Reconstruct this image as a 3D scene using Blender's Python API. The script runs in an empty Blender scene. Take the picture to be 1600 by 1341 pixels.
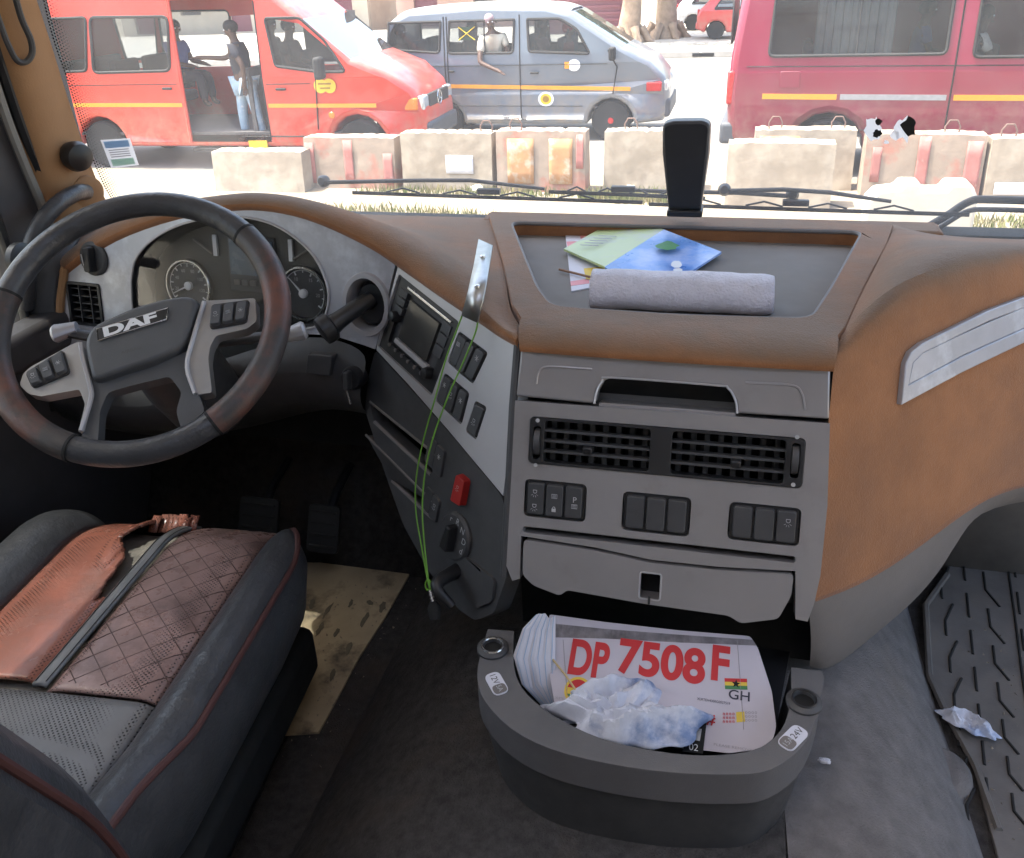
import bpy, bmesh, math, random
from mathutils import Vector as V, Matrix
from mathutils.geometry import tessellate_polygon
random.seed(7)
RAD = math.radians
scene = bpy.context.scene
COL = scene.collection
# ------------------------------------------------------------------ camera
FPX, PW = 1350.0, 1600.0                     # focal length in photo pixels, photo width
CAM = V((0, 0, 2.65))
_p, _y, _r = RAD(25.8), RAD(15), RAD(-2.5)
FW = V((-math.sin(_y)*math.cos(_p), math.cos(_y)*math.cos(_p), -math.sin(_p)))
_r0 = V((math.cos(_y), math.sin(_y), 0)); _u0 = _r0.cross(FW)
RT = _r0*math.cos(_r) + _u0*math.sin(_r); UP = RT.cross(FW)
cd = bpy.data.cameras.new('camera'); cam = bpy.data.objects.new('camera', cd); COL.objects.link(cam)
cam.matrix_world = Matrix(((RT.x, UP.x, -FW.x, CAM.x), (RT.y, UP.y, -FW.y, CAM.y), (RT.z, UP.z, -FW.z, CAM.z), (0, 0, 0, 1)))
cd.sensor_fit = 'HORIZONTAL'; cd.sensor_width = 36; cd.lens = 36*FPX/PW
cd.shift_y = -70.5/PW; cd.clip_start = 0.02; cd.clip_end = 3000
scene.camera = cam
# ------------------------------------------------------------------ light
SUN = V((-0.37, -0.05, 0.93)).normalized()   # towards the sun: high, from the driver's side
world = bpy.data.worlds.new('World'); scene.world = world; world.use_nodes = True
wn = world.node_tree.nodes; wl = world.node_tree.links
bg = wn['Background']; sky = wn.new('ShaderNodeTexSky'); sky.sky_type = 'NISHITA'; sky.sun_disc = False
sky.sun_elevation = math.asin(SUN.z); sky.sun_rotation = math.atan2(SUN.x, SUN.y)
sky.dust_density = 5.0; sky.air_density = 1.2
wl.new(sky.outputs[0], bg.inputs[0]); bg.inputs[1].default_value = 0.15
sd = bpy.data.lights.new('sun', 'SUN'); sd.energy = 3.0; sd.angle = RAD(0.53); sd.color = (1, .95, .87)
so = bpy.data.objects.new('sun', sd); COL.objects.link(so)
so.rotation_euler = (-SUN).to_track_quat('-Z', 'Y').to_euler(); so.location = (-20, -8, 30)
vs = scene.view_settings; vs.view_transform = 'Standard'; vs.look = 'None'; vs.gamma = 1; vs.use_curve_mapping = False
vs.exposure = 2.45
scene.render.engine = 'CYCLES'
cy = scene.cycles; cy.use_denoising = True; cy.max_bounces = 10; cy.diffuse_bounces = 6; cy.transparent_max_bounces = 24
cy.sample_clamp_indirect = 6

# ------------------------------------------------------------------ measuring: a photo pixel met with a real plane
def ray(x, y): return FW + RT*((x-800)/FPX) - UP*((y-600)/FPX)
def pd(x, y, d): return CAM + ray(x, y)*d
def pp(x, y, p, n): r = ray(x, y); return CAM + r*((p-CAM).dot(n)/r.dot(n))
def pZ(x, y, z): return pp(x, y, V((0, 0, z)), V((0, 0, 1)))
def pY(x, y, Y): return pp(x, y, V((0, Y, 0)), V((0, 1, 0)))
def pX(x, y, X): return pp(x, y, V((X, 0, 0)), V((1, 0, 0)))

class Fr:
    """a plane with axes U (right), W2 (up) and N (towards the room)"""
    def __init__(s, o, U, Vv, N): s.o, s.U, s.V, s.N = o.copy(), U.normalized(), Vv.normalized(), N.normalized()
    def pt(s, u, v, w=0): return s.o + s.U*u + s.V*v + s.N*w
    def uv(s, x, y, w=0):
        q = pp(x, y, s.o+s.N*w, s.N) - s.o; return (q.dot(s.U), q.dot(s.V))
    def px(s, pts, w=0): return [s.uv(x, y, w) for x, y in pts]
    def rect(s, pts, w=0):
        q = s.px(pts, w); u0 = (q[0][0]+q[3][0])/2; u1 = (q[1][0]+q[2][0])/2; v1 = (q[0][1]+q[1][1])/2; v0 = (q[2][1]+q[3][1])/2
        return u0, v0, u1, v1
    def moved(s, u, v, w=0): return Fr(s.pt(u, v, w), s.U, s.V, s.N)
def rp(u0, v0, u1, v1): return [(u0, v0), (u1, v0), (u1, v1), (u0, v1)]
def quad(q, s, t):                            # bilinear: q = TL TR BR BL in uv
    a = V(q[0]).lerp(V(q[1]), s); b = V(q[3]).lerp(V(q[2]), s); return tuple(a.lerp(b, t))
def qsub(q, s0, t0, s1, t1): return [quad(q, s0, t0), quad(q, s1, t0), quad(q, s1, t1), quad(q, s0, t1)]
def rnd(poly, r, n=4):
    """round the corners of a 2-D polygon"""
    out = []; m = len(poly)
    for i in range(m):
        a, b, c = V(poly[i-1]), V(poly[i]), V(poly[(i+1) % m])
        d1 = (a-b); d2 = (c-b); k = min(r, d1.length*.45, d2.length*.45)
        p = b + d1.normalized()*k; q = b + d2.normalized()*k
        for j in range(n+1):
            t = j/n; out.append(tuple(p*(1-t)**2 + b*2*t*(1-t) + q*t*t))
    return out
def area(p): return sum(p[i-1][0]*p[i][1]-p[i][0]*p[i-1][1] for i in range(len(p)))/2
def ell(cu, cv, ru, rv, n=40, a0=0): return [(cu+ru*math.cos(a0+2*math.pi*i/n), cv+rv*math.sin(a0+2*math.pi*i/n)) for i in range(n)]
def crv(pts, n=6):
    """Catmull-Rom through points"""
    P = [V(p) for p in pts]; out = []
    for i in range(len(P)-1):
        a = P[i-1] if i else P[0]*2-P[1]; b, c = P[i], P[i+1]; d = P[i+2] if i+2 < len(P) else P[-1]*2-P[-2]
        for j in range(n):
            t = j/n; out.append(.5*((2*b)+(c-a)*t+(2*a-5*b+4*c-d)*t*t+(3*b-a-3*c+d)*t**3))
    out.append(P[-1]); return out

class MB:
    def __init__(s): s.v = []; s.f = []; s.sm = []
    def add(s, vs, fs, smooth=True):
        o = len(s.v); s.v += [V(p) for p in vs]; s.f += [[i+o for i in f] for f in fs]; s.sm += [smooth]*len(fs); return s
    def box(s, c, d, R=None):
        c = V(c); P = []
        for z in (-1, 1):
            for y in (-1, 1):
                for x in (-1, 1):
                    q = V((x*d[0]/2, y*d[1]/2, z*d[2]/2)); P.append(c + (R @ q if R else q))
        return s.add(P, [[0, 2, 3, 1], [4, 5, 7, 6], [0, 1, 5, 4], [2, 6, 7, 3], [0, 4, 6, 2], [1, 3, 7, 5]])
    def plate(s, fr, outer, holes=(), w0=-.01, w1=0, back=True):
        if area(outer) < 0: outer = outer[::-1]
        hs = [h if area(h) < 0 else h[::-1] for h in holes]
        loops = [list(outer)] + hs; flat = [p for L in loops for p in L]; n = len(flat)
        tris = tessellate_polygon([[V((p[0], p[1], 0)) for p in L] for L in loops])
        F = []
        for t in tris:
            a, b, c = [V(flat[i]) for i in t]
            t = list(t) if (b-a).cross(c-a) > 0 else [t[0], t[2], t[1]]
            F.append(t)
            if back: F.append([t[2]+n, t[1]+n, t[0]+n])
        o = 0
        for L in loops:
            m = len(L)
            for i in range(m):
                a, b = o+i, o+(i+1) % m; F.append([a, a+n, b+n, b])
            o += m
        return s.add([fr.pt(p[0], p[1], w1) for p in flat] + [fr.pt(p[0], p[1], w0) for p in flat], F)
    def prism(s, fr, poly, w0, w1, taper=0):
        if area(poly) < 0: poly = poly[::-1]
        n = len(poly); c = sum((V(p) for p in poly), V((0, 0)))/n
        top = [V(p)+(c-V(p)).normalized()*taper for p in poly]
        return s.add([fr.pt(p[0], p[1], w1) for p in top]+[fr.pt(p[0], p[1], w0) for p in poly],
                     [list(range(n)), list(range(2*n-1, n-1, -1))]+[[i, i+n, (i+1) % n+n, (i+1) % n] for i in range(n)])
    def sheet(s, fr, poly, w=0):
        if area(poly) < 0: poly = poly[::-1]
        return s.add([fr.pt(p[0], p[1], w) for p in poly], [list(range(len(poly)))])
    def tube(s, path, r, n=8, closed=False, flat=1.0):
        P = [V(p) for p in path]; m = len(P); rs = r if isinstance(r, (list, tuple)) else [r]*m
        ref = V((0, 0, 1)); vs_ = []; prev = None
        for i in range(m):
            a = P[(i-1) % m] if (i or closed) else P[0]; b = P[(i+1) % m] if (i < m-1 or closed) else P[-1]
            t = (b-a).normalized()
            if prev is None:
                x = t.cross(ref); x = x if x.length > .1 else t.cross(V((1, 0, 0))); x.normalize()
            else: x = (prev - t*prev.dot(t)).normalized()
            prev = x; y = t.cross(x)
            vs_ += [P[i] + (x*math.cos(2*math.pi*j/n) + y*math.sin(2*math.pi*j/n)*flat)*rs[i] for j in range(n)]
        F = []
        for i in range(m if closed else m-1):
            k = (i+1) % m
            for j in range(n): F.append([i*n+j, i*n+(j+1) % n, k*n+(j+1) % n, k*n+j])
        if not closed: F += [list(range(n-1, -1, -1)), [(m-1)*n+j for j in range(n)]]
        return s.add(vs_, F)
    def lathe(s, o, ax, prof, n=24):
        ax = V(ax).normalized(); x = ax.cross(V((0, 0, 1))); x = x if x.length > .05 else ax.cross(V((1, 0, 0))); x.normalize(); y = ax.cross(x)
        vs_ = [V(o)+ax*h+(x*math.cos(2*math.pi*j/n)+y*math.sin(2*math.pi*j/n))*r for r, h in prof for j in range(n)]; F = []
        for i in range(len(prof)-1):
            for j in range(n): F.append([i*n+j, i*n+(j+1) % n, (i+1)*n+(j+1) % n, (i+1)*n+j])
        F += [list(range(n-1, -1, -1)), [(len(prof)-1)*n+j for j in range(n)]]
        return s.add(vs_, F)
    def grid(s, rows, skip=None, cu=False):
        m = len(rows); n = len(rows[0]); F = []
        for i in range(m-1):
            for j in range(n if cu else n-1):
                if skip and skip(i, j): continue
                k = (j+1) % n; F.append([i*n+j, i*n+k, (i+1)*n+k, (i+1)*n+j])
        return s.add([p for r_ in rows for p in r_], F)
    def ball(s, c, r, n=12, m=8, R=None):
        r = r if isinstance(r, (list, tuple)) else (r, r, r); rows = []
        for i in range(m+1):
            a = math.pi*i/m
            rows.append([V((r[0]*math.sin(a)*math.cos(2*math.pi*j/n), r[1]*math.sin(a)*math.sin(2*math.pi*j/n), -r[2]*math.cos(a))) for j in range(n)])
        rows = [[V(c)+(R @ p if R else p) for p in q] for q in rows]
        return s.grid(rows, cu=True)
    def text(s, fr, st, u, v, size, w=.001, sx=1.0, bold=0.0, al='CENTER', ang=0, shear=0):
        cu_ = bpy.data.curves.new('t', 'FONT'); cu_.body = st; cu_.size = 1; cu_.offset = bold; cu_.align_x = al; cu_.align_y = 'CENTER'; cu_.shear = shear
        o = bpy.data.objects.new('t', cu_); me = bpy.data.meshes.new_from_object(o)
        c, n_ = math.cos(ang), math.sin(ang)
        vs_ = []
        for q in me.vertices:
            a, b = q.co.x*size*sx, q.co.y*size; vs_.append(fr.pt(u+a*c-b*n_, v+a*n_+b*c, w))
        s.add(vs_, [list(f.vertices) for f in me.polygons], False)
        bpy.data.objects.remove(o); bpy.data.curves.remove(cu_); bpy.data.meshes.remove(me); return s
    def build(s, name, mat, parent=None, bevel=0, seg=2, sub=0, ang=40, local=False, loc=None, merge=True, solid=0):
        bm = bmesh.new(); vv = [bm.verts.new(p) for p in s.v]
        for f, sm in zip(s.f, s.sm):
            try: g = bm.faces.new([vv[i] for i in f]); g.smooth = sm
            except ValueError: pass
        if merge: bmesh.ops.remove_doubles(bm, verts=bm.verts, dist=1e-5)
        me = bpy.data.meshes.new(name)
        root = parent
        while root is not None and root.parent is not None: root = root.parent
        if not local:
            off = V(root.location) if root is not None else (V(loc) if loc is not None else V((0, 0, 0)))
            if off.length: bmesh.ops.translate(bm, verts=bm.verts, vec=-off)
        bm.to_mesh(me); bm.free()
        me.set_sharp_from_angle(angle=RAD(ang))
        o = bpy.data.objects.new(name, me); COL.objects.link(o)
        if parent is not None: o.parent = parent
        elif loc is not None: o.location = loc
        me.materials.append(mat)
        if solid: md = o.modifiers.new('solid', 'SOLIDIFY'); md.thickness = solid; md.offset = 0
        if bevel: md = o.modifiers.new('bevel', 'BEVEL'); md.width = bevel; md.segments = seg; md.limit_method = 'ANGLE'; md.angle_limit = RAD(35)
        if sub: md = o.modifiers.new('sub', 'SUBSURF'); md.levels = sub; md.render_levels = sub
        return o
def tag(o, label, cat, group=None):
    o['label'] = label; o['category'] = cat
    if group: o['group'] = group
    return o
def thing(name, loc, label, cat, group=None, rz=0):
    o = bpy.data.objects.new(name, None); COL.objects.link(o); o.location = loc; o.rotation_euler = (0, 0, rz); o.empty_display_size = .1
    return tag(o, label, cat, group)
def struct(o, kind='structure'): o['kind'] = kind; return o

# ------------------------------------------------------------------ materials
def nodes(name):
    m = bpy.data.materials.new(name); m.use_nodes = True; nt = m.node_tree; return m, nt, nt.nodes['Principled BSDF']
def rgba(c): return (c[0], c[1], c[2], 1)
def mat(name, col, rough=.5, metal=0, var=.12, vs=14, bump=0.0, bs=250, col2=None, s2=6, lo=.5, hi=.62, dust=None, damt=.5, spec=.5, sheen=0, em=None, stretch=None, coat=0, rvar=.15, bdist=.002, bump2=None):
    m, nt, b = nodes(name); N, L = nt.nodes, nt.links
    tc = N.new('ShaderNodeTexCoord'); vec = tc.outputs['Object']
    if stretch:
        mp = N.new('ShaderNodeMapping'); mp.inputs['Scale'].default_value = stretch; L.new(vec, mp.inputs[0]); vec = mp.outputs[0]
    def noise(sc, det=4, ro=.6):
        n = N.new('ShaderNodeTexNoise'); n.inputs['Scale'].default_value = sc; n.inputs['Detail'].default_value = det; n.inputs['Roughness'].default_value = ro; L.new(vec, n.inputs['Vector']); return n.outputs[0]
    def mix(f, a, c):
        x = N.new('ShaderNodeMix'); x.data_type = 'RGBA'
        if isinstance(f, float): x.inputs[0].default_value = f
        else: L.new(f, x.inputs[0])
        for v_, i in ((a, 6), (c, 7)):
            if isinstance(v_, tuple): x.inputs[i].default_value = rgba(v_)
            else: L.new(v_, x.inputs[i])
        return x.outputs[2]
    def ramp(f, lo_, hi_):
        r_ = N.new('ShaderNodeMapRange'); r_.inputs[1].default_value = lo_; r_.inputs[2].default_value = hi_; L.new(f, r_.inputs[0]); return r_.outputs[0]
    n1 = noise(vs, 5)
    c = mix(ramp(n1, .3, .7), tuple(max(0, x*(1-var)) for x in col), tuple(x*(1+var) for x in col))
    if col2: c = mix(ramp(noise(s2, 6, .65), lo, hi), c, tuple(col2))
    if dust:
        g = N.new('ShaderNodeNewGeometry'); sx = N.new('ShaderNodeSeparateXYZ'); L.new(g.outputs['Normal'], sx.inputs[0])
        k = N.new('ShaderNodeMath'); k.operation = 'MULTIPLY'; L.new(ramp(sx.outputs[2], .15, .95), k.inputs[0]); L.new(ramp(noise(5, 5), .2, .75), k.inputs[1])
        k2 = N.new('ShaderNodeMath'); k2.operation = 'MULTIPLY'; L.new(k.outputs[0], k2.inputs[0]); k2.inputs[1].default_value = damt*1.6; k2.use_clamp = True
        c = mix(k2.outputs[0], c, tuple(dust))
    L.new(c, b.inputs['Base Color'])
    rr = N.new('ShaderNodeMapRange'); rr.inputs[3].default_value = max(.02, rough-rvar); rr.inputs[4].default_value = min(1, rough+rvar); L.new(noise(vs*2.3, 4), rr.inputs[0]); L.new(rr.outputs[0], b.inputs['Roughness'])
    b.inputs['Metallic'].default_value = metal; b.inputs['Specular IOR Level'].default_value = spec
    if sheen: b.inputs['Sheen Weight'].default_value = sheen; b.inputs['Sheen Roughness'].default_value = .5
    if coat: b.inputs['Coat Weight'].default_value = coat; b.inputs['Coat Roughness'].default_value = .08
    if bump:
        bp = N.new('ShaderNodeBump'); bp.inputs['Strength'].default_value = bump; bp.inputs['Distance'].default_value = bdist; L.new(noise(bs, 3), bp.inputs['Height']); L.new(bp.outputs[0], b.inputs['Normal'])
        if bump2:
            b2 = N.new('ShaderNodeBump'); b2.inputs['Strength'].default_value = .6; b2.inputs['Distance'].default_value = bump2[1]; L.new(noise(bump2[0], 4), b2.inputs['Height']); L.new(b2.outputs[0], bp.inputs['Normal'])
    if em: b.inputs['Emission Color'].default_value = rgba(em[0]); b.inputs['Emission Strength'].default_value = em[1]
    return m
def glass(name, tint=(.8, .84, .84), gloss=.12, dust=0.0, dcol=(.8, .78, .74), rough=.02):
    m, nt, b = nodes(name); N, L = nt.nodes, nt.links; N.remove(b); out = N['Material Output']
    t = N.new('ShaderNodeBsdfTransparent'); t.inputs[0].default_value = rgba(tint)
    g = N.new('ShaderNodeBsdfGlossy'); g.inputs['Roughness'].default_value = rough
    fr_ = N.new('ShaderNodeFresnel'); fr_.inputs[0].default_value = 1.45
    x = N.new('ShaderNodeMixShader'); mu = N.new('ShaderNodeMath'); mu.operation = 'MULTIPLY'; mu.inputs[1].default_value = gloss*6; mu.use_clamp = True; L.new(fr_.outputs[0], mu.inputs[0])
    L.new(mu.outputs[0], x.inputs[0]); L.new(t.outputs[0], x.inputs[1]); L.new(g.outputs[0], x.inputs[2]); last = x.outputs[0]
    if dust:
        tc = N.new('ShaderNodeTexCoord'); n = N.new('ShaderNodeTexNoise'); n.inputs['Scale'].default_value = 3; n.inputs['Detail'].default_value = 8; n.inputs['Roughness'].default_value = .7; L.new(tc.outputs['Object'], n.inputs['Vector'])
        r_ = N.new('ShaderNodeMapRange'); r_.inputs[1].default_value = .25; r_.inputs[2].default_value = .8; r_.inputs[3].default_value = dust*.45; r_.inputs[4].default_value = dust*2.1; L.new(n.outputs[0], r_.inputs[0])
        d = N.new('ShaderNodeBsdfTranslucent'); d.inputs[0].default_value = rgba(dcol); d2 = N.new('ShaderNodeBsdfDiffuse'); d2.inputs[0].default_value = rgba(dcol)
        dm = N.new('ShaderNodeMixShader'); dm.inputs[0].default_value = .3; L.new(d.outputs[0], dm.inputs[1]); L.new(d2.outputs[0], dm.inputs[2])
        y = N.new('ShaderNodeMixShader'); L.new(r_.outputs[0], y.inputs[0]); L.new(last, y.inputs[1]); L.new(dm.outputs[0], y.inputs[2]); last = y.outputs[0]
    L.new(last, out.inputs[0]); return m
def pattern(m, kind, scale, strength=.6, dist=.002, dark=None, rot=0, axes=(1, 1, 1)):
    """adds a relief pattern (holes or weave) to a material"""
    nt = m.node_tree; N, L = nt.nodes, nt.links; b = N['Principled BSDF']
    tc = N.new('ShaderNodeTexCoord'); mp = N.new('ShaderNodeMapping'); mp.inputs['Scale'].default_value = axes; mp.inputs['Rotation'].default_value = (0, 0, rot); L.new(tc.outputs['Object'], mp.inputs[0])
    if kind == 'holes':
        t = N.new('ShaderNodeTexVoronoi'); t.inputs['Scale'].default_value = scale; t.inputs['Randomness'].default_value = 0.0; L.new(mp.outputs[0], t.inputs['Vector']); h = t.outputs['Distance']
        r_ = N.new('ShaderNodeMapRange'); r_.inputs[1].default_value = .18; r_.inputs[2].default_value = .34; L.new(h, r_.inputs[0]); h = r_.outputs[0]
    else:
        t = N.new('ShaderNodeTexWave'); t.inputs['Scale'].default_value = scale; t.inputs['Distortion'].default_value = .6; L.new(mp.outputs[0], t.inputs['Vector']); h = t.outputs[1]
    bp = N.new('ShaderNodeBump'); bp.inputs['Strength'].default_value = strength; bp.inputs['Distance'].default_value = dist; L.new(h, bp.inputs['Height'])
    old = [l for l in L if l.to_socket == b.inputs['Normal']]
    if old: L.new(old[0].from_socket, bp.inputs['Normal'])
    L.new(bp.outputs[0], b.inputs['Normal'])
    if dark is not None:
        oc = [l for l in L if l.to_socket == b.inputs['Base Color']][0].from_socket
        x = N.new('ShaderNodeMix'); x.data_type = 'RGBA'; L.new(h, x.inputs[0]); x.inputs[6].default_value = rgba(dark); L.new(oc, x.inputs[7]); L.new(x.outputs[2], b.inputs['Base Color'])
    return m
M = {}
M['cover'] = mat('brown_rug', (.30, .132, .056), .95, var=.2, vs=9, bump=.7, bs=420, col2=(.21, .10, .052), s2=3.2, lo=.47, hi=.72, dust=(.19, .126, .084), damt=.98, spec=.1, sheen=.22, bump2=(13, .005))
M['silver'] = mat('silver_plastic', (.45, .445, .465), .40, metal=.35, var=.05, vs=9, bump=.05, bs=900, dust=(.34, .32, .30), damt=.3)
M['silver_scuffed'] = mat('scuffed_silver', (.42, .43, .47), .40, metal=.3, var=.08, vs=16, col2=(.66, .70, .76), s2=11, lo=.50, hi=.72, bump=.04, bs=600)
M['console'] = mat('grey_console', (.31, .298, .305), .38, metal=.4, var=.07, vs=7, bump=.08, bs=900, dust=(.30, .275, .25), damt=.4, col2=(.25, .235, .235), s2=11, lo=.55, hi=.8)
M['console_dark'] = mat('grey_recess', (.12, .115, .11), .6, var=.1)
M['dark'] = mat('dark_plastic', (.045, .046, .05), .55, var=.15, vs=20, bump=.15, bs=700, dust=(.12, .11, .10), damt=.35)
M['black'] = mat('black_plastic', (.016, .016, .018), .42, var=.2, vs=20, bump=.1, bs=800)
M['void'] = mat('black_inside', (.006, .006, .006), .8, var=.1)
M['screen'] = mat('dim_screen', (.05, .05, .048), .18, var=.15, vs=8)
M['grey'] = mat('grey_plastic', (.15, .14, .138), .62, var=.1, vs=6, bump=.25, bs=500, dust=(.22, .19, .17), damt=.4)
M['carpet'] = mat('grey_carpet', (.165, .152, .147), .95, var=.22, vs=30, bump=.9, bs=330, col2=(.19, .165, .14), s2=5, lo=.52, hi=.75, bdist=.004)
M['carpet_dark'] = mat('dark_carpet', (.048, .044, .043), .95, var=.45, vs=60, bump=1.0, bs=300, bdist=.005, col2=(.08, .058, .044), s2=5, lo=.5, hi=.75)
M['rubber'] = mat('dusty_rubber', (.15, .138, .128), .8, var=.2, vs=10, bump=.2, bs=300, col2=(.17, .15, .13), s2=7, lo=.48, hi=.7)
M['rubber_dark'] = mat('rubber_groove', (.02, .02, .02), .8)
M['beige_mat'] = mat('beige_floor_sheet', (.46, .36, .23), .8, var=.15, vs=9, bump=.2, bs=120, col2=(.13, .10, .07), s2=8, lo=.52, hi=.66)
M['beige_flake'] = mat('worn_dark_patch', (.15, .125, .085), .85, var=.2)
M['leather'] = mat('black_leather', (.048, .049, .054), .36, var=.2, vs=18, bump=.35, bs=220, rvar=.14, bump2=(22, .006))
M['leather_grey'] = mat('grey_hub_plastic', (.075, .078, .084), .5, var=.1, vs=12, bump=.12, bs=700)
M['grip'] = mat('worn_grip_leather', (.05, .042, .04), .5, var=.2, vs=20, bump=.3, bs=260, col2=(.15, .05, .032), s2=10, lo=.46, hi=.7)
M['insert'] = pattern(mat('perforated_brown_leather', (.31, .20, .18), .30, var=.25, vs=14, bump=.15, bs=150, col2=(.12, .075, .07), s2=8, lo=.5, hi=.7), 'holes', 210, .7, .0015, (.03, .02, .018), .6)
M['insert_red'] = pattern(mat('perforated_red_leather', (.27, .10, .07), .24, var=.25, vs=10, bump=.2, bs=120, col2=(.20, .105, .085), s2=9, lo=.5, hi=.75), 'holes', 210, .7, .0015, (.06, .02, .014), .6)
M['perf'] = pattern(mat('perforated_grey_leather', (.20, .20, .205), .42, var=.1), 'holes', 200, .8, .0015, (.015, .015, .015), .78)
M['foam'] = mat('torn_foam', (.20, .18, .155), .95, var=.3, vs=30, bump=.8, bs=90)
M['piping'] = mat('dark_red_piping', (.065, .022, .02), .6)
M['strip'] = mat('grey_strip_leather', (.20, .205, .21), .45, var=.15, bump=.2, bs=200)
M['white_paper'] = mat('white_paper', (.62, .62, .68), .8, var=.05, bump=.15, bs=60, bdist=.003)
M['cloth'] = (mat('crumpled_blue_white_paper', (.60, .62, .70), .8, var=.15, vs=30, col2=(.20, .28, .47), s2=17, lo=.50, hi=.68, bump=.3, bs=70))
M['plate_paper'] = mat('number_sheet_paper', (.50, .47, .53), .55, var=.05, vs=8)
M['plate_band'] = pattern(mat('grey_hologram_band', (.22, .21, .23), .35, metal=.3, var=.4, vs=40), 'wave', 80, .3, .001)
M['red_print'] = mat('red_print', (.52, .025, .03), .6, var=.05)
M['dark_print'] = mat('dark_print', (.035, .035, .06), .6)
M['grey_print'] = mat('grey_print', (.30, .29, .32), .6)
M['yellow_print'] = mat('yellow_print', (.70, .50, .06), .6)
M['green_print'] = mat('green_print', (.06, .22, .08), .6)
M['white_print'] = mat('white_print', (.72, .73, .75), .5, var=.04)
M['symbol'] = mat('grey_symbol_print', (.42, .42, .43), .5)
M['chrome'] = mat('bright_metal', (.62, .62, .62), .25, metal=1, var=.1)
M['steel'] = mat('brushed_steel', (.45, .45, .44), .38, metal=.9, var=.15, vs=30, stretch=(1, 1, .1))
M['cord'] = mat('green_cord', (.14, .34, .03), .5)
M['red_plastic'] = mat('red_plastic', (.36, .018, .016), .4)
M['towel'] = mat('lilac_grey_towel', (.62, .60, .67), .95, var=.08, vs=60, bump=.9, bs=260, sheen=.3, bdist=.004)
M['mesh'] = pattern(mat('grey_mesh_mat', (.165, .15, .135), .8, var=.12, vs=8, dust=(.22, .20, .18), damt=.3), 'holes', 170, .8, .002, (.05, .05, .05))
M['pillar'] = mat('tan_pillar_trim', (.34, .185, .085), .7, var=.12, vs=6, bump=.2, bs=300)
M['seal'] = mat('grey_seal', (.25, .24, .22), .7)
M['doorp'] = mat('door_trim', (.055, .05, .052), .6, var=.12, bump=.15, bs=400)
M['headliner'] = mat('beige_headliner', (.78, .74, .68), .9, var=.06)
M['windscreen'] = glass('dusty_windscreen', (.86, .88, .87), .08, .085, (.86, .84, .80))
M['windowpane'] = glass('side_window', (.85, .88, .88), .12, .05)
M['carglass'] = glass('vehicle_glass', (.50, .53, .55), .14, .05)
M['lens'] = glass('clear_lens', (.95, .95, .95), .04, .006)

def paper_mat(name, col):
    m, nt, b = nodes(name); N, L = nt.nodes, nt.links; N.remove(b)
    d = N.new('ShaderNodeBsdfDiffuse'); d.inputs[0].default_value = rgba(col); t = N.new('ShaderNodeBsdfTranslucent'); t.inputs[0].default_value = rgba(col)
    x = N.new('ShaderNodeMixShader'); x.inputs[0].default_value = .45; L.new(d.outputs[0], x.inputs[1]); L.new(t.outputs[0], x.inputs[2]); L.new(x.outputs[0], N['Material Output'].inputs[0]); return m
M['sticker'] = paper_mat('thin_sticker_paper', (.75, .76, .78)); M['sticker_blue'] = paper_mat('thin_sticker_blue', (.30, .46, .66)); M['sticker_green'] = paper_mat('thin_sticker_green', (.45, .66, .55))

M['quilt'] = mat('brown_quilt_crease', (.10, .058, .05), .5)
# ================================================================== THE CAB (x right, y forward, z up; street level z = 0)
FLOOR = 1.45
# ------------------------------------------------------------------ planes of the dashboard
_a = RAD(20); NK = V((0, -math.cos(_a), math.sin(_a)))
K = Fr(pd(1040, 780, 1.15), V((1, 0, 0)), V((0, math.sin(_a), math.cos(_a))), NK)     # centre console face
def Kp(x, y): return pp(x, y, K.o, K.N)
_A, _B, _T = Kp(810, 537), Kp(797, 760), pd(620, 415, 1.40)
_nr = -((_B-_A).cross(_T-_A)).normalized()
R = Fr(_A, (_A-_T), _nr.cross(_A-_T), _nr)                                            # radio panel, turned to the driver
_s1, _s2 = pp(620, 415, R.o, R.N), pp(588, 545, R.o, R.N)
_nb = -((_s2-_s1).cross(V((-1, .10, 0)))).normalized()
B = Fr(_s1, V((1, -.10, 0)), _nb.cross(V((1, -.10, 0))), _nb)                         # instrument panel
_d45 = V((math.sin(RAD(45)), math.cos(RAD(45)), 0)); _e = Kp(1270, 960)-Kp(1300, 570)
_ng = -_d45.cross(_e).normalized(); _ng = _ng if _ng.y < 0 else -_ng
G = Fr(Kp(1300, 570), _d45, _ng.cross(_d45), _ng)                                     # passenger side face
DZ = 2.205                                                                            # deck height
dash = thing('dashboard', (-.1, 1.2, 1.75), 'brown rug-covered truck dashboard with silver and grey panels under the windscreen', 'dashboard')

# ---- centre deck: brown cover with a sunken tray
D = Fr(V((0, 0, DZ)), V((1, 0, 0)), V((0, 1, 0)), V((0, 0, 1)))
back = D.px([(764, 336), (900, 338), (1080, 342), (1250, 346), (1396, 351)])
lside = D.px([(772, 365), (783, 400), (792, 440), (799, 475)])
rside = D.px([(1384, 385), (1362, 425), (1340, 470), (1322, 510)])
kt0, kt1 = Kp(812, 536), Kp(1300, 569)
f0 = (kt0.x+.004, kt0.y+.05); f1 = (kt1.x+.004, kt1.y+.05); nf = 12
def _ext(P_, y): (u0_, v0_), (u1_, v1_) = P_[-2], P_[-1]; return u1_+(u0_-u1_)*(y-v1_)/(v0_-v1_)
f0 = (_ext(lside, f0[1])*.6+f0[0]*.4, f0[1]); f1 = (_ext(rside, f1[1])*.6+f1[0]*.4, f1[1])
front = [(f0[0]+(f1[0]-f0[0])*i/nf, f0[1]+(f1[1]-f0[1])*i/nf-.004*math.sin(math.pi*i/nf)) for i in range(nf+1)]
outer = back[::-1] + lside + front + rside[::-1]
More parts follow.
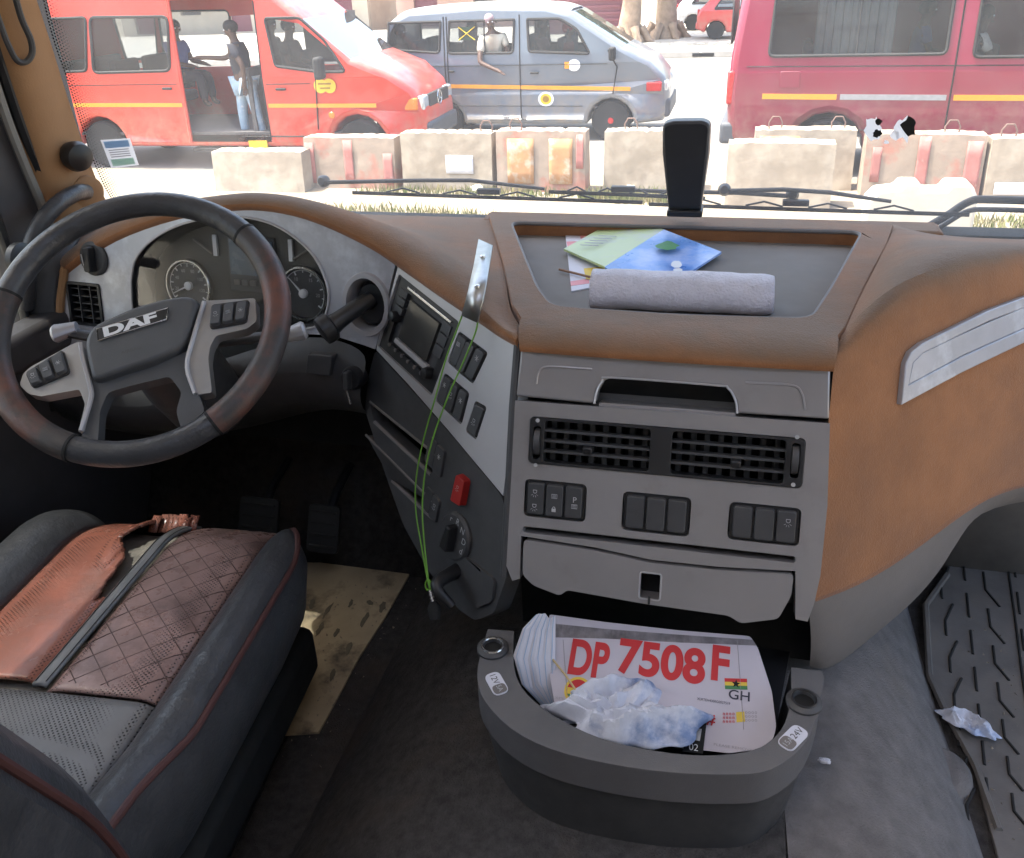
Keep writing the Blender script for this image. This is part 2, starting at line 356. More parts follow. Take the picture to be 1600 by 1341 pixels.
hole = rnd(D.px([(797, 345), (1349, 360), (1300, 448), (1268, 497), (1060, 491), (862, 478), (838, 447)]), .03, 4)
mb = MB(); mb.plate(D, outer, [hole], -.03, 0, back=False)
rows = [[V((u, v, DZ)) for u, v in front]]
for k in range(1, 8):
    t = k/7; a = t*math.pi/2*1.12
    g_ = lambda i: (f0[0]+(kt0.x+.002-f0[0])*min(1, t*1.3))+((f1[0]+(kt1.x+.002-f1[0])*min(1, t*1.3))-(f0[0]+(kt0.x+.002-f0[0])*min(1, t*1.3)))*i/nf
    rows.append([V((g_(i), v-.061*math.sin(min(a, 1.57))+.01*max(0, a-1.57), DZ-.022*(1-math.cos(a)))) for i, (u, v) in enumerate(front)])
mb.grid(rows[::-1])
cover = mb.build('centre_cover', M['cover'], dash, ang=50, bevel=.006, seg=3)
mb = MB(); mb.plate(D, [(u, v) for u, v in hole], [], -.05, -.028); mb.build('tray_mat', M['mesh'], dash)
mb = MB()                                                    # raised rear lip of the tray and thin grey rim
hb = D.px([(797, 345), (1349, 360)])
mb.tube([D.pt(u, v, -.004) for u, v in hole], .004, 6, True); mb.build('tray_rim', M['grey'], dash)
mb = MB(); mb.box((-.06, 1.668, DZ-.035), (.86, .075, .05)); mb.build('rear_ledge', M['cover'], dash, bevel=.01)

# ---- driver hood: brown ridge over the instruments, running back to the centre
Fp = [(40, 470), (100, 418), (165, 368), (274, 331), (350, 321), (400, 319), (469, 331), (537, 361), (592, 390), (619, 412), (667, 447), (719, 482), (746, 499), (777, 522), (806, 535)]
Sp = [(50, 440), (105, 395), (168, 345), (274, 313), (350, 304), (400, 297), (469, 304), (544, 325), (595, 347), (636, 364), (690, 392), (738, 440), (760, 470), (782, 500), (800, 520)]
rows = []; nF = len(Fp); _sl = sorted((v, u) for u, v in D.px([(766, 338), (774, 366), (784, 400), (793, 440), (799, 475), (806, 510)]))
def seamX(y):
    for (y0, x0), (y1, x1) in zip(_sl, _sl[1:]):
        if y <= y1: return x0+(x1-x0)*max(0, (y-y0))/(y1-y0)
    return _sl[-1][1]
for i, (f, s_) in enumerate(zip(Fp, Sp)):
    fr = B if f[0] < 619 else R
    a = pp(f[0], f[1], fr.o+fr.N*.012, fr.N); a0 = a + fr.N*-.012 + V((0, .0, -.012))
    k = min(1, max(0, (i-9)/4)); dy = .075*(1-k) + .035*k
    b = pY(s_[0], s_[1], a.y+dy)
    zt = DZ+.001
    mid = a.lerp(b, .5)+V((0, -.012, .012))
    bz = max(zt, b.z*.35+zt*.65); X2 = b.x
    c1 = V((X2, b.y+.05, (b.z+bz)/2 if i < 10 else b.z*.6+zt*.4)); c2 = V((X2-.02, b.y+.14, zt if i > 9 else bz*.4+zt*.6)); c3 = V((X2-.05*(1-k), 1.47 if i < 3 else 1.60, zt-.004)); c4 = V((X2-.06*(1-k), 1.56 if i < 2 else 1.68, zt-.02))
    for q in (c1, c2, c3, c4):
        if i > 8: q.x = min(q.x, seamX(q.y)-.010-.012*(nF-1-i))
    rows.append([a0, a, mid, b, c1, c2, c3, c4])
# last column = the seam beside the centre cover
sl = D.px([(766, 338), (774, 366), (784, 400), (793, 440), (799, 475)])
last = [Kp(809, 545)+V((-.006, .0, -.008)), Kp(808, 533)+V((.002, .008, -.002)), V((kt0.x+.006, kt0.y+.02, DZ-.010)), V((sl[4][0]+.004, sl[4][1]-.03, DZ-.005)), V((sl[3][0]-.001, sl[3][1], DZ-.004)), V((sl[2][0]-.002, sl[2][1], DZ-.004)), V((sl[1][0]-.002, sl[1][1], DZ-.004)), V((sl[0][0]-.012, 1.68, DZ-.01))]
rows.append(last)
mb = MB(); mb.grid(rows); mb.build('driver_cover', M['cover'], dash, sub=2, ang=80)

# ---- passenger side: rug over the deck and down the face
G2 = lambda x, y, w=0: pp(x, y, G.o+G.N*w, G.N)
cols = [((1402, 352), (1368, 405), (1326, 492), (1305, 562), (1297, 660), (1284, 830), (1265, 970)),
        ((1442, 366), (1415, 398), (1380, 447), (1352, 545), (1346, 660), (1344, 800), (1350, 936)),
        ((1500, 377), (1480, 390), (1452, 411), (1426, 512), (1424, 620), (1432, 740), (1450, 862)),
        ((1560, 381), (1548, 388), (1530, 397), (1512, 470), (1510, 570), (1520, 680), (1540, 793)),
        ((1640, 383), (1634, 385), (1622, 389), (1620, 445), (1620, 550), (1620, 660), (1620, 776)),
        ((1740, 385), (1732, 386), (1722, 388), (1720, 425), (1720, 520), (1720, 630), (1720, 762))]
rows = []
for j, c in enumerate(cols):
    p0_ = pZ(*c[0], DZ); p2 = G2(c[2][0], c[2][1], 0)
    if j == 0: p2 = V((kt1.x+.006, kt1.y+.035, DZ-.004)); p3 = Kp(*c[3])+V((-.001, -.002, 0)); fac = [Kp(*q)+V((-.002, .003, 0)) for q in c[4:]]
    else: p3 = G2(*c[3]); fac = [G2(*q) for q in c[4:]]
    p1 = p0_.lerp(p2, .5); p1.z = max(p0_.z, p2.z)*.5+p1.z*.5
    rows.append([V((p0_.x, p0_.y+.10, DZ-.02)), p0_, p1, p2, p3] + fac + [fac[-1]+V((.03, .06, .012))])
ext = [q+V((.45, .10 if i > 2 else .03, -.0)) for i, q in enumerate(rows[-1])]; rows.append(ext)
mb = MB(); mb.grid(rows); mb.build('passenger_cover', M['cover'], dash, sub=2, ang=80)
# silver trim strip let into the passenger face
T = Fr(G.pt(0, 0, .006), G.U, G.V, G.N)
outl = T.px([(1660, 448), (1600, 464), (1541, 486), (1489, 512), (1440, 536), (1422, 550), (1414, 568), (1407, 633), (1504, 581), (1600, 535), (1660, 510)])
inn = T.px([(1655, 465), (1600, 480), (1541, 503), (1489, 528), (1440, 552), (1425, 567), (1418, 602), (1504, 556), (1600, 513), (1655, 490)])
mb = MB(); mb.plate(T, outl, [inn], -.016, .002); strip = mb.build('trim_strip', M['silver_scuffed'], dash, bevel=.0015)
c_ = sum((V(q) for q in inn), V((0, 0)))/len(inn)
mb = MB(); mb.prism(T, [tuple(V(q)+(c_-V(q)).normalized()*.0022) for q in inn], -.016, .0005); mb.build('trim_inlay', M['silver_scuffed'], strip, bevel=.001)
mb = MB(); mb.plate(T, inn, [], -.018, -.010); mb.build('trim_groove', M['black'], strip)
# grey plastic under the passenger cover
low = [(1262, 1062), (1292, 1074), (1362, 1012), (1442, 946), (1482, 880), (1512, 806), (1620, 790)]
upp = [(1258, 925), (1285, 935), (1350, 902), (1450, 826), (1510, 775), (1548, 750), (1640, 738)]
rows = []
for u_, l_ in zip(upp, low):
    a = G2(*u_, -.008); c = G2(*l_, -.10); m_ = a.lerp(c, .45)+G.N*.012
    rows.append([a, m_, c, c+V((.02, .12, -.03))])
mb = MB(); mb.grid(rows); mb.build('lower_dash_panel', M['grey'], dash, sub=2)
# dark body behind the panels, so that no light leaks
mb = MB(); mb.box((-.065, 1.32, 1.98), (.40, .50, .36)); mb.build('dash_core', M['void'], dash)
mb = MB(); mb.box((-.92, 1.50, 1.99), (.66, .22, .40)); mb.build('dash_core', M['void'], dash)
mb = MB(); mb.add([V((-.60, 1.34, 1.80)), V((-.27, 1.12, 1.80)), V((-.27, 1.6, 1.80)), V((-.60, 1.6, 1.80)), V((-.60, 1.34, 2.17)), V((-.27, 1.14, 2.15)), V((-.27, 1.6, 2.17)), V((-.60, 1.6, 2.17))],
                  [[3, 2, 1, 0], [4, 5, 6, 7], [0, 1, 5, 4], [1, 2, 6, 5], [2, 3, 7, 6], [3, 0, 4, 7]]); mb.build('dash_core', M['void'], dash)
mb = MB(); mb.box((.72, 1.58, 1.98), (.72, .12, .36)); mb.build('dash_core', M['void'], dash)

# ---- centre console face
def kpoly(pts): return K.px(pts)
# upper drawer with a hand recess
dr = kpoly([(814, 537), (1298, 570), (1296, 655), (1152, 646), (1149, 625), (1137, 606), (1117, 602), (956, 590), (942, 596), (933, 612), (929, 631), (806, 619)])
mb = MB(); mb.plate(K, dr, [], -.03, 0); drawer = mb.build('upper_drawer', M['console'], dash, bevel=.003, seg=3)
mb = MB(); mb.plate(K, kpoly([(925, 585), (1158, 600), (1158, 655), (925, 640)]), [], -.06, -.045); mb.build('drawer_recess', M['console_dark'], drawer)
hl = [K.pt(u, v, .001) for u, v in kpoly([(1152, 646), (1149, 625), (1137, 606), (1117, 602), (956, 590), (942, 596), (933, 612), (929, 631)])]
mb = MB(); mb.tube(crv(hl, 3), .0016, 6); mb.build('recess_edge', M['silver'], drawer)
q_ = kpoly([(935, 625), (1150, 643)])
mb = MB(); mb.prism(K, [(q_[0][0], q_[0][1]-.012), (q_[1][0], q_[0][1]-.012), (q_[1][0], q_[0][1]-.004), (q_[0][0], q_[0][1]-.004)], -.05, -.006); mb.build('recess_floor', M['console'], drawer, bevel=.001)
for s_ in (((838, 600), (842, 582), (858, 573), (925, 577)), ((1165, 598), (1235, 602), (1252, 614), (1258, 640))):
    mb = MB(); mb.tube(crv([K.pt(u, v, 0) for u, v in kpoly(s_)], 4), .0018, 6); mb.build('pressed_line', M['console'], drawer)
# main panel
pan = kpoly([(803, 626), (1297, 662), (1293, 790), (1282, 900), (1272, 945), (1262, 972), (1236, 975), (1160, 974), (1140, 962), (885, 924), (866, 930), (835, 920), (800, 908), (789, 880), (793, 800)])
vq = K.rect([(829, 648), (1259, 688), (1254, 767), (824, 721)])
sw = [K.rect(q) for q in ([(822, 746), (918, 760), (913, 819), (816, 804)], [(974, 767), (1080, 779), (1077, 840), (970, 828)], [(1140, 786), (1252, 793), (1249, 855), (1136, 843)])]
sl0, sl1 = K.uv(817, 825), K.uv(1243, 879)
slot = rp(sl0[0], (sl0[1]+sl1[1])/2-.004, sl1[0], (sl0[1]+sl1[1])/2+.005)
dwr = rnd(kpoly([(819, 843), (930, 860), (1016, 879), (1120, 890), (1240, 897), (1236, 930), (1216, 966), (1157, 973), (1139, 961), (1010, 943), (886, 921), (876, 930), (834, 914), (817, 897)]), .006, 3)
cdw = sum((V(q) for q in dwr), V((0, 0)))/len(dwr)
grow = lambda P, k: [tuple(V(q)+((V(q)-sum((V(z) for z in P), V((0, 0)))/len(P)).normalized()*k)) for q in P]
# the lower drawer opens downwards, so its gap runs to the panel's foot: the panel stops above it
dtop = kpoly([(1262, 972), (1243, 968), (1243, 893), (1120, 886), (1016, 875), (930, 856), (814, 838), (812, 905), (800, 908)])
pan = kpoly([(803, 626), (1297, 662), (1293, 790), (1282, 900), (1272, 945)]) + dtop + kpoly([(789, 880), (793, 800)])
mb = MB(); mb.plate(K, pan, [rnd(rp(*vq), .008), *[rnd(rp(*q), .008) for q in sw], rnd(slot, .004)], -.03, -.001)
panel = mb.build('console_panel', M['console'], dash, bevel=.0022, seg=3)
mb = MB(); mb.plate(K, rp(-.205, -.14, .185, .16), [], -.09, -.055); mb.build('panel_back', M['void'], panel)
mb = MB(); mb.plate(K, dwr, [rnd(rp(*K.rect([(1000, 893), (1033, 896), (1032, 937), (999, 934)])), .004)], -.03, .003); ld = mb.build('lower_drawer', M['console'], dash, bevel=.0025, seg=3)
hq = K.rect([(1000, 893), (1033, 896), (1032, 937), (999, 934)])
mb = MB(); mb.tube([K.pt(u, v, .003) for u, v in rnd(rp(*hq), .004)], .0013, 6, True); mb.build('latch_rim', M['silver'], ld)
mb = MB(); mb.plate(K, rp(hq[0]-.01, hq[1]-.01, hq[2]+.01, hq[3]+.01), [], -.05, -.032); mb.build('latch_hole', M['void'], ld)
mb = MB(); mb.tube([K.pt((hq[0]+hq[2])/2, hq[1]+.004, .004), K.pt((hq[0]+hq[2])/2, hq[1]-.006, .005)], .0016, 6); mb.build('latch_pin', M['black'], ld)
# air vents
u0, v0, u1, v1 = vq
ga = K.rect([(851, 655), (1018, 669), (1013, 740), (849, 723)]); gb = K.rect([(1050, 674), (1229, 691), (1223, 764), (1047, 744)])
vm = (v0+v1)/2; gh = (ga[3]-ga[1])*.47
ga = (ga[0], vm-gh, ga[2], vm+gh); gb = (gb[0], vm-gh, gb[2], vm+gh)
tw = [(u0+.006, vm-.026, u0+.017, vm+.02), (u1-.017, vm-.02, u1-.006, vm+.026)]
mb = MB(); mb.plate(K, rnd(rp(u0+.0008, v0+.0008, u1-.0008, v1-.0008), .008), [rnd(rp(*ga), .006), rnd(rp(*gb), .006), *[rnd(rp(*t), .005) for t in tw]], -.02, .002)
vent = mb.build('air_vent', M['black'], panel, bevel=.0012)
for g in (ga, gb):
    for k in range(5):
        vv_ = g[1]+(g[3]-g[1])*(k+.0)/4
        if 0 < k < 4:
            mb = MB(); mb.prism(K, rnd(rp(g[0]-.002, vv_-.0016, g[2]+.002, vv_+.0016), .001, 2), -.020, -.003); mb.build('slat', M['dark'], vent)
    for k in range(8):
        uu = g[0]+(g[2]-g[0])*(k+.5)/8
        mb = MB(); mb.prism(K, rp(uu-.0035, g[1]-.002, uu+.0035, g[3]+.002), -.050, -.022); mb.build('vane', M['dark'], vent)
    k = .42 if g is ga else .58
    uu = g[0]+(g[2]-g[0])*k; mb = MB(); mb.box(K.pt(uu, vm-gh*.25, -.004), (.013, .012, .010)); mb.build('vent_tab', M['black'], vent, bevel=.002)
for t in tw:
    c0 = K.pt((t[0]+t[2])/2, (t[1]+t[3])/2, -.012)
    mb = MB(); mb.lathe(c0-K.U*.005, K.U, [(.012, 0), (.020, .001), (.0205, .005), (.020, .009), (.012, .010)], 22); mb.build('thumbwheel', M['dark'], vent)
    for s_ in (-1, 1):
        mb = MB(); mb.lathe(K.pt((t[0]+t[2])/2, (t[1]+t[3])/2+s_*.031, .002), K.N, [(.0028, 0), (.0028, .0006), (.0016, .0006)], 14); mb.build('vent_mark', M['symbol'], vent)
# rocker switches
def icon(fr, u, v, kind, parent, s=.006):
    mb = MB()
    if kind == 'lamp':
        mb.text(fr, 'D', u, v+s*.3, s*1.5, .0009, ang=-1.57)
        for k in range(4): a = RAD(210+40*k); mb.tube([fr.pt(u+math.cos(a)*s*.5, v-s*.2+math.sin(a)*s*.5, .0009), fr.pt(u+math.cos(a)*s, v-s*.2+math.sin(a)*s, .0009)], s*.06, 4)
    elif kind == 'lock':
        mb.prism(fr, rp(u-s*.5, v-s*.7, u+s*.5, v+s*.1), 0, .0006)
        mb.tube([fr.pt(u+s*.35*math.cos(RAD(a)), v+s*.1+s*.5*math.sin(RAD(a)), .0006) for a in range(0, 181, 30)], s*.1, 4)
    elif kind == 'box':
        mb.tube([fr.pt(*q, .0006) for q in rp(u-s*.7, v-s*.5, u+s*.7, v+s*.5)], s*.07, 4, True)
        for k in (-.3, 0, .3): mb.tube([fr.pt(u-s*.5, v+s*k, .0006), fr.pt(u+s*.5, v+s*k, .0006)], s*.06, 4)
    elif kind == 'fan':
        for k in range(6): a = RAD(60*k); mb.tube([fr.pt(u, v, .0006), fr.pt(u+math.cos(a)*s*.8, v+math.sin(a)*s*.8, .0006)], s*.07, 4)
    else: mb.text(fr, kind, u, v, s*2.0, .0008)
    mb.build('symbol_print', M['symbol'], parent, merge=False)
def rockers(fr, q, n, name, parent, icons=(), tilt=.0):
    """q: TL TR BR BL in uv of the switch block"""
    mb = MB(); c = sum((V(z) for z in q), V((0, 0)))/4
    mb.plate(fr, rnd(q, .006), [], -.02, -.004); blk = mb.build(name, M['black'], parent, bevel=.001)
    for k in range(n):
        a = (k+.04)/n; b = (k+.96)/n
        P = qsub(q, a*.94+.03, .05, b*.94+.03, .95); P = rnd(P, .004, 3)
        s_ = (-1, 1, -1)[k % 3]
        mb = MB(); mb.prism(fr, P, -.006, .0035+.001*s_, .0012); mb.build('rocker', M['dark'], blk, bevel=.001)
        if k < len(icons) and icons[k]:
            for kind, t in icons[k]:
                z = quad(q, (a+b)/2, t); icon(fr.moved(0, 0, .0038+.001*s_), z[0], z[1], kind, blk, .0055)
    return blk
def rq(u0, v0, u1, v1): return [(u0, v1), (u1, v1), (u1, v0), (u0, v0)]
ics = [(((('lamp', .32), ('lamp', .72))), (('box', .36), ('lock', .72)), (('P', .42), ('box', .6))), ((), (), ()), ((), (), (('lamp', .36),))]
for q, ic in zip(sw, ics):
    e = .0015; rockers(K, rq(q[0]+e, q[1]+e, q[2]-e, q[3]-e), 3, 'switch_block', panel, ic)

# ---- radio panel
rad = R.px([(623, 428), (717, 503), (674, 619), (589, 540)])
g1 = R.px([(717, 517), (763, 551), (739, 601), (699, 566)]); g2 = R.px([(695, 582), (734, 614), (721, 665), (680, 626)]); g3 = R.px([(743, 626), (761, 636), (744, 688), (727, 674)])
sp = R.px([(622, 416), (660, 441), (719, 482), (776, 523), (808, 542), (803, 640), (795, 700), (786, 775), (771, 757), (700, 672), (640, 603), (588, 547), (602, 490)])
mb = MB(); mb.plate(R, sp, [rnd(rad, .005), rnd(g1, .007), rnd(g2, .007), rnd(g3, .006)], -.025, 0)
sil = mb.build('radio_panel', M['silver'], dash, bevel=.003, seg=3)
gq = lambda q, k: grow(q, -k)
mb = MB(); mb.plate(R, rnd(gq(rad, .001), .004), [rnd(qsub(rad, .12, .14, .88, .86), .003)], -.02, -.004); radio = mb.build('car_radio', M['black'], dash, bevel=.001)
mb = MB(); mb.plate(R, qsub(rad, .08, .10, .92, .90), [], -.03, -.010); mb.build('radio_face', M['dark'], radio)
mb = MB(); mb.plate(R, rnd(qsub(rad, .25, .20, .74, .72), .002), [], -.010, -.004); mb.build('radio_screen', M['screen'], radio, bevel=.0008)
mb = MB(); mb.plate(R, qsub(rad, .18, .06, .90, .09), [], -.01, -.0005); mb.build('disc_slot', M['chrome'], radio, bevel=.0005)
mb = MB(); mb.plate(R, qsub(rad, .22, .74, .78, .80), [], -.01, -.002); mb.build('screen_ledge', M['symbol'], radio, bevel=.0005)
for s_, t in ((.13, .50), (.84, .80)):
    u, v = quad(rad, s_, t); mb = MB(); mb.lathe(R.pt(u, v, -.008), R.N, [(.0095, 0), (.0095, .010), (.008, .016), (.004, .017)], 20); mb.build('radio_knob', M['black'], radio)
for k in range(6):
    u, v = quad(rad, .16+.115*k, .88); mb = MB(); mb.lathe(R.pt(u, v, -.008), R.N, [(.0032, 0), (.0032, .006), (.002, .007)], 12); mb.build('radio_button', M['grey'], radio)
for k in range(3):
    P = qsub(rad, .79, .12+.15*k, .92, .25+.15*k); mb = MB(); mb.prism(R, P, -.01, -.002); mb.build('radio_key', M['dark'], radio, bevel=.0006)
    P = qsub(rad, .07, .14+.11*k, .20, .23+.11*k); mb = MB(); mb.prism(R, P, -.01, -.002); mb.build('radio_key', M['dark'], radio, bevel=.0006)
sh = lambda q, k=.0012: grow(q, -k)
rockers(R, sh(g1), 3, 'switch_block', sil, ((('box', .3),), (), (('fan', .3),)))
rockers(R, sh(g2), 3, 'switch_block', sil, ((('fan', .3),), (('lamp', .4),), (('fan', .35),)))
rockers(R, sh(g3), 1, 'switch_block', sil, ((('lamp', .55),),))
# seam post between radio panel and console
mb = MB(); mb.tube([Kp(811, 540)+V((-.003, .006, 0)), Kp(803, 640)+V((-.003, .006, 0)), Kp(797, 760)+V((-.003, .006, 0)), Kp(789, 905)+V((-.003, .006, 0))], .006, 8); mb.build('corner_bead', M['dark'], dash)

# ---- lower dark panel under the radio
L_ = Fr(R.pt(0, 0, -.012), R.U, R.V, R.N)
lp = L_.px([(586, 547), (640, 606), (702, 676), (772, 760), (786, 778), (794, 840), (792, 900), (772, 958), (742, 970), (716, 952), (668, 890), (630, 820), (600, 735), (570, 640), (575, 590)])
sh1 = L_.px([(578, 628), (690, 718), (672, 742), (584, 660)]); sh2 = L_.px([(572, 680), (684, 792), (676, 812), (612, 752)])
mb = MB(); mb.plate(L_, rnd(lp, .01, 3), [rnd(sh1, .004, 2), rnd(sh2, .004, 2)], -.03, 0); lowp = mb.build('lower_side_panel', M['dark'], dash, bevel=.004, seg=3)
for q in (sh1, sh2):
    mb = MB(); mb.plate(L_, grow(q, .01), [], -.09, -.07); mb.build('shelf_back', M['void'], lowp)
    mb = MB(); mb.tube([L_.pt(*q[3], -.002), L_.pt(*q[2], -.002)], .0035, 6); mb.build('shelf_edge', M['grey'], lowp)
    mb = MB(); mb.tube([L_.pt(*q[0], 0), L_.pt(*q[1], 0)], .0025, 6); mb.build('shelf_edge', M['grey'], lowp)
s1q = L_.px([(672, 676), (700, 704), (692, 752), (662, 722)]); s2q = L_.px([(668, 755), (692, 782), (684, 822), (658, 792)])
rockers(L_, s1q, 2, 'switch_block', lowp, ((), (('fan', .35),))); rockers(L_, s2q, 2, 'switch_block', lowp, ((), (('lamp', .4),)))
rq_ = L_.px([(722, 738), (736, 750), (728, 792), (712, 782)])
mb = MB(); mb.prism(L_, rnd(rq_, .004, 3), -.005, .012, .002); rsw = mb.build('red_switch', M['red_plastic'], lowp, bevel=.0015)
icon(L_.moved(0, 0, .0125), *quad(rq_, .5, .4), 'lamp', rsw, .005)
# drive selector dial
du, dv = L_.uv(714, 838)
mb = MB(); mb.lathe(L_.pt(du, dv, 0), L_.N, [(.038, 0), (.038, .004), (.034, .008), (.020, .008)], 36); dial = mb.build('selector_dial', M['dark'], lowp)
for k, ch in enumerate('rRNDd'):
    a = RAD(118-34*k); mb = MB(); mb.text(L_, ch, du+.028*math.cos(a), dv+.028*math.sin(a), .014, .0088); mb.build('lettering', M['symbol'], dial, merge=False)
mb = MB(); mb.prism(L_.moved(du, dv), rnd([(-.006, .022), (.006, .022), (.010, -.022), (-.010, -.022)], .004), .006, .024, .002); mb.build('selector_grip', M['black'], dial, bevel=.002)
# park brake lever
h0 = L_.pt(*L_.uv(716, 890), .0); h1 = L_.pt(*L_.uv(724, 905), .05); h2 = L_.pt(*L_.uv(736, 940), .035)
mb = MB(); mb.plate(L_, rnd(L_.px([(700, 872), (732, 870), (776, 905), (772, 940), (748, 950), (715, 905)]), .008), [], -.002, .005); mb.build('brake_plate', M['dark'], lowp, bevel=.002)
mb = MB(); mb.tube(crv([h0, h1, h2], 5), [.012-.0005*i for i in range(11)], 10); mb.build('brake_lever', M['black'], lowp)

# ---- instrument panel
ip = B.px([(92, 545), (98, 470), (104, 420), (165, 369), (274, 333), (350, 322), (400, 320), (469, 332), (537, 362), (592, 391), (618, 413), (602, 480), (586, 546), (570, 540), (520, 524), (470, 522), (430, 590), (300, 640), (150, 640), (90, 600)])
cl = [B.uv(x, y) for x, y in [(205, 440), (211, 408), (230, 382), (262, 360), (300, 346), (340, 340), (385, 340), (425, 350), (462, 372), (492, 402), (510, 440), (514, 470), (506, 498), (490, 512), (460, 520), (420, 560), (330, 590), (260, 580), (222, 540), (208, 490)]]
cl = [tuple(p) for p in crv(cl+[cl[0]], 3)[:-1]]
vt = B.rect([(109, 443), (160, 441), (159, 508), (107, 508)])
kn = B.uv(148, 404); rv = B.uv(573, 476)
mb = MB(); mb.plate(B, ip, [cl, rnd(rp(*vt), .006), ell(*rv, .034, .043, 28)], -.02, 0)
inst = mb.build('instrument_panel', M['silver_scuffed'], dash, bevel=.002)
mb = MB(); mb.grid([[B.pt(u, v, -.002) for u, v in cl], [B.pt(u, v, -.05) for u, v in grow(cl, -.012)]], cu=True); mb.build('cluster_wall', M['black'], inst)
mb = MB(); mb.plate(B, grow(cl, .003), [], -.075, -.048); cf = mb.build('cluster_face', M['black'], dash)
mb = MB(); mb.tube([B.pt(u, v, .001) for u, v in cl], .0022, 6, True); mb.build('cluster_trim', M['silver'], inst)
BW = B.moved(0, 0, -.048)
def gauge(cx, cy, r, a0, a1, n, labels, needle):
    u, v = BW.uv(cx, cy)
    mb = MB(); mb.lathe(BW.pt(u, v, 0), B.N, [(r*1.14, 0), (r*1.14, .006), (r*1.03, .010), (r, .004), (r*.5, .003)], 40); g = mb.build('gauge', M['dark'], cf)
    mb = MB(); mb.tube([BW.pt(u+r*1.08*math.cos(RAD(a)), v+r*1.08*math.sin(RAD(a)), .008) for a in range(0, 360, 10)], r*.05, 6, True); mb.build('gauge_ring', M['chrome'], g)
    mb = MB()
    for k in range(n+1):
        a = RAD(a0+(a1-a0)*k/n); c, s_ = math.cos(a), math.sin(a); w = .0011 if k % 2 == 0 else .0006; l = .80 if k % 2 == 0 else .86
        mb.prism(BW, [(u+r*.95*c-s_*w, v+r*.95*s_+c*w), (u+r*.95*c+s_*w, v+r*.95*s_-c*w), (u+r*l*c+s_*w, v+r*l*s_-c*w), (u+r*l*c-s_*w, v+r*l*s_+c*w)], .003, .005)
    mb.tube([BW.pt(u+r*.96*math.cos(RAD(a0+(a1-a0)*k/40)), v+r*.96*math.sin(RAD(a0+(a1-a0)*k/40)), .0045) for k in range(41)], .0008, 4)
    mb.build('scale_marks', M['white_print'], g, merge=False)
    mb = MB()
    for k, t in enumerate(labels):
        a = RAD(a0+(a1-a0)*(k+.5)/len(labels)); mb.text(BW, t, u+r*.66*math.cos(a), v+r*.66*math.sin(a), r*.20, .0045)
    mb.build('lettering', M['symbol'], g, merge=False)
    a = RAD(needle); mb = MB(); mb.tube([BW.pt(u-.3*r*math.cos(a)*.3, v-.3*r*math.sin(a)*.3, .009), BW.pt(u+r*.85*math.cos(a), v+r*.85*math.sin(a), .009)], [.0022, .0008], 6); mb.lathe(BW.pt(u, v, .003), B.N, [(.008, 0), (.008, .006), (.005, .008)], 16); mb.build('needle', M['white_print'], g)
gauge(298, 446, .044, 215, -35, 12, ['20', '40', '60', '80', '100', '120'], 205)
gauge(477, 458, .043, 215, -35, 10, ['5', '10', '15', '20'], 135)
for cx, cy in ((338, 384), (456, 392)):
    u, v = BW.uv(cx, cy); mb = MB(); mb.plate(BW, rp(u-.004, v-.018, u+.004, v+.020), [], 0, .005); mb.build('bar_gauge', M['white_print'], cf)
    s_ = -1 if cx < 400 else 1
    mb = MB(); mb.tube([BW.pt(u+s_*.045, v+.010, .006), BW.pt(u+s_*.006, v-.014, .006)], .002, 6); mb.build('small_needle', M['grey'], cf)
dq = BW.rect([(362, 372), (430, 378), (428, 432), (362, 428)])
mb = MB(); mb.plate(BW, rp(dq[0]-.004, dq[1]-.03, dq[2]+.004, dq[3]+.006), [], 0, .004); dm = mb.build('display', M['dark'], cf, bevel=.001)
M['lcd'] = mat('blue_grey_display', (.10, .14, .19), .25, var=.1)
mb = MB(); mb.plate(BW, rp(*dq), [], .002, .006); mb.build('display_screen', M['lcd'], dm)
for k in range(3):
    mb = MB(); mb.box(BW.pt(dq[0]+.012+.017*k, dq[1]-.014, .005), (.012, .004, .010)); mb.build('warning_lamp', M['grey'], dm, bevel=.0008)
mb = MB(); mb.plate(B, grow(cl, -.001), [], -.006, -.0045); mb.build('cluster_lens', M['lens'], inst)
# light switch
mb = MB(); mb.lathe(B.pt(*kn, 0), B.N, [(.032, 0), (.032, .004), (.028, .007), (.026, .007)], 32); ls = mb.build('light_switch', M['dark'], inst)
mb = MB(); mb.prism(B.moved(*kn), rnd([(-.008, .024), (.008, .024), (.008, -.024), (-.008, -.024)], .005), .004, .022, .001); mb.build('switch_grip', M['black'], ls, bevel=.002)
mb = MB(); mb.box(B.pt(kn[0]-.006, kn[1]-.004, .0225), (.002, .001, .03)); mb.build('grip_mark', M['symbol'], ls)
# side vent
mb = MB(); mb.plate(B, rnd(rp(*vt), .006), [rnd(qsub(rq(*vt), .07, .06, .93, .94), .003)], -.02, .003); sv = mb.build('side_vent', M['black'], inst, bevel=.001)
mb = MB(); mb.plate(B, rp(*vt), [], -.055, -.045); mb.build('vent_back', M['void'], sv)
for k in range(1, 6):
    v_ = vt[1]+(vt[3]-vt[1])*k/6; mb = MB(); mb.prism(B, rp(vt[0]+.003, v_-.001, vt[2]-.003, v_+.001), -.018, -.004); mb.build('slat', M['dark'], sv)
for k in range(1, 3):
    u_ = vt[0]+(vt[2]-vt[0])*k/3; mb = MB(); mb.prism(B, rp(u_-.001, vt[1]+.003, u_+.001, vt[3]-.003), -.022, -.001); mb.build('vane', M['dark'], sv)
